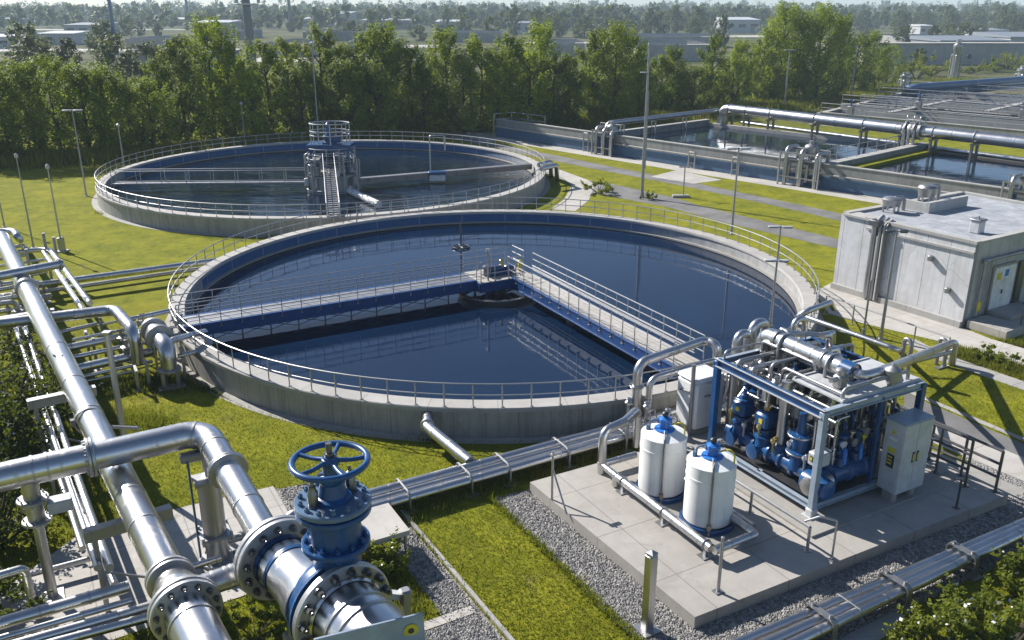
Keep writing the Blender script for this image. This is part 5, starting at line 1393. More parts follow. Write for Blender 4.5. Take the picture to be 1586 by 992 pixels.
# upper left corner
pipe('over_pipe', 'capped pipe crossing over the far part of the thick left main', [at(-50, 437, 3.3), at(97, 409, 3.3)], .2, bands=(.3, .7), flanges=((.965, 1.35, 8),), n=16)
pipe('arch_pipe', 'arched silver pipe at the far end of the thick left main', [at(-20, 362, 2.9), at(20, 357, 2.9), at(31, 372, 2.9), at(31, 372, .4)], .18, fil=.6, bands=(.3, .5, .8), n=14)
pipe('arch_pipe', 'smaller arched pipe just below the first by the left lawn', [at(22, 383, 2.0), at(38, 380, 2.0), at(40, 388, 2.0), at(40, 388, .3)], .1, fil=.25, bands=(.3, .7), n=12)
pipe('bend_pipe', 'pipe turning from the arches towards the left junction, outer one', [at(28, 391, 2.0), at(76, 385, 2.0), at(139, 470, 2.0)], .13, fil=.9, bands=(.3, .55, .8), n=14)
pipe('bend_pipe', 'pipe turning from the arches towards the left junction, inner one', [at(66, 389, 1.9), at(128, 480, 1.9)], .12, bands=(.3, .6), n=14)
pipe('stub_pipe', 'short stub pipe above the lawn right of the left main', [at(40, 428, 1.7), at(73, 421, 1.7)], .09, bands=(.6,), n=12)
pipe('stub_pipe', 'flat pale stub pipe lying near the left lawn edge', [at(58, 463, 1.2), at(79, 459, 1.2)], .16, bands=(.5,), n=12, mat=M['conc_path'])
pipe('long_pipe', 'long silver pipe over the left lawn into the nearer tank', [at(48, 443, .8), at(345, 403, .8)], .17, bands=(.1, .35, .6, .85), n=16)
pipe('long_pipe', 'lower dull pipe lying just under the long lawn pipe', [at(40, 456, .25), at(322, 415, .25)], .12, bands=(.3, .6), n=12, mat=M['steel_dull'])
for k, (px, py, h) in enumerate(((82, 443, 2.9), (55, 462, 2.6), (96, 440, 2.6), (72, 470, 1.0))):
    q = at(px, py)
    t = thing('pipe_support', ('tall', 'leaning grey', 'slim', 'low')[k] + ' support post under the upper left pipes', 'support', q, 'support posts of the upper left pipes')
    m = MB(); m.bar(q, q + Vector((0, 0, h)), .14, .14, UX); m.build('post', M['galv'], t); m = MB(); m.box(q + Vector((0, 0, .03)), (.4, .4, .06), (UX, VX, Z)); m.build('foot', M['galv'], t)
# cluttered fittings left of the main
for k, (px, py, z) in enumerate(((8, 440, 1.6), (14, 462, 1.2), (20, 480, .8), (8, 500, 1.4), (30, 455, .9), (4, 470, 2.0))):
    q = at(px, py, z)
    t = thing('pipe_fitting', '%s flanged fitting down the left edge beside the thick main' % ORD[k], 'fitting', q - Vector((0, 0, .3)), 'fittings at the left edge')
    m = MB(); m.tube([q - UX * 1.2, q + UX * .5, q + UX * .5 - VX * .0 + Vector((0, 0, -z))], .12, 12, fil=.25); m.build('pipe_run', M['steel_dull'], t); m = MB(); m.flange(q - UX * .2, UX, .24, .09, 0, 8); m.build('flange', M['galv'], t); m = MB(); m.flange(q + UX * .5 + Vector((0, 0, -.45)), Z, .24, .09, 0, 8); m.build('flange', M['galv'], t)
AX = (UX, VX, Z)
# ------------------------------------------------------------------ middle pipe bundle behind the pad
def bun(label, a, b, r, z=.44, **k):
    A, B_ = at(a[0], a[1], z), at(b[0], b[1], z); d = (B_ - A)
    return pipe('bundle_pipe', label, [A - d * .28 + Vector((0, 0, -z)), A - d * .28, B_ + d * .62], r, fil=.4, bands=(.2, .38, .55, .72, .9), n=18, **k)
bun('back and thickest pipe of the three-pipe bundle behind the pad', (573, 766), (951, 664), .165)
bun('thin middle pipe of the three-pipe bundle behind the pad', (573, 777), (951, 672.5), .105)
bun('front pipe of the three-pipe bundle behind the pad', (573, 788), (951, 681.5), .145)
for k, (px, py) in enumerate(((632, 790), (727, 763), (783, 744), (858, 706), (944, 682))):
    q = at(px, py); uu, vv = uvof(q); q = W(uu, 8.02)
    d = UX; sd = VX
    t = thing('pipe_hoop', '%s strap hoop from the valve over the three-pipe bundle' % ORD[k], 'hoop', q, 'strap hoops over the three-pipe bundle')
    m = MB(); m.tube([q, q + Z * .66, q + VX * 1.1 + Z * .66, q + VX * 1.1], .035, 8, fil=.2); m.build('hoop', M['galv'], t)
    m = MB(); m.box(q + Z * .02, (.4, .2, .04), AX); m.bar(q + Z * .26, q + VX * 1.1 + Z * .26, .08, .05); m.build('foot_plate', M['galv'], t)
# short spur from the tank to the bundle
s0_, s1_ = at(650, 664, .75), at(728, 716, .55)
pipe('tank_outlet', 'short stubby outlet pipe from the tank wall down to the three-pipe bundle', [at(664, 655, .8) + Vector((-.1, .9, 0)), at(662, 662, .8), s1_], .19, fil=.3, bands=(.45, .7), flanges=((.30, 1.3, 8),), n=18)
pipe('drain_tube', 'thin bent drain tube hanging beside the stubby tank outlet', [at(668, 672, .7), at(690, 694, .3), at(708, 712, .1)], .03, fil=.1, n=8)

# goosenecks at the tank edge left of the skid
g0 = at(990, 640, .7)
pipe('gooseneck_pipe', 'taller gooseneck pipe rising at the tank edge left of the pump skid', [W(5.0, 9.12, 0), W(5.0, 9.12, zat(W(5.0, 9.12), 563)), at(1092, 527, zat(W(5.0, 9.12), 563)), at(1112, 534, zat(W(5.0, 9.12), 563)), at(1112, 534, zat(W(5.0, 9.12), 563)) - Z * 2.4], .16, fil=.4, bands=(.12, .32, .5, .7), flanges=((.2, 1.6, 8),), n=18)
pipe('gooseneck_pipe', 'shorter gooseneck pipe bending right towards the pump skid frame', [W(5.45, 9.0, 0), W(5.45, 9.0, zat(W(5.45, 9.0), 588)), at(1118, 556, zat(W(5.45, 9.0), 588) + .1), at(1140, 570, 3.1)], .12, fil=.35, bands=(.15, .35, .6, .8), n=16)
for k, (u, v, h, lab) in enumerate(((3.9, 8.1, 1.5, 'left'), (4.5, 7.9, 1.3, 'middle'), (5.0, 7.4, 1.15, 'right'))):
    q = W(u, v, .3)
    t = thing('vent_valve', lab + ' thin vent standpipe with small valve on the bundle before the tank', 'valve', q)
    m = MB(); m.cyl(q, q + Z * h, .05, n=10); m.tube([q + Z * (h * .75), q + Z * (h * .75 + .12) + UX * .35, q + UX * .5 + Z * (h * .5), q + UX * .5 + Z * .3], .028, 8, fil=.1); m.build('standpipe', M['galv'], t)
    m = MB(); m.lathe(q + Z * h, Z, [(-.12, .07), (-.08, .12), (0, .12), (.05, .06), (.12, .1), (.16, .03)], 12); m.build('valve_head', M['steel'], t); m = MB(); m.torus(q + Z * (h * .62) + UX * .05, Z, .12, .02, 14, 6); m.build('hand_ring', M['bolt'], t)

# ------------------------------------------------------------------ white chemical tanks and their pipe frame
TR = .675
def chem_tank(label, u, v):
    c = W(u, v, PADZ)
    t = thing('chemical_tank', label, 'tank', c, 'white tanks on the pad')
    m = MB(); m.lathe(c + Z * .18, Z, [(0, TR - .05), (.05, TR), (1.36, TR), (1.37, TR + .01), (1.43, TR + .01), (1.44, TR), (1.80, TR), (1.93, .30), (1.96, .001)], 48); m.build('tank_shell', M['plastic'], t)
    m = MB(); m.lathe(c + Z * 2.11, Z, [(0, .3), (.035, .3), (.05, .24), (.06, .15), (.22, .15), (.24, .18), (.34, .19), (.36, .15), (.40, .08)], 20)
    for a in range(8): m.box(c + Z * 2.39 + Vector((.18 * math.cos(a * .785), .18 * math.sin(a * .785), 0)), (.05, .05, .16))
    cap = m.build('filler_cap', M['blue_bright'], t)
    m = MB(); m.lathe(c + Z * 2.51, Z, [(0, .06), (.05, .09), (.12, .09), (.16, .04)], 12); m.build('cap_knob', M['black'], cap)
    m = MB(); m.torus(c + Z * .16, Z, TR + .05, .05, 40, 6); m.lathe(c + Z * .0, Z, [(.02, TR + .1), (.12, TR + .1), (.12, TR - .1)], 40, cap=False); m.build('base_ring', M['blue_dark'], t)
    fd = Vector((-.15, -.98, 0)).normalized()
    m = MB(); q = c + fd * (TR + .05); m.tube([c + fd * .28 + Z * 2.18, c + fd * (TR - .08) + Z * 2.05, q + Z * 1.9, q + Z * .25, c + fd * (TR + .1) + Z * .02], .028, 8, fil=.08); m.box(q + Z * .3, (.12, .08, .14)); m.build('level_gauge', M['bolt'], t)
    m = MB(); bd_ = Vector((.85, -.5, 0)).normalized(); m.tube([c + bd_ * .2 + Z * 2.3, c + bd_ * (TR - .2) + Z * 2.45, c + bd_ * (TR - .06) + Z * 2.3, c + bd_ * (TR - .06) + Z * 2.05], .025, 8, fil=.12); m.build('yellow_hose', M['yellow'], t)
    m = MB(); bd_ = Vector((-.8, .2, 0)).normalized(); m.tube([c + bd_ * (TR - .25) + Z * 2.05, c + bd_ * (TR - .25) + Z * 2.35, c + bd_ * .1 + Z * 2.45], .03, 8, fil=.12); m.cyl(c + bd_ * (TR - .2) + Z * 2.05, c + bd_ * (TR - .2) + Z * 2.2, .06, n=10); m.build('vent_pipe', M['blue_grey'], t)
    return t
chem_tank('white plastic chemical tank with blue cap, farther from the camera', 2.83, 4.93)
chem_tank('white plastic chemical tank with blue cap, nearer to the camera', 2.95, 3.0)
pz = .36
fa, fb, fc, fd_ = at(955, 738, PADZ + pz), at(1106, 853, PADZ + pz), at(1170, 828, PADZ + pz), at(1128, 797, PADZ + pz)
pipe('frame_pipe', 'steel pipe running low past the white tanks on the pad', [fa + Z * -.3 - VX * -.02, fa, fb + VX * .1], .13, fil=.15, bands=(.12, .42, .66, .9), n=18)
pipe('frame_pipe', 'steel pipe closing the near end of the white tank frame', [fb, fc, fd_ + VX * .2], .12, fil=.1, bands=(.2, .45, .62), n=18)
pipe('frame_pipe', 'thinner steel pipe between the white tanks and the skid', [W(3.75, 5.7, PADZ + .2), W(3.75, 2.0, PADZ + .2)], .08, bands=(.3, .7), n=14)
ra = W(1.95, 6.75, PADZ)
pipe('riser_bend', 'bent steel pipe rising from the pad and turning right to the bundle', [ra, ra + Z * 1.45, ra + Z * 1.45 + UX * 1.0 + VX * .25, ra + Z * 1.45 + UX * 1.9 + VX * .75, ra + Z * .1 + UX * 1.9 + VX * .75], .13, fil=.3, bands=(.08, .3, .5, .75), n=18)
pipe('riser_link', 'short level pipe at the foot of the bent riser by the far tank', [fa, ra + Z * .3, ra + Z * .3 + UX * 1.3], .11, fil=.12, bands=(.3, .7), n=16)
for k, f in enumerate((.08, .52, .93)):
    q = fa.lerp(fb, f); q = Vector((q.x, q.y, PADZ))
    t = thing('pipe_shoe', '%s shoe from the back under the low pipe by the white tanks' % ORD[k], 'pipe shoe', q, 'shoes of the low tank pipe')
    m = MB(); m.bar(q, q + Z * .26, .1, .1, UX); m.box(q + Z * .015, (.34, .3, .03), AX); m.build('foot', M['galv'], t); m = MB(); m.torus(q + Z * pz, (fb - fa), .145, .022, 18, 6); m.build('strap', M['galv'], t)
m = MB(); m.prism([(p.x, p.y) for p in (W(2.0, 1.9), W(3.95, 1.9), W(3.95, 5.85), W(2.0, 5.85))], PADZ - .01, PADZ + .05)
o = m.build('tank_plinth', M['conc'], sharp=20); o['kind'] = 'structure'

# white box tank behind the skid corner
c = W(6.75, 7.85, PADZ)
t = thing('box_tank', 'white box-shaped tank with rounded lid between pad and round tank', 'tank', c)
m = MB(); m.box(c + Z * 1.0, (1.25, 1.05, 1.7), AX, .07); m.build('tank_shell', M['plastic'], t)
m = MB(); m.box(c + Z * 1.92, (1.3, 1.1, .2), AX, .12); m.build('lid', M['white'], t)
m = MB(); m.box(c + Z * .08, (1.3, 1.1, .16), AX); m.build('stand', M['galv'], t)
m = MB(); m.tube([c + UX * -.66 + VX * -.2 + Z * 1.5, c + UX * -.66 + VX * .3 + Z * 1.42], .03, 8); m.tube([c - VX * .56 - UX * .3 + Z * 1.4, c - VX * .56 + UX * .3 + Z * 1.36], .025, 8); m.build('strap', M['dark_steel'], t)

# ------------------------------------------------------------------ pump skid
u0, u1, v0, v1, zb, zt = 5.7, 9.75, 1.75, 6.0, .72, 3.62
t = thing('pump_skid', 'blue framed pump skid packed with blue pumps and steel pipework on the pad', 'pump skid', W((u0 + u1) / 2, (v0 + v1) / 2, PADZ))
SK = t
def skid(name, m, mat, parent=None): return m.build(name, M[mat], parent or t)
def beam(name, a, b, w, h, mat):
    m = MB(); a, b = W(*a), W(*b); d = (b - a).normalized()
    up = Z if abs(d.z) < .9 else UX
    s = d.cross(up).normalized()
    m.bar(a, b, w * .3, h, up)                                      # web
    m.bar(a + up * (h / 2 - .012), b + up * (h / 2 - .012), w, .026, up); m.bar(a - up * (h / 2 - .012), b - up * (h / 2 - .012), w, .026, up)
    skid(name, m, mat)
for (a, b) in (((u0, v0), (u0, v1)), ((u0, v0), (u1, v0)), ((u1, v0), (u1, v1)), ((u0, v1), (u1, v1)), ((u0, 3.9), (u1, 3.9))):
    beam('base_beam', (*a, zb), (*b, zb), .14, .18, 'frame')
for (u, v, mt) in ((u0, v0, 'frame'), (u0, v1, 'blue'), (u1, v0, 'blue'), (u1, v1, 'blue')):
    m = MB(); m.box(W(u, v, (zb + zt) / 2), (.19, .19, zt - zb + .1), AX, .012); skid('corner_post', m, mt)
    m = MB(); m.box(W(u, v, PADZ + .17), (.26, .26, .32), AX, .03); m.box(W(u, v, PADZ + .085), (.4, .4, .03), AX); skid('foot', m, 'cabinet')
beam('top_beam', (u0, v0, zt), (u0, v1, zt), .16, .22, 'blue')
beam('top_beam', (u0, v0 - .0, zt + .005), (u1, v0, zt + .005), .16, .22, 'frame')
beam('top_beam', (u1, v0, zt), (u1, v1, zt), .14, .18, 'blue')
beam('top_beam', (u0, v1, zt), (u1, v1, zt), .14, .18, 'frame')
m = MB(); m.bar(W(u0 - .09, v0 - .09, zt + .125), W(u0 - .09, v1 + .09, zt + .125), .05, .02); m.bar(W(u0 - .1, v0, zt - .11), W(u0 - .1, v1, zt - .11), .05, .03); skid('edge_trim', m, 'cabinet')
m = MB(); m.box(W(8.1, 2.75, zt + .14), (3.3, 1.85, .05), AX); m.bar(W(6.5, 1.86, zt + .18), W(9.7, 1.86, zt + .18), .05, .05); m.bar(W(6.5, 3.65, zt + .18), W(9.7, 3.65, zt + .18), .05, .05); skid('roof_plate', m, 'cabinet')
m = MB(); m.box(W(7.9, 3.9, zb + .1), (4.1, 4.1, .03), AX); skid('floor_plate', m, 'dark_steel')

# blue pump row on the left face
pu, pzr = 6.32, 1.22
m = MB(); m.lathe(W(pu, 5.9, pzr), -VX, [(0, .2), (.2, .2), (.24, .29), (.3, .29), (.34, .21), (.7, .22), (.74, .30), (.8, .30), (.84, .22), (1.2, .22), (1.24, .30), (1.32, .30), (1.36, .24), (1.8, .27), (1.88, .33), (1.96, .33), (2.0, .25), (2.3, .23), (2.34, .31), (2.42, .31), (2.46, .24), (2.8, .25), (2.84, .32), (2.92, .32), (2.96, .24), (3.3, .24), (3.34, .31), (3.42, .31), (3.46, .21), (3.9, .21)], 28); skid('pump_header', m, 'blue')
for k, v in enumerate((5.35, 4.35)):
    q = W(pu, v, pzr)
    p_ = thing('pump', None, None, (0, 0, 0)); p_.parent = t; p_.location = q - t.location
    m = MB(); m.lathe(q, Z, [(.0, .30), (.36, .26), (.40, .34), (.46, .34), (.5, .22), (.6, .22), (.64, .28), (.7, .28)], 24); skid('pump_body', m, 'blue', p_)
    m = MB(); m.box(q + Z * (.98), (.54, .54, .5), AX, .07); m.box(q + Z * 1.25, (.44, .44, .06), AX, .02); skid('motor_box', m, 'blue', p_)
    m = MB(); m.lathe(q + Z * 1.3, Z, [(0, .12), (.1, .12), (.14, .07), (.3, .05)], 12); skid('motor_top', m, 'brass' if k else 'blue', p_)
    m = MB(); m.box(q - UX * .278 + Z * .98 - VX * .02, (.02, .14, .14), AX); skid('yellow_plate', m, 'yellow', p_)
    m = MB(); m.lathe(q - UX * .3, -UX, [(0, .16), (.12, .18), (.16, .24), (.22, .24), (.24, .1)], 18); skid('side_cover', m, 'blue', p_)
q = W(pu + .55, 5.5, 2.2)
m = MB(); m.lathe(q, Z, [(0, .14), (.3, .14), (.34, .22), (.4, .22), (.44, .12), (.7, .12), (.74, .2), (.8, .2), (.84, .1)], 18); m.tube([q + Z * .2, q + Z * .2 - VX * .4, q - VX * .4 + Z * .7], .12, 12, fil=.2); skid('relief_valve', m, 'blue')
m = MB(); q = W(pu - .02, 3.7, pzr); m.cyl(q + Z * .2, q + Z * 2.5, .15, n=20); skid('riser_pipe', m, 'steel'); m = MB(); m.flange(q + Z * .42, Z, .24, .07, 0, 8); m.cyl(q, q + Z * .42, .2, n=18); skid('riser_flange', m, 'blue')
q = W(pu - .05, 2.95, pzr)
m = MB(); m.lathe(q, Z, [(0, .27), (.3, .22), (.45, .2), (.5, .36), (.58, .36), (.62, .24), (1.0, .26), (1.05, .36), (1.13, .36), (1.15, .14), (1.8, .1)], 26); skid('control_valve', m, 'blue')
for zz in (.54, 1.1):
    m = MB(); m.flange(q + Z * zz, Z, .37, .05, .0, 8); skid('valve_flange', m, 'steel_dull')
# corner controller
q = W(u0 + .35, v0 + .28, pzr)
m = MB(); m.lathe(q - VX * .05, VX, [(-.5, .18), (-.42, .3), (-.2, .32), (.2, .34), (.4, .3)], 26); skid('flow_meter', m, 'blue')
m = MB(); m.lathe(q - VX * .02, UX, [(-.42, .12), (-.38, .25), (-.30, .27), (-.24, .2), (.5, .24)], 24); skid('meter_ring', m, 'steel_dull')
m = MB(); m.box(q + Z * .82 + UX * .02, (.5, .4, .42), AX, .04); bx_ = skid('controller_box', m, 'cabinet')
m = MB(); m.box(q + Z * .84 - UX * .24, (.02, .2, .16), AX); m.build('display', M['decal'], bx_); m = MB(); m.box(q + Z * .84 - UX * .252 + VX * .05, (.01, .07, .1), AX); m.build('yellow_label', M['yellow'], bx_)
m = MB(); m.cyl(q + Z * .25, q + Z * .62, .07, n=12); skid('controller_stem', m, 'dark_steel')
# blue row on the front face
m = MB(); m.lathe(W(6.3, 2.15, 1.28), UX, [(0, .24), (.3, .24), (.34, .34), (.42, .34), (.46, .26), (.95, .28), (1.0, .36), (1.08, .36), (1.12, .3), (1.6, .3), (1.65, .36), (1.73, .36), (1.76, .2), (2.0, .2)], 26); skid('front_header', m, 'blue')
for k, u in enumerate((7.1, 7.75)):
    q = W(u, 2.15, 1.28); m = MB(); m.lathe(q, Z, [(0, .2), (.42, .16), (.46, .26), (.52, .26), (.56, .12), (1.1, .1), (1.14, .18), (1.2, .18), (1.22, .05)], 20); skid('control_valve', m, 'blue')
    m = MB(); m.tube([q + Z * .75 - VX * .1, q + Z * .95 - VX * .35 - UX * .25, q + Z * .5 - VX * .4 - UX * .3], .06, 10, fil=.15); skid('blue_hose', m, 'blue_bright')
rr = random.Random(15)
# ranks of slim bright pipes right behind the pump rows
for k in range(15):
    v = 2.15 + k * .255; r = rr.choice((.035, .045, .06, .075)); h = rr.uniform(2.2, 2.95); q = W(6.78 + .09 * (k % 2), v, zb + .1)
    m = MB(); m.tube(fillet([q, q + Z * h, q + Z * h + UX * .45], .12, 4), r, 10)
    skid('slim_riser', m, rr.choice(('steel', 'steel', 'galv', 'rail')))
    zz = rr.uniform(.9, h - .3)
    m = MB(); m.lathe(q + Z * zz, Z, [(-.1, r * 2), (-.05, r * 2), (-.04, r * 1.5), (.08, r * 1.9), (.2, r * 1.5), (.21, r * 2), (.26, r * 2)], 12); m.tube([q + Z * (zz + .08), q + Z * (zz + .08) - UX * .22], .03, 8); skid('inline_valve', m, rr.choice(('blue', 'steel', 'galv', 'blue', 'steel_dull')))
for z_ in (2.05, 2.5, 2.95, 3.3):
    m = MB(); m.tube([W(6.68, 2.1, z_), W(6.68, 5.8, z_)], .045 if z_ < 2.9 else .065, 10); skid('cross_header', m, 'steel')
for k in range(11):
    u = 6.45 + k * .27; r = rr.choice((.035, .05, .065)); h = rr.uniform(2.0, 2.8); q = W(u, 2.62 + .07 * (k % 2), zb + .1)
    m = MB(); m.cyl(q, q + Z * h, r, n=10); m.flange(q + Z * h * .55, Z, r * 2.1, .05, 0, 0, n=12); m.flange(q + Z * h * .3, Z, r * 2.1, .05, 0, 0, n=12); skid('slim_riser', m, rr.choice(('steel', 'rail', 'steel', 'blue')))
for k in range(6):
    v = 2.5 + k * .62; q = W(6.05, v, 1.9 + .2 * (k % 2)); m = MB(); m.tube([q + UX * .55, q, q - Z * .5], .035, 8, fil=.1); m.lathe(q - Z * .1, Z, [(-.08, .07), (0, .1), (.08, .07)], 10); skid('sample_line', m, rr.choice(('steel', 'rail', 'brass')))
# support legs under the headers
for v in (5.5, 4.5, 3.4, 2.4):
    m = MB(); m.bar(W(pu, v, zb + .1), W(pu, v, pzr - .2), .3, .12, UX); skid('header_saddle', m, 'dark_steel')
# dense pipework
rr = random.Random(5)
gu = [6.95, 7.35, 7.8, 8.2, 8.6, 9.0, 9.4]; gv = [2.55, 3.0, 3.45, 3.95, 4.4, 4.9, 5.35, 5.75]
cnt = 0
heads = []
for u in gu:
    for v in gv:
        if rr.random() < .10: continue
        q = W(u + rr.uniform(-.08, .08), v + rr.uniform(-.08, .08), zb + .1)
        lim = 2.75 if (v < 3.6 and u > 6.4) else 3.5
        h = rr.uniform(1.4, lim); r = rr.choice((.05, .06, .075, .09, .12))
        mt = rr.choice(('steel', 'steel', 'steel_dull', 'galv', 'steel', 'blue'))
        m = MB()
        kd = rr.random()
        if kd < .45: m.tube([q, q + Z * h, q + Z * h + rr.choice((UX, VX, -VX, -UX)) * rr.uniform(.25, .55), q + Z * (h - rr.uniform(.2, .7)) + rr.choice((UX, VX)) * .001 + Z * 0], r, 12, fil=r * 2.2) if False else m.tube(fillet([q, q + Z * h, q + Z * h + (dv_ := rr.choice((UX, VX, -VX, -UX))) * rr.uniform(.3, .6)], r * 2.4, 5), r, 12)
        else: m.cyl(q, q + Z * h, r, n=12)
        for zz in (h * .25, h * .6):
            if rr.random() < .6: m.flange(q + Z * zz, Z, r * 1.9, .05, 0, 0, n=14)
        skid('riser_pipe', m, mt); cnt += 1
        if rr.random() < .42:
            zv = rr.uniform(.5, h * .8); a = rr.choice((UX, VX, -UX, -VX))
            m = MB(); m.lathe(q + Z * zv - a * .22, a, [(0, r * 1.9), (.05, r * 1.9), (.06, r * 1.2), (.2, r * 1.7), (.34, r * 1.2), (.35, r * 1.9), (.4, r * 1.9)], 14); m.cyl(q + Z * zv, q + Z * (zv + .3), .03, n=8)
            vo = skid('small_valve', m, rr.choice(('blue', 'steel_dull', 'blue', 'galv')))
            m = MB(); m.torus(q + Z * (zv + .3), Z, .11, .02, 14, 6); m.bar(q + Z * (zv + .3) - UX * .1, q + Z * (zv + .3) + UX * .1, .025, .02); m.build('valve_wheel', M[rr.choice(('yellow', 'blue', 'blue', 'bolt'))], vo)
for k in range(26):
    z_ = rr.choice((1.15, 1.6, 2.0, 2.4, 2.75, 3.0, 3.3)); r = rr.choice((.05, .06, .08, .1))
    m = MB()
    if rr.random() < .5:
        v = rr.uniform(2.6, 5.8); a, b = W(6.7, v, z_), W(9.6, v, z_)
    else:
        u = rr.uniform(6.8, 9.8); a, b = W(u, 2.6, z_ if z_ < 3.1 else 2.8), W(u, 5.85, z_ if z_ < 3.1 else 2.8)
    m.tube([a, b], r, 12)
    d = (b - a).normalized()
    for f in (.2, .5, .78): m.flange(a.lerp(b, f), d, r * 1.8, .06, 0, 0, n=14)
    skid('header_pipe', m, rr.choice(('steel', 'steel', 'galv', 'steel_dull')))
for k in range(8):
    u, v, z_ = rr.uniform(6.8, 9.6), rr.uniform(2.4, 5.7), rr.uniform(1.2, 2.7)
    q = W(u, v, z_); m = MB(); m.lathe(q, rr.choice((UX, VX)), [(-.3, .12), (-.22, .2), (0, .22), (.22, .2), (.3, .12)], 18); skid('filter_vessel', m, rr.choice(('white', 'steel', 'blue', 'galv')))
for k in range(7):
    u, v, z_ = rr.uniform(6.6, 9.0), rr.uniform(1.95, 3.2), rr.uniform(1.9, 2.9)
    q = W(u, v, z_); m = MB(); m.lathe(q, -VX, [(-.05, .09), (.0, .11), (.04, .11), (.05, .001)], 16); m.cyl(q - Z * .4, q, .025, n=8); skid('pressure_gauge', m, rr.choice(('yellow', 'cabinet', 'steel')))
# panel and solid box added inside the pipework to shade the pad
m = MB(); m.box(W(8.1, 4.6, 2.55), (3.0, .06, 1.7), AX); skid('shade_panel', m, 'steel_dull')
m = MB(); m.box(W(8.0, 3.45, 2.85), (3.1, .35, .5), AX, .02); skid('shade_box', m, 'galv')
m = MB(); m.box(W(8.0, 5.55, 1.6), (2.6, .5, 1.3), AX, .05); skid('surge_vessel', m, 'steel_dull')
# middle frame posts and overhead lattice
for (u, v, mt) in ((8.05, v0 + .02, 'blue'), (u1, 3.9, 'blue'), (7.9, v1, 'frame')):
    m = MB(); m.box(W(u, v, (zb + zt) / 2), (.1, .1, zt - zb), AX, .008); skid('frame_post', m, mt)
for k in range(8):
    m = MB(); v = 3.85 + k * .3; z_ = zt + rr.choice((-.12, .05, .2, .34)); r = rr.choice((.035, .05, .06, .075))
    ua, ub = (5.9 if k % 2 else 6.4), rr.choice((9.9, 8.6, 7.2, 9.4))
    m.tube([W(ua, v, z_ - .5), W(ua, v, z_), W(ub, v, z_), W(ub, v, z_ - .8)], r, 10, fil=.15); skid('overhead_pipe', m, rr.choice(('steel', 'galv', 'steel_dull')))
for k in range(9):
    m = MB(); u = 6.1 + k * .44; z_ = zt + rr.choice((-.2, .1, .26, .42)); r = rr.choice((.035, .05, .065))
    va, vb = rr.choice((3.7, 4.2)), rr.choice((5.9, 5.5, 6.4))
    m.tube([W(u, va, z_ - .7), W(u, va, z_), W(u, vb, z_), W(u, vb, z_ - 1.0)], r, 10, fil=.15); skid('overhead_pipe', m, rr.choice(('steel', 'galv', 'steel_dull', 'steel')))
for k in range(12):
    u, v = rr.uniform(6.0, 9.8), rr.uniform(3.9, 5.9); q = W(u, v, zt + rr.uniform(-.25, .1)); a = rr.choice((UX, VX))
    m = MB(); m.lathe(q, Z, [(-.2, .09), (-.12, .16), (.02, .16), (.06, .08), (.16, .12), (.22, .05), (.34, .04)], 12); m.tube([q - a * .35, q + a * .35], .05, 10); skid('top_valve', m, rr.choice(('steel', 'galv', 'blue', 'steel_dull')))
for k in range(16):
    u = 6.85 + (k % 8) * .4; v = 2.0 + .35 * (k // 8) + rr.uniform(-.05, .05); h = rr.uniform(1.7, 2.7)
    q = W(u + rr.uniform(-.1, .1), v + .25, zb + .1); m = MB(); r = rr.choice((.04, .05, .07))
    m.tube(fillet([q, q + Z * h, q + Z * h + VX * .5], .12, 4), r, 10); m.flange(q + Z * h * .5, Z, r * 2, .05, 0, 0, n=12); skid('thin_riser', m, rr.choice(('steel', 'galv', 'blue', 'steel_dull')))
for k in range(7):
    q = W(6.9 + k * .45, 2.05, 2.0 + .25 * (k % 3)); m = MB(); m.lathe(q - VX * .15, VX, [(0, .13), (.05, .13), (.06, .08), (.24, .08), (.25, .13), (.3, .13)], 14); m.cyl(q, q + Z * .28, .03, n=8); m.lathe(q + Z * .28, Z, [(0, .1), (.05, .1), (.08, .04)], 10); skid('ball_valve', m, ('blue', 'steel', 'galv', 'blue', 'galv', 'blue', 'steel_dull')[k])
# top side pipework above the roof line
m = MB(); m.tube([W(6.6, 1.95, zt + .1), W(6.6, 1.95, zt + .45), W(9.3, 1.95, zt + .45), W(9.3, 1.95, zt + .1)], .055, 10, fil=.15); m.tube([W(6.6, 1.95, zt + .3), W(6.6, 4.2, zt + .3), W(6.6, 4.2, zt - .6)], .05, 10, fil=.2); skid('roof_pipe', m, 'galv')
q = W(8.6, 1.95, zt + .2); m = MB(); m.lathe(q, Z, [(0, .12), (.1, .12), (.14, .24), (.44, .24), (.48, .2), (.55, .08), (.64, .06)], 18); skid('roof_filter', m, 'galv')
q = W(7.15, 2.55, zt + .16); m = MB(); m.box(q + Z * .2, (.35, .3, .4), AX, .05); m.cyl(q + Z * .3 - UX * .4, q + Z * .3 + UX * .4, .08, n=12); m.lathe(q + Z * .4, Z, [(0, .14), (.15, .16), (.22, .06)], 12); skid('roof_valve', m, 'steel_dull')

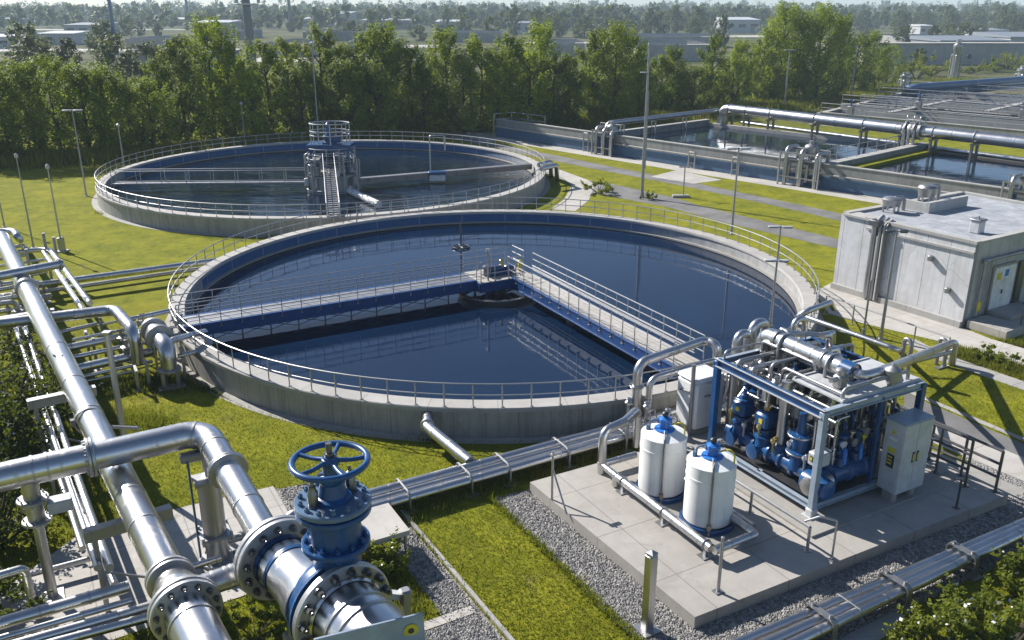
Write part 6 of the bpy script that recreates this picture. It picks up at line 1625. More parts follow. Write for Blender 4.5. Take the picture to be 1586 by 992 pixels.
# control cabinet on the front
cu0, cu1, cv0, cv1, cz0, cz1 = 8.22, 9.42, 1.0, 1.64, .74, 2.95
t2 = thing('control_cabinet', 'tall light grey double-door control cabinet on the front of the skid', 'cabinet', W((cu0 + cu1) / 2, (cv0 + cv1) / 2, PADZ))
cm = W((cu0 + cu1) / 2, (cv0 + cv1) / 2, (cz0 + cz1) / 2)
m = MB(); m.box(cm, (cu1 - cu0, cv1 - cv0, cz1 - cz0), AX, .015); m.build('cabinet_body', M['cabinet'], t2, sharp=25)
m = MB(); m.box(cm + Z * ((cz1 - cz0) / 2 + .02), (cu1 - cu0 + .05, cv1 - cv0 + .05, .04), AX); m.build('cabinet_top', M['frame'], t2)
for k, sx in enumerate((-1, 1)):
    m = MB(); m.box(cm + UX * (sx * (cu1 - cu0) * .25) - VX * ((cv1 - cv0) / 2 + .012), ((cu1 - cu0) / 2 - .016, .024, cz1 - cz0 - .04), AX, .006); dr = m.build('door', M['cabinet'], t2, sharp=25)
    m = MB(); m.box(cm + UX * (sx * .09) - VX * ((cv1 - cv0) / 2 + .03) + Z * .02, (.09, .014, .34), AX); m.build('lock_plate', M['decal'], dr)
    m = MB(); m.box(cm + UX * (sx * .09) - VX * ((cv1 - cv0) / 2 + .042) + Z * .02, (.05, .02, .22), AX); m.build('handle', M['yellow'], dr)
lf = cm - UX * ((cu1 - cu0) / 2 + .006)
m = MB(); m.lathe(lf + Z * .78 + VX * .02, -UX, [(-.004, .1), (.008, .1), (.008, .001)], 3); m.build('warning_triangle', M['yellow'], t2)
m = MB(); m.box(lf + Z * .58, (.014, .26, .07), AX); m.build('name_plate', M['white'], t2)
m = MB(); m.box(lf + Z * .22 - VX * .0, (.014, .26, .14), AX); m.build('yellow_label', M['yellow'], t2)
m = MB(); m.box(lf - Z * .12, (.014, .24, .42), AX); dc = m.build('dark_label', M['decal'], t2)
m = MB()
for k in range(3): m.box(lf - UX * .009 - Z * (.0 + .1 * k) + VX * .02, (.006, .15, .05), AX)
m.build('label_rows', M['yellow'], dc)
for du in (.2, cu1 - cu0 - .2):
    m = MB(); m.box(W(cu0 + du, (cv0 + cv1) / 2, (PADZ + cz0) / 2), (.24, .4, cz0 - PADZ), AX, .04); m.build('foot', M['conc'], t2)
# second pale cabinet inside the right end
c = W(9.62, 3.6, 1.9)
m = MB(); m.box(c, (.35, 1.1, 2.2), AX, .02); t = SK; skid('side_cabinet', m, 'cabinet')

# pipes on top of the skid
H1 = 4.15
k0, k1 = at(1182, 516, H1), at(1322, 577, H1); kd = (k1 - k0).normalized()
pipe('top_main', 'wide silver pipe lying across the top of the pump skid', [k0 + kd * .1 - Z * 3.2 - kd * .05, k0 + kd * .1, k1], .27, fil=.35, bands=(.47, .6, .68, .78, .9), flanges=((.55, 1.2, 0), (.84, 1.15, 0)), n=26)
m = MB(); q = k0.lerp(k1, .9); m.lathe(q, kd, [(0, .276), (.42, .276)], 26, cap=False); tag(m.build('pipe_sleeve', M['blue']), 'blue sleeve wrapped round the near end of the top silver pipe', 'sleeve')
for k, f in enumerate((.28, .8)):
    q = k0.lerp(k1, f); t = thing('strap_stand', ('far', 'near')[k] + ' strap stand holding the wide top pipe on the skid', 'stand', Vector((q.x, q.y, zt - .2)), 'strap stands of the top pipe')
    m = MB(); s_ = Vector((-kd.y, kd.x, 0)); m.tube([q - s_ * .32 - Z * .75, q - s_ * .32, q - s_ * .2 + Z * .26, q + s_ * .2 + Z * .26, q + s_ * .32, q + s_ * .32 - Z * .75], .06, 8, fil=.15); m.build('strap', M['galv'], t)
e0, e1 = k1 + kd * .1, at(1472, 532, 1.05)
pipe('side_pipe', 'long silver pipe slanting from the skid top to the right lawn', [k1 - kd * .2, e0 + kd * .25, e0 + kd * .25 + UX * .7, e1, e1 + UX * .35 + Z * -.05, e1 + UX * .35 - Z * 1.0], .15, fil=.3, bands=(.12, .35, .6, .85), n=18)
e2, e3 = at(1392, 566, 1.0), at(1474, 545, .6)
pipe('side_pipe', 'dark lower pipe running under the slanting pipe to the lawn', [W(10.2, 4.6, 2.6), e2, e3], .1, fil=.3, bands=(.3, .7), n=14, mat=M['steel_dull'])
for k, (px, py, top) in enumerate(((1461, 569, 1.22), (1403, 590, 1.75))):
    q = at(px, py); t = thing('pipe_stand', ('arched support at the lawn end of the slanting pipe', 'straight post under the slanting pipe beside the skid roof')[k], 'pipe stand', q)
    m = MB(); m.tube([q, q + Z * (top - .1), q + VX * .34 + Z * top, q + VX * .34 + Z * .02], .08, 10, fil=.25); m.build('post', M['galv'], t); m = MB(); m.box(q + Z * .03 - UX * .1, (.7, .2, .06), AX); m.build('foot', M['galv'], t)
pipe('back_pipe', 'straight silver pipe behind the skid running towards the lawn', [at(1250, 492, 2.7), at(1392, 543, 2.7), at(1392, 543, 0)], .1, fil=.25, bands=(.2, .5), n=14)
pipe('back_pipe', 'blue-lit arched pipe standing on the tank rim behind the skid', [at(1233, 500, 1.2), at(1236, 487, 2.2), at(1286, 469, 2.2), at(1291, 478, 1.2)], .13, fil=.35, bands=(.3, .6), n=16)
pipe('back_pipe', 'bent pipe between the skid and the arched rim pipe', [at(1205, 515, 3.2), at(1270, 520, 3.2), at(1290, 516, 3.2), at(1290, 530, 2.0)], .11, fil=.25, bands=(.3, .6), n=14)
for k, (px, py, z_, r, w_) in enumerate(((1142, 520, 3.7, .15, .5), (1166, 503, 3.9, .16, .6), (1230, 497, 3.0, .12, .6))):
    q = at(px, py, z_)
    pipe('rim_gooseneck', ('left', 'middle', 'right')[k] + ' gooseneck pipe looping over between skid and tank rim', [Vector((q.x, q.y, .0)), q, q + UX * w_ + Z * .03, q + UX * w_ - Z * 1.5], r, fil=.3, bands=(.2, .6), flanges=((.5, 1.4, 0),), n=18)
rq = random.Random(9)
for k in range(12):
    u, v = rq.uniform(7.6, 9.6), rq.uniform(6.3, 8.2); h = rq.uniform(1.6, 2.9); q = W(u, v, 0)
    a = rq.choice((UX, VX, -UX)); 
    pipe('back_riser', '%s thin riser pipe in the cluster behind the pump skid' % ORD[k], [q, q + Z * h, q + Z * h + a * rq.uniform(.4, 1.1), q + Z * (h - .8) + a * 1.15], rq.choice((.05, .07, .09)), fil=.2, bands=(.3, .6), n=12, group='riser pipes behind the skid')
for k, (u, v, h) in enumerate(((0, 0, 3.5), (0, 0, 2.9))):
    q = (at(1104, 694, PADZ), at(1067, 672, PADZ))[k]; m = MB(); m.cyl(q, q + Z * (h - PADZ), .07, n=12); m.box(q + Z * .03, (.24, .24, .06), AX)
    tag(m.build('cable_post', M['galv']), ('tall upright steel post beside the blue back corner of the skid', 'shorter upright steel post in front of the white box-shaped tank')[k], 'post', 'upright posts by the skid corner')

# ------------------------------------------------------------------ rails and posts on the pad
def pad_at(px, py): return at(px, py, PADZ)
q0, q1 = W(4.35, 4.9, PADZ), pad_at(1250, 853)
t = guard_rail('low single-bar railing between the near white tank and the skid', [q0, q1], .72, 3, (1.0,), .045)
q = pad_at(1112, 917); t = thing('rail_post', 'single upright post at the corner of the white tank frame', 'post', q)
m = MB(); m.cyl(q, q + Z * 1.55, .045, n=12); m.lathe(q + Z * 1.55, Z, [(0, .045), (.03, .05), (.05, .001)], 12); m.build('shaft', M['galv'], t); m = MB(); m.box(q + Z * .015, (.24, .2, .03), AX); m.build('foot', M['galv'], t)
q = pad_at(1288, 868); t = thing('conduit_post', 'thin post with bent top below the near skid corner', 'post', q)
m = MB(); m.tube([q, q + Z * 1.2, q + Z * 1.25 - UX * .3 + VX * .3, q + Z * 1.0 - UX * .5 + VX * .6], .03, 8, fil=.08); m.build('shaft', M['rail'], t); m = MB(); m.box(q + Z * .012, (.16, .16, .025), AX); m.build('foot', M['rail'], t)
q = pad_at(1481, 787); t = thing('conduit_post', 'thin post with bent top on the right part of the pad', 'post', q)
m = MB(); m.tube([q, q + Z * .95, q + Z * 1.05 - UX * .35], .035, 8, fil=.08); m.build('shaft', M['dark_steel'], t); m = MB(); m.box(q + Z * .012, (.16, .16, .025), AX); m.build('foot', M['dark_steel'], t)
q = pad_at(855, 774); t = thing('strut_post', 'braced thin post at the left pad corner below the bundle', 'post', q)
m = MB(); m.cyl(q, q + Z * 1.6, .035, n=8); m.tube([q + Z * 1.05, pad_at(878, 797)], .03, 8); m.box(q + Z * 1.5 + UX * .1, (.35, .12, .05), AX); m.build('strut', M['rail'], t)
gr = 'dark railings on the right of the pad'
def cage(label, a, b, h, n):
    guard_rail(label, [a, b], h, n, (.36, .68, 1.0), .045, mat=M['dark_steel'], group=gr)
cage('inner dark railing on the right part of the pad', W(10.9, 4.6, PADZ), W(11.15, .75, PADZ), 1.55, 5)
cage('outer dark railing along the right edge of the pad', W(11.6, 4.6, PADZ), W(11.65, .1, PADZ), 1.35, 5)
q = W(11.0, 3.7, PADZ)
t = thing('hose_reel', 'small dark reel with valves behind the right pad railing', 'reel', q)
m = MB(); m.torus(q + Z * .9, (UX + Z * .8), .28, .03, 24, 6); m.cyl(q, q + Z * .9, .05, n=8); m.build('reel_ring', M['dark_steel'], t)
m = MB(); m.lathe(q + Z * .9 + VX * .25, VX, [(0, .1), (.1, .14), (.3, .14), (.4, .06)], 12); m.box(q + Z * 1.1 + VX * .2, (.2, .4, .12), AX, .03); m.build('reel_valve', M['steel_dull'], t)

# ------------------------------------------------------------------ bottom right bundle
def brun(label, a, b, r, z=.42):
    A, B_ = at(a[0], a[1], z), at(b[0], b[1], z); d = B_ - A
    return pipe('ground_main', label, [A - d * .75, B_ + d * .6], r, bands=(.12, .3, .45, .62, .8), n=20)
brun('back pipe of the bottom right trio along the gravel', (1280, 938), (1539, 829), .115)
brun('middle pipe of the bottom right trio along the gravel', (1280, 955), (1550, 833), .13)
brun('front pipe of the bottom right trio along the gravel', (1280, 972), (1548, 843.5), .13)
for k, (tx, ty, fx, fy) in enumerate(((1378, 886, 1403, 943), (1474, 843, 1507, 894), (1262, 938, 1290, 998))):
    f = at(fx, fy); uu, vv = uvof(f); f = W(uu, -1.98)
    t = thing('pipe_bracket', ('bracket arching over the bottom right pipe trio, in the middle', 'bracket over the bottom right pipe trio beside the bush', 'bracket over the pipe trio nearest the bottom edge')[k], 'bracket', f, 'brackets over the bottom right pipes')
    m = MB(); b_ = f + VX * .84
    pts = fillet([f, f + Z * .62, b_ + Z * .62, b_], .14, 5)
    for a, b in zip(pts, pts[1:]): m.bar(a, b + (b - a).normalized() * .02, .16, .045, UX.cross((b - a).normalized()))
    m.build('bracket_arch', M['galv'], t)
    m = MB(); m.box(f + Z * .02, (.4, .28, .04), AX); m.bar(f + Z * .24, b_ + Z * .24, .1, .06); m.build('foot_plate', M['galv'], t)
    m = MB()
    for q in (.15, .68): m.cyl(f + VX * q + Z * .64, f + VX * q + Z * .71, .045, n=6)
    m.build('bolt_cap', M['galv'], t)
q = at(1318, 942, .42); q = W(uvof(q)[0], -1.55, .42)
t = thing('pipe_clamp', 'thin clamp round the bottom right pipe trio', 'clamp', q - Z * .2)
m = MB(); s0, s1 = q - VX * .38, q + VX * .38
m.tube(fillet([q - Z * .13, s0 - Z * .13, s0 + Z * .13, s1 + Z * .13, s1 - Z * .13, q - Z * .13], .07, 4), .022, 6); m.build('clamp_band', M['galv'], t)
zone('stepping_slab', pxs((1297, 993), (1382, 948), (1420, 961), (1352, 998)), .03, M['conc_edge'])
# ------------------------------------------------------------------ vegetation
def leaf_cards(cent, size, seed, up=.45, aspect=.62, sizevar=.35, hint=None):
    """diamond-shaped bent leaf cards at the given centres -> verts, quads"""
    r = np.random.default_rng(seed); n = len(cent)
    nrm = r.normal(size=(n, 3)) * (1.0 if hint is None else .42); nrm[:, 2] += up * (2 if hint is None else .9)
    if hint is not None: nrm += hint
    nrm[:] = nrm; nrm /= np.linalg.norm(nrm, axis=1)[:, None]
    a = r.normal(size=(n, 3)); a -= nrm * (a * nrm).sum(1)[:, None]; a /= np.linalg.norm(a, axis=1)[:, None]
    b = np.cross(nrm, a)
    s = size * (1 + sizevar * r.uniform(-1, 1, n))[:, None]
    c = np.asarray(cent)
    v = np.stack([c - a * s * .5, c + b * s * .5 * aspect - nrm * s * .1, c + a * s * .5, c - b * s * .5 * aspect - nrm * s * .1], axis=1)
    f = np.arange(n * 4).reshape(n, 4)
    return v.reshape(-1, 3), f

HINT = []
def clump_points(cs, rad, per, r, dirs=None):
    """points spread through clump spheres, denser near the shell"""
    out = []
    for (c, q) in zip(cs, rad):
        d = r.normal(size=(per, 3)); d /= np.linalg.norm(d, axis=1)[:, None]
        k = r.uniform(.35, 1.08, per) ** .7
        p = d * k[:, None] * q
        if dirs is None: p[:, 2] *= .8
        else:
            e = dirs[len(out)]; al = p @ e; p = p * .72 + np.outer(al * .95, e)
        out.append(p + c); HINT.append(p / (np.linalg.norm(p, axis=1)[:, None] + 1e-6))
    return np.concatenate(out)

def make_tree(name, H, width, shape, seed, mat, per=108, nclump=60, leaf=.28, bare=.04):
    """returns (crown object, trunk object, limb object) in local coordinates; H: height, width: crown width"""
    r = np.random.default_rng(seed); R2 = random.Random(seed)
    tr = MB(); lean = Vector((R2.uniform(-.03, .03), R2.uniform(-.03, .03), 1)); 
    k = 7; pts = [Vector((lean.x * H * i / k * .9 + R2.uniform(-.05, .05) * (i > 0), lean.y * H * i / k * .9 + R2.uniform(-.05, .05) * (i > 0), H * .93 * i / k)) for i in range(k + 1)]
    r0 = .022 * H
    tr.tube(pts, [r0 * (1 - .9 * i / k) for i in range(k + 1)], 8)
    lm = MB()
    cs = []; rad = []; dirs = []
    for i in range(nclump):
        f = bare + (1 - bare) * (i + r.uniform(0, 1)) / nclump            # height fraction
        if shape == 'ovate': env = max(0.0, math.sin(PI * min(1, (f * .83 + .13)) ** 1.12)) ** .75
        elif shape == 'column': env = min(1, (1 - f) * 2.2) ** .7 * (.75 + .25 * math.sin(f * 9 + seed))
        elif shape == 'cone': env = (1 - f) ** .75 * 1.1
        else: env = math.sqrt(max(0, 1 - (2 * f - .95) ** 2 * .95))
        env = max(.06, env)
        a = r.uniform(0, 2 * PI); lobes = 1 + .22 * math.sin(3 * a + seed) + .14 * math.sin(5 * a + 2 * seed + f * 7)
        rr_ = width / 2 * env * lobes * (r.uniform(.30, 1.0) ** .55)
        z = f * H
        c = np.array([rr_ * math.cos(a) + lean.x * z, rr_ * math.sin(a) + lean.y * z, z])
        e_ = np.array([math.cos(a) * .75, math.sin(a) * .75, .9 + .5 * f]); dirs.append(e_ / np.linalg.norm(e_))
        cs.append(c); rad.append(width * r.uniform(.10, .172) * (.75 + .4 * env))
        if i % 3 == 0:
            j = min(k, max(0, int((z - rr_ * .5) / H * k))); b = pts[j]
            lm.tube([b, Vector(c) * .5 + b * .5 + Vector((0, 0, .1)), Vector(c)], [r0 * .35, r0 * .2, r0 * .08], 5)
    HINT.clear(); P_ = clump_points(cs, rad, per, r, dirs); hn = np.concatenate(HINT)[P_[:, 2] > .15]; P_ = P_[P_[:, 2] > .15]
    v, f = leaf_cards(P_, leaf, seed + 99, hint=hn)
    return v, f, tr, lm

SPECIES = []
def species(name, H, width, shape, seed, mat, **k):
    v, f, tr, lm = make_tree(name, H, width, shape, seed, mat, **k)
    SPECIES.append(dict(v=v, f=f, tr=tr, lm=lm, mat=mat, H=H, crown=None))
    return len(SPECIES) - 1
sp_near = [species('a', 11, 5.6, 'ovate', 3, 'leaf'), species('b', 11, 4.8, 'ovate', 8, 'leaf'), species('c', 10, 6.2, 'ovate', 14, 'leaf'), species('d', 11, 5.2, 'cone', 21, 'leaf_dark'),
           species('e', 9, 5.6, 'round', 27, 'leaf_dark'), species('f', 11, 4.8, 'ovate', 35, 'leaf_grey'), species('g', 12, 7.4, 'ovate', 42, 'leaf', nclump=100)]
sp_far = [species('p', 11, 8.5, 'round', 51, 'leaf_far', per=44, nclump=54, leaf=.72), species('q', 12, 6.5, 'ovate', 57, 'leaf_far', per=44, nclump=52, leaf=.7), species('r', 9, 9.5, 'round', 63, 'leaf_far', per=42, nclump=50, leaf=.75), species('s', 12, 5.5, 'cone', 69, 'leaf_far', per=40, nclump=48, leaf=.7)]
ADJ = {0: 'broad leafy', 1: 'tall narrow', 2: 'spreading bright green', 3: 'dark pointed', 4: 'dark rounded', 5: 'grey-green slender', 6: 'large many-headed', 7: 'rounded hazy', 8: 'upright hazy', 9: 'low wide hazy', 10: 'pointed hazy'}
def plant_tree(si, p, h, w_k, rot, label, group, with_limbs=True, name='tree'):
    s = SPECIES[si]; k = h / s['H']
    t = thing(name, label, 'tree', p, group)
    t.rotation_euler = (0, 0, rot); t.scale = (k * w_k, k * w_k, k)
    if s['crown'] is None:
        s['crown'] = np_mesh('crown', s['v'], s['f'], M[s['mat']], parent=t, smooth=False)
        s['trunk'] = s['tr'].build('trunk', M['bark'], None, origin=(0, 0, 0)); s['trunk'].parent = t
        s['limb'] = s['lm'].build('limbs', M['bark'], None, origin=(0, 0, 0)); s['limb'].parent = t
    else:
        for key in ('crown', 'trunk') + (('limb',) if with_limbs else ()):
            o = s[key].copy(); C.objects.link(o); o.parent = t; o.location = (0, 0, 0)
    return t
def hgt(p, py):
    lo, hi = 0.0, 40.0
    for _ in range(40):
        mid = (lo + hi) / 2; z = mid - HCAM
        dep = p.y * math.cos(TH) - z * math.sin(TH); upv = p.y * math.sin(TH) + z * math.cos(TH)
        if 496 - FPX * upv / dep > py: lo = mid
        else: hi = mid
    return lo
front = [(18,112,252,4),(60,100,246,0),(96,92,240,2),(140,112,240,0),(170,106,238,4),(205,122,238,2),(240,126,238,0),(262,98,226,1),(290,62,222,5),(333,36,218,6),(366,66,216,1),(395,112,220,0),
 (424,68,214,1),(452,64,208,5),(470,108,214,4),(502,44,206,5),(528,74,212,1),(549,100,214,0),(572,58,210,2),(604,44,206,6),(586,104,213,4),(640,72,207,2),(658,104,210,0),(694,48,204,0),(718,86,207,5),
 (745,62,204,2),(770,78,206,0),(794,58,201,1),(818,86,203,2),(838,40,196,0),(856,92,202,4),(882,88,196,0),(915,50,192,1),(948,42,191,6),(968,58,188,2),(1040,76,178,0),(1072,108,176,4),(1096,58,170,1),(1140,66,166,0),
 (1176,48,160,1),(1202,12,158,6),(1230,30,158,0),(1262,14,158,6),(1292,28,156,0),(1320,58,146,4),(1344,52,142,0),(1372,72,130,2),(1392,94,122,1),(1104,112,164,2),(988,98,188,4),(-20,100,250,0),(-60,90,245,2)]
RT = random.Random(4)
front.sort(key=lambda q: q[0])
nn = 0
for (px, ty, by, si) in front:
    p = at(px, by); h = max(2.5, hgt(p, ty))
    nn += 1
    wk = min(1.5, max(.78, 1.12 * (SPECIES[si]['H'] / h) ** .45)) * (1.0 if si != 6 else .95)
    plant_tree(si, p, h, wk, RT.uniform(0, 6.28), '%s tree, %s from the left in the tree row behind the round tanks' % (ADJ[si], ordinal(nn)), 'trees in the row behind the round tanks')
# second rank filling the row
second = []
x = -40
while x < 1330:
    x += RT.uniform(26, 44)
    by = 205 - 52 * max(0, x - 850) / 480 - 10 * min(1, max(0, x) / 700) + RT.uniform(-7, 4)
    ty = RT.uniform(104, 140) - 34 * max(0, x - 850) / 480
    if 200 < x < 246: ty = 122
    second.append((x, ty, by, RT.choice((0, 1, 2, 3, 4, 5))))
for i, (px, ty, by, si) in enumerate(second):
    p = at(px, by); h = max(2.5, hgt(p, ty))
    plant_tree(si, p, h, 1.25, RT.uniform(0, 6.28), '%s tree, %s from the left in the shaded second rank of the row' % (ADJ[si], ordinal(i + 1)), 'trees in the second rank')
# single trees beyond
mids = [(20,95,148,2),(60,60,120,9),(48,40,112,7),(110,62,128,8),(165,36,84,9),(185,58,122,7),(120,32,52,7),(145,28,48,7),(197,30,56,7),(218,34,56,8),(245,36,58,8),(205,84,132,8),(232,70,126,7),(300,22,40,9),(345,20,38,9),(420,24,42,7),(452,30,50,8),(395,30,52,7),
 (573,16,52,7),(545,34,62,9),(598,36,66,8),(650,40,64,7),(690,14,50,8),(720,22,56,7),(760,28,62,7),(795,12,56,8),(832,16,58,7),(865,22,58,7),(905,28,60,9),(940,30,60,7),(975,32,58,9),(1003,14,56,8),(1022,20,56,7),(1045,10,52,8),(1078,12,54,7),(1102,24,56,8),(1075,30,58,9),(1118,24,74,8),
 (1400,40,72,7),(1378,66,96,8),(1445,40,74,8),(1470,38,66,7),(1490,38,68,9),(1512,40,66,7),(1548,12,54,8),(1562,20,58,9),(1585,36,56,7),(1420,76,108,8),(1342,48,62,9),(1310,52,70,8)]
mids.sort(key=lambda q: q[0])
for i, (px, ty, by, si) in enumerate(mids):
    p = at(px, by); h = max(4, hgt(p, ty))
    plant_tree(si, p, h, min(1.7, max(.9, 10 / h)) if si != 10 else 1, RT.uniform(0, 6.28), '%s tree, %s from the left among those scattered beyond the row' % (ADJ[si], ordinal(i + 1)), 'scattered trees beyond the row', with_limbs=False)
# hazy belt of nearer woodland trees
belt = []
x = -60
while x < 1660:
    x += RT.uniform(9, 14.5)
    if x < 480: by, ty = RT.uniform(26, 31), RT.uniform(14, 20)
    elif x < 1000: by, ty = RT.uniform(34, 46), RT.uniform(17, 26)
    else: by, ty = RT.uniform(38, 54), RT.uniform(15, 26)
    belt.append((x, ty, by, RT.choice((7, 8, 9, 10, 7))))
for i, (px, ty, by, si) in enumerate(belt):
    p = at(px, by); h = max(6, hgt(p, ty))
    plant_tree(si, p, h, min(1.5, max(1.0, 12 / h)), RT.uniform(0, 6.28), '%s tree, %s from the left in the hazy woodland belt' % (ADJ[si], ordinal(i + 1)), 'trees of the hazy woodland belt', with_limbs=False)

# distant woods: one mass
rw = np.random.default_rng(77)
cs = []; rad = []
for (D0, D1, n, hmin, hmax) in ((620, 900, 620, 9, 17), (900, 1350, 760, 12, 21), (1400, 2000, 520, 18, 30)):
    for i in range(n):
        D = rw.uniform(D0, D1); a = rw.uniform(-.66, .66); x = D * math.tan(a); h = rw.uniform(hmin, hmax); w_ = rw.uniform(7, 13) * D / 900
        if D < 900 and a < -.05 and rw.uniform() < .35: continue
        for j in range(6):
            f = rw.uniform(.15, .95); cs.append(np.array([x + rw.normal() * w_ * .28 * (1.1 - f * .6), D + rw.normal() * w_ * .25, h * f])); rad.append(w_ * rw.uniform(.22, .36))
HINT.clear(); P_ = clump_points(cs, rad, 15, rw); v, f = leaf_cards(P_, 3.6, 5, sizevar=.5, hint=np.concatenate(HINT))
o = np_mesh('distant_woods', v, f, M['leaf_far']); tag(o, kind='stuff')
o['label'] = 'distant blue-hazed woodland along the horizon'
# low wooded rise at the left horizon
hm = MB(); n = 60; vs = []
for i in range(n + 1):
    x = -1500 + 3400 * i / n; hz = 6 + 10 * math.exp(-((x + 700) / 420) ** 2) + 3 * math.sin(i * .9)
    for (y, z) in ((1900, -1), (2120, hz), (2400, hz * .7), (2590, -1)): vs.append((x, y, z))
fs = []
for i in range(n):
    for j in range(3): fs.append((i * 4 + j, (i + 1) * 4 + j, (i + 1) * 4 + j + 1, i * 4 + j + 1))
hm.add(vs, fs); o = hm.build('hills', M['leaf_far']); o['kind'] = 'structure'

# understory along the foot of the row, rough grass
def blades(name, pts, hmin, hmax, w_, mat, seed, lean=.5, org=(0, 0, 0)):
    r = np.random.default_rng(seed); n = len(pts); p = np.asarray(pts)
    a = r.uniform(0, 2 * PI, n); h = r.uniform(hmin, hmax, n); d = np.stack([np.cos(a), np.sin(a), np.zeros(n)], 1)
    l = r.normal(size=(n, 3)) * lean * h[:, None]; l[:, 2] = h
    v = np.stack([p - d * w_, p + d * w_, p + l], 1).reshape(-1, 3); f = np.arange(n * 3).reshape(n, 3)
    return np_mesh(name, v, f, M[mat])
def inside(poly, P_):
    x, y = P_[:, 0], P_[:, 1]; r = np.zeros(len(P_), bool); n = len(poly); j = n - 1
    for i in range(n):
        xi, yi = poly[i]; xj, yj = poly[j]
        with np.errstate(divide='ignore', invalid='ignore'):
            c = ((yi > y) != (yj > y)) & (x < (xj - xi) * (y - yi) / (yj - yi + 1e-12) + xi)
        r ^= c; j = i
    return r
def free(P_):
    k = np.ones(len(P_), bool)
    for poly in NOGRASS: k &= ~inside(poly, P_)
    return P_[k]
r = np.random.default_rng(123)
def pix_scatter(n, x0, x1, y0, y1, r):
    """points spread over the ground seen between two picture rows"""
    px = r.uniform(x0, x1, n); py = r.uniform(y0, y1, n)
    dx = (px - 793) / FPX; dy = (496 - py) / FPX
    d = np.stack([dx, math.cos(TH) + dy * math.sin(TH), -math.sin(TH) + dy * math.cos(TH)], 1); t_ = -HCAM / d[:, 2]
    return np.stack([d[:, 0] * t_, d[:, 1] * t_, np.zeros(n)], 1)
P_ = free(pix_scatter(260000, -60, 1650, 500, 1060, r)); o = blades('lawn_grass', P_, .03, .085, .013, 'blade', 1, .6); tag(o, kind='stuff')
# longer tufts along edges: pad edges, pipes, walk verge
def along(a, b, n, w_, r):
    a, b = np.array(a[:2]), np.array(b[:2]); f = r.uniform(0, 1, n); q = a + (b - a) * f[:, None]; q = q + r.normal(size=(n, 2)) * w_
    return np.concatenate([q, np.zeros((n, 1))], 1)
E_ = [along(W(-6, 8.3), W(5, 8.6), 5200, .35, r), along(W(-4.3, 0), W(-4.25, 7.6), 900, .07, r), along(W(-1.5, 0), W(-1.5, 7.5), 700, .06, r), along(at(1490, 545), at(1640, 600), 5000, .5, r), along(at(1590, 770), at(1640, 790), 900, .3, r),
      along(at(140, 600), at(300, 590), 3500, .5, r), along(at(90, 640), at(250, 660), 3500, .4, r), along(at(30, 520), at(180, 900), 3800, .5, r), along(at(1400, 470), at(1289, 455), 300, .3, r), along(at(1150, 992), at(1586, 810), 2600, .16, r),
      along(at(300, 600), at(700, 690), 2400, .12, r), along(at(150, 330), at(450, 372), 1500, .15, r), along(at(1536, 532), at(1640, 548), 2500, .3, r), along(W(-5.9, 3.4), W(-5.9, 7.2), 2600, .35, r), along(W(-12, 5.8), W(-9, 3.2), 3000, .5, r)]
P_ = free(np.concatenate(E_)); o = blades('rough_grass', P_, .08, .34, .018, 'weed', 3, .35); tag(o, kind='stuff')
band_ = [along(at(-80, 258), at(260, 240), 9000, 1.6, r), along(at(260, 240), at(520, 216), 7000, 1.5, r), along(at(600, 212), at(930, 190), 11000, 2.2, r), along(at(900, 196), at(1290, 158), 12000, 2.6, r), along(at(1290, 158), at(1500, 128), 9000, 3.0, r)]
P_ = free(np.concatenate(band_)); o = blades('undergrowth', P_, .35, 1.3, .10, 'weed', 4, .35); tag(o, kind='stuff')

# pebbles on the gravel
rg = np.random.default_rng(31)
oct_v = np.array([(1, 0, 0), (0, 1, 0), (-1, 0, 0), (0, -1, 0), (0, 0, .75), (0, 0, -.5)]); oct_f = np.array([(0, 1, 4), (1, 2, 4), (2, 3, 4), (3, 0, 4)])
def pebbles(P_, smin, smax):
    n = len(P_); s = rg.uniform(smin, smax, n); a = rg.uniform(0, 2 * PI, n); sq = rg.uniform(.6, 1.3, n)
    c, s_ = np.cos(a), np.sin(a); V = oct_v[None] * s[:, None, None]
    V = V * np.stack([sq, 1 / sq, np.ones(n)], 1)[:, None, :]
    X = V[:, :, 0] * c[:, None] - V[:, :, 1] * s_[:, None]; Y = V[:, :, 0] * s_[:, None] + V[:, :, 1] * c[:, None]
    V = np.stack([X, Y, V[:, :, 2]], 2) + P_[:, None, :]
    F = oct_f[None] + (np.arange(n) * 6)[:, None, None]
    return V.reshape(-1, 3), F.reshape(-1, 3)
def uv_scatter(n, u0, u1, v0, v1):
    u = rg.uniform(u0, u1, n); v = rg.uniform(v0, v1, n)
    return np.stack([OX + UX.x * u + VX.x * v, OY + UX.y * u + VX.y * v, np.full(n, .01)], 1)
pad2 = [(p.x, p.y) for p in pad_poly]
P_ = np.concatenate([uv_scatter(6500, -1.5, .0, -2.0, 7.5), uv_scatter(13000, .0, 13.4, -2.0, -.02), uv_scatter(3000, -5.1, -4.25, 0, 7.5), uv_scatter(2200, -6.4, -5.05, 0, 3.0), uv_scatter(1600, -7.0, -5.3, 8, 11.2)])
P_ = P_[~inside(pad2, P_)]
v, f = pebbles(P_, .015, .04); o = np_mesh('gravel_stones', v, f, M['stone']); tag(o, kind='stuff')

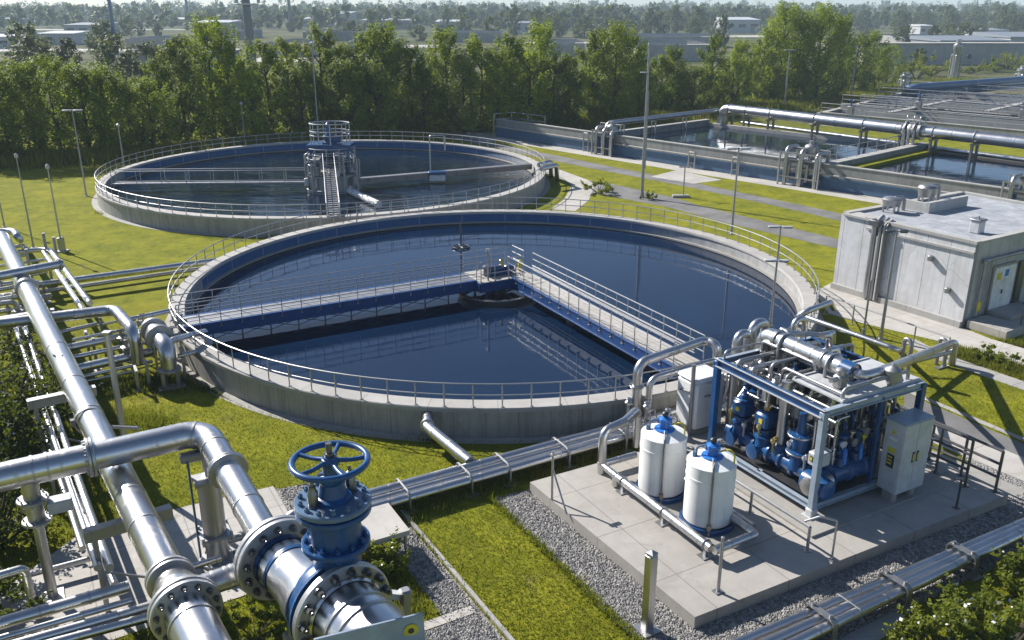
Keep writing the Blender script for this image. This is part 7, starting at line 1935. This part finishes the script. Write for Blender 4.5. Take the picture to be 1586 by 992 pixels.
# shrubs
def shrub(name, label, p, w_, h, seed, mat, leaf=.14, n=26, per=60, cat='bush', flowers=0, group=None):
    r = np.random.default_rng(seed); R2 = random.Random(seed); p = Vector(p)
    t = thing(name, label, cat, p, group)
    cs = []; rad = []; st = MB()
    for i in range(n):
        a = r.uniform(0, 2 * PI); q = w_ / 2 * math.sqrt(r.uniform(0, 1)); z = h * (.18 + .75 * r.uniform(0, 1) * (1 - (q / (w_ / 2)) ** 2 * .6))
        cs.append(np.array([p.x + q * math.cos(a), p.y + q * math.sin(a), p.z + z])); rad.append(min(w_, h) * r.uniform(.12, .22))
        if i % 2 == 0: st.tube([p + Vector((q * .15 * math.cos(a), q * .15 * math.sin(a), 0)), p + Vector((q * .6 * math.cos(a), q * .6 * math.sin(a), z * .6)), Vector(cs[-1])], [.03 * h, .02 * h, .008 * h], 5)
    P_ = clump_points(cs, rad, per, r); P_ = P_[P_[:, 2] > p.z + .03]
    # long shoots breaking the outline
    sh = []
    for i in range(n):
        c = cs[R2.randrange(len(cs))]; d = c - np.array(p); d = d / (np.linalg.norm(d) + 1e-6) + np.array([0, 0, .5]); d /= np.linalg.norm(d)
        for j in range(9): sh.append(c + d * (.15 + .07 * j) * min(w_, h) * .55 + r.normal(size=3) * leaf * .35)
    P_ = np.concatenate([P_, np.array(sh)])
    v, f = leaf_cards(P_, leaf, seed + 1, aspect=.5); np_mesh('foliage', v, f, M[mat], org=p, parent=t).location = (0, 0, 0)
    st.build('stems', M['bark'], t)
    if flowers:
        k = r.choice(len(P_), flowers); v, f = leaf_cards(P_[k] + r.normal(size=(flowers, 3)) * .05 + np.array([0, 0, .06]), leaf * .6, seed + 2, aspect=.9); np_mesh('blossom', v, f, M['petal'], org=p, parent=t).location = (0, 0, 0)
    return t
shrub('bush', 'large dark flowering bush at the left edge beside the pipes', at(4, 700), 4.8, 3.4, 201, 'leaf_bush_dark', .17, 60, 100, flowers=260)
shrub('bush', 'dark lower bush at the left edge under the cross pipe', at(-8, 850), 3.0, 2.2, 202, 'leaf_bush_dark', .16, 30, 80, flowers=60)
shrub('bush', 'small dark bush in the bottom left corner', at(-15, 960), 2.2, 1.2, 203, 'leaf_bush_dark', .15, 22, 70)
shrub('bush', 'upper part of the left bushes beside the thin pipes', at(6, 596), 3.0, 2.5, 204, 'leaf_bush_dark', .16, 28, 80, flowers=120)
shrub('bush', 'bright leafy bush filling the bottom right corner', at(1560, 1010), 3.0, 1.35, 211, 'leaf_bush', .17, 44, 90, flowers=120)
shrub('bush', 'bright leafy bush at the right edge below the pipe trio', at(1615, 925), 2.0, 1.25, 212, 'leaf_bush', .17, 30, 80, flowers=60)
shrub('bush', 'low sprawling bush along the bottom edge left of the corner bush', at(1450, 1015), 1.9, .8, 213, 'leaf_bush', .15, 22, 70, flowers=60)
shrub('bush', 'small round shrub in the grass beside the curved path', at(928, 300), 2.6, 1.1, 214, 'leaf_bush', .2, 18, 46)
shrub('bush', 'scrubby plants under the raised platform by the valve', W(-5.55, 5.6, 0), 1.3, .95, 215, 'leaf_bush', .12, 18, 60, flowers=20)
shrub('bush', 'weedy low shrub on the walk verge right of the pipe stand', at(1525, 553), 1.5, .55, 216, 'leaf_bush', .12, 14, 50)
shrub('bush', 'weedy low shrub on the verge at the right edge', at(1568, 572), 1.5, .6, 217, 'leaf_bush', .12, 14, 50)
shrub('bush', 'scrubby dark plants between coupling and valve at the bottom', at(395, 985), 2.2, .7, 218, 'leaf_bush', .13, 22, 60)
shrub('bush', 'grass tuft bush at the foot of the tall grey mast', at(1004, 309), 1.3, .6, 219, 'leaf_bush', .16, 10, 36)
sp = 0
for (px, py, w_, h) in ((1440, 118, 9, 5.0), (1418, 122, 6, 3.4), (1560, 108, 9, 4.6), (1545, 112, 6, 3.4), (1500, 114, 9, 2.6), (1072, 152, 7, 4.5), (1340, 130, 6, 2.2), (940, 186, 3, 1.6), (720, 202, 5, 1.6), (760, 200, 4, 1.4), (865, 190, 5, 1.5), (1030, 172, 4, 1.5), (1120, 162, 4, 1.8), (1000, 178, 4, 1.5), (830, 194, 3.5, 1.3), (640, 207, 4, 1.5), (690, 204, 3, 1.2)):
    sp += 1
    shrub('bush', '%s light green shrub in the scrub along the tree row edge' % ORD[sp - 1], at(px, py), w_, h, 300 + sp, 'leaf_bush', .42, 22, 40, group='shrubs at the foot of the tree row')

# ------------------------------------------------------------------ far industrial ground and buildings
M['shed_wall'] = m_paint('pale_shed_cladding', (.42, .43, .44), .6, (.3, .28, .25), .05)
M['shed_roof'] = m_paint('white_shed_roof', (.55, .56, .57), .5, (.5, .5, .48), .05)
M['shed_dark'] = m_paint('grey_shed_cladding', (.20, .22, .25), .6, (.15, .14, .13), .05)
def shed(label, x0, x1, by, h, depth, roof='shed_roof', wall='shed_wall', windows=True, name='industrial_shed'):
    a, b = at(x0, by), at(x1, by); L = (b - a).length; c = (a + b) / 2 + Vector((0, depth / 2, 0))
    t = thing(name, label, 'building', (c.x, c.y, 0))
    m = MB(); m.box(c + Z * (h / 2), (L, depth, h)); m.build('walls', M[wall], t, sharp=20)
    m = MB(); w_ = L / 2 + .4; d_ = depth / 2 + .4
    vs = [(c.x - w_, c.y - d_, h), (c.x + w_, c.y - d_, h), (c.x + w_, c.y + d_, h), (c.x - w_, c.y + d_, h), (c.x - w_, c.y - d_, h + .35), (c.x + w_, c.y - d_, h + .35), (c.x + w_, c.y + d_, h + .35 + depth * .04), (c.x - w_, c.y + d_, h + .35 + depth * .04)]
    m.add(vs, [(0, 3, 2, 1), (4, 5, 6, 7), (0, 1, 5, 4), (1, 2, 6, 5), (2, 3, 7, 6), (3, 0, 4, 7)]); m.build('roof', M[roof], t, sharp=20)
    if windows:
        n = max(2, int(L / 6)); m = MB()
        for i in range(n): m.box(Vector((c.x - L / 2 + L * (i + .5) / n, c.y - depth / 2 - .03, h * .58)), (L / n * .6, .08, h * .28))
        m.build('window_band', M['glass'], t)
        m = MB(); m.box(Vector((c.x + L * .3, c.y - depth / 2 - .05, h * .28)), (min(4, L * .12), .12, h * .55)); m.build('loading_door', M['shed_dark'], t)
    return t
shed('very long white-roofed shed at the far left', -60, 102, 39, 5, 40)
shed('white-roofed hall between the far left woods', 38, 92, 31.5, 6, 50)
shed('white flat-roofed shed behind the left trees', 60, 116, 70, 4.2, 16)
shed('small pale shed at the left edge beyond the trees', -30, 18, 76, 4, 14)
shed('long low shed right of the slim chimney', 252, 304, 40, 5, 30, wall='shed_dark')
shed('pair-roofed white shed between the left masts', 165, 205, 34, 6, 35)
shed('pale blue-grey block building behind the tall mast', 500, 541, 42, 10, 40, roof='shed_wall')
shed('lower pale annex left of the block building', 468, 502, 42, 6, 30)
shed('small white-roofed building behind the middle trees', 675, 722, 50, 6, 24)
shed('flat white-roofed hall left of the tallest trees', 1122, 1176, 52, 7.5, 30)
shed('small white hut on the far right fields', 1424, 1444, 56, 5, 14)
shed('long grey flat building at the right horizon field', 1454, 1560, 86, 4.2, 22, roof='shed_dark', wall='shed_dark')
shed('right-hand grey hall cut by the picture edge', 1562, 1650, 80, 4.5, 26, roof='shed_dark')
shed('low grey hall beyond the small white hut', 1500, 1560, 62, 4, 20, roof='shed_dark')
def far_basin(label, x0, x1, by, h, depth, wall='conc_basin_pale'):
    a, b = at(x0, by), at(x1, by); c = (a + b) / 2; L = (b - a).length
    t = thing('far_basin', label, 'basin', (c.x, c.y, 0))
    m = MB()
    for (cx_, cy_, sx, sy) in ((c.x, c.y, L, .6), (c.x, c.y + depth, L, .6), (c.x - L / 2 + .3, c.y + depth / 2, .6, depth - .6), (c.x + L / 2 - .3, c.y + depth / 2, .6, depth - .6)): m.box((cx_, cy_, h / 2), (sx, sy, h))
    m.build('walls', M[wall], t, sharp=20)
    m = MB(); m.box((c.x, c.y + depth / 2, h * .35), (L - 1.2, depth - 1.2, h * .7)); m.build('water_surface', M['water_basin'], t)
    m = MB()
    for i in range(4):
        m = MB(); m.bar((c.x - L / 2, c.y + depth * (i + .5) / 4, h + .15), (c.x + L / 2, c.y + depth * (i + .5) / 4, h + .15), .15, .3); m.build('catwalk', M['galv'], t)
far_basin('grey rectangular basin seen between the right tree gap', 985, 1106, 95, 4.5, 40)
far_basin('grey rectangular basin behind the middle of the row', 845, 905, 88, 4, 36)
far_basin('far grey basin beyond the basin in the gap', 960, 1120, 74, 4, 40)
far_basin('grey basin glimpsed left of the tall antenna mast', 410, 480, 88, 4, 40)
far_basin('low basin with pale walls behind the left tree row', 540, 600, 84, 4, 36)
far_basin('long low grey basin at the far left behind the trees', -40, 60, 66, 3.6, 30, 'conc_basin')
far_basin('pale-walled basin beyond the spreading dome tree', 196, 262, 76, 3.6, 34, 'conc_basin')
far_basin('grey basin right of the slim pole mast', 320, 372, 62, 4, 40, 'conc_basin')
far_basin('low grey basin under the block building', 470, 560, 64, 4, 44, 'conc_basin')
far_basin('grey basin behind the small middle building', 690, 780, 66, 4, 40, 'conc_basin')
far_basin('long grey basin in the far right field', 1290, 1380, 88, 3.6, 26, 'conc_basin')
far_basin('shallow basin at the far right horizon field', 1400, 1500, 72, 3.6, 30, 'conc_basin')
shed('low grey workshop behind the far left basin', 100, 160, 54, 5, 24, roof='shed_dark')
shed('grey shed between the scattered trees left of the antenna mast', 300, 356, 52, 6, 26, wall='shed_dark')
shed('long grey depot in the middle distance', 560, 640, 46, 6, 30, roof='shed_wall', wall='shed_dark')
shed('grey depot behind the right hazy trees', 1230, 1300, 44, 7, 30, roof='shed_wall', wall='shed_dark')
shed('small grey pump house near the middle horizon', 790, 830, 54, 6, 20, roof='shed_dark')
p = at(222, 114)
t = thing('round_basin', 'round pale-walled basin behind the left tree row gap', 'basin', p)
m = MB(); m.lathe(p + Vector((6, 10, 0)), Z, [(0, 13), (4.6, 13), (4.6, 12.4), (3.4, 12.4)], 60, cap=False); m.lathe(p + Vector((6, 10, 4.4)), Z, [(0, 13), (.0, 13.3), (.35, 13.3), (.35, 12.3), (0, 12.3)], 60, cap=False); m.build('basin_wall', M['conc_basin_pale'], t)
m = MB(); m.lathe(p + Vector((6, 10, 3.5)), Z, [(0, 12.45), (0, .01)], 48, cap=False); m.build('water_surface', M['water_basin'], t)
# big concrete retaining structure at the right
A_, B2_ = at(1352, 103), at(1640, 98)
t = thing('retaining_wall', 'long concrete retaining wall of the raised works at the right', 'wall', (A_.x, A_.y, 0))
m = MB(); m.box(((A_.x + B2_.x) / 2, (A_.y + B2_.y) / 2 + 3, 2.6), (abs(B2_.x - A_.x), 6, 5.2)); m.build('wall_body', M['conc_basin_pale'], t, sharp=20)
m = MB(); m.box(((A_.x + B2_.x) / 2, (A_.y + B2_.y) / 2 + 2.9, 5.35), (abs(B2_.x - A_.x) + .4, 6.4, .3)); m.build('deck_edge', M['conc_path'], t, sharp=20)
m = MB()
for i in range(6): m.cyl((A_.x + (B2_.x - A_.x) * (i + .6) / 6, A_.y - .1, 2.4), (A_.x + (B2_.x - A_.x) * (i + .6) / 6, A_.y + .2, 2.4), .6, n=14)
m.build('pipe_opening', M['decal'], t)
# pale yards and roads beyond the trees
def yard(x0, x1, ya, yb, z=.02, mat='conc_path'):
    zone('far_road', [at(x0, ya), at(x1, ya), at(x1, yb), at(x0, yb)], z, M[mat], keep=False)
yard(-80, 330, 80, 76); yard(195, 330, 66, 63.5, .04); yard(330, 480, 96, 90); yard(-80, 60, 62, 59, .03); yard(1080, 1200, 58, 55); yard(1300, 1500, 92, 89, .03); yard(1380, 1640, 66, 63, .04); yard(600, 700, 74, 70, .03); yard(40, 330, 47, 45.5, .05); yard(780, 990, 68, 65.5, .05)
# ------------------------------------------------------------------ air, light, camera
EXPOSURE = 0.73
SUN_AZ, SUN_EL = 140.0, 35.0          # direction towards the sun, degrees from +X
hz = MB(); hz.box((0, (GR - 110) / 2 - 40, 34.5), (2 * GR - 40, GR + 40, 71.0 + 0.0))
vm = bpy.data.materials.new('hazy_air'); vm.use_nodes = True; vt = vm.node_tree; vt.nodes.clear()
vo_ = vt.nodes.new('ShaderNodeOutputMaterial'); pv = vt.nodes.new('ShaderNodeVolumePrincipled')
pv.inputs['Color'].default_value = (.70, .86, 1.0, 1); pv.inputs['Density'].default_value = .00034; pv.inputs['Anisotropy'].default_value = -.1
vt.links.new(pv.outputs[0], vo_.inputs['Volume'])
ho = hz.build('haze', vm); ho['kind'] = 'stuff'

w = bpy.data.worlds.new('World'); SC.world = w; w.use_nodes = True
nt_ = w.node_tree; bg = nt_.nodes['Background']
sky = nt_.nodes.new('ShaderNodeTexSky'); sky.sky_type = 'NISHITA'; sky.sun_disc = False
sky.sun_elevation = R_(SUN_EL); sky.sun_rotation = R_(90 - SUN_AZ); sky.air_density = .65; sky.dust_density = .35; sky.ozone_density = 1.6
nt_.links.new(sky.outputs[0], bg.inputs[0]); bg.inputs[1].default_value = .085
sl = bpy.data.lights.new('sun', 'SUN'); sl.energy = 5.0; sl.angle = R_(.5); sl.color = (1.0, .955, .89)
so = bpy.data.objects.new('sun', sl); C.objects.link(so); so.location = (-60, 60, 90)
dv = Vector((math.cos(R_(SUN_AZ)) * math.cos(R_(SUN_EL)), math.sin(R_(SUN_AZ)) * math.cos(R_(SUN_EL)), math.sin(R_(SUN_EL))))
so.rotation_euler = dv.to_track_quat('Z', 'Y').to_euler()

cam = bpy.data.cameras.new('camera'); co = bpy.data.objects.new('camera', cam); C.objects.link(co)
co.location = (0, 0, HCAM); co.rotation_euler = (PI / 2 - TH, 0, 0)
cam.sensor_width = 36; cam.sensor_fit = 'HORIZONTAL'; cam.lens = FPX / 1586 * 36
cam.clip_start = .1; cam.clip_end = 8000
SC.camera = co
vs__ = SC.view_settings; vs__.view_transform = 'Standard'; vs__.look = 'None'; vs__.gamma = 1.0; vs__.exposure = EXPOSURE; vs__.use_curve_mapping = False
cy = SC.cycles
cy.max_bounces = 8; cy.diffuse_bounces = 3; cy.glossy_bounces = 4; cy.transmission_bounces = 3; cy.volume_bounces = 1; cy.transparent_max_bounces = 8
cy.use_denoising = True; cy.sample_clamp_indirect = 6; cy.caustics_reflective = False; cy.caustics_refractive = False
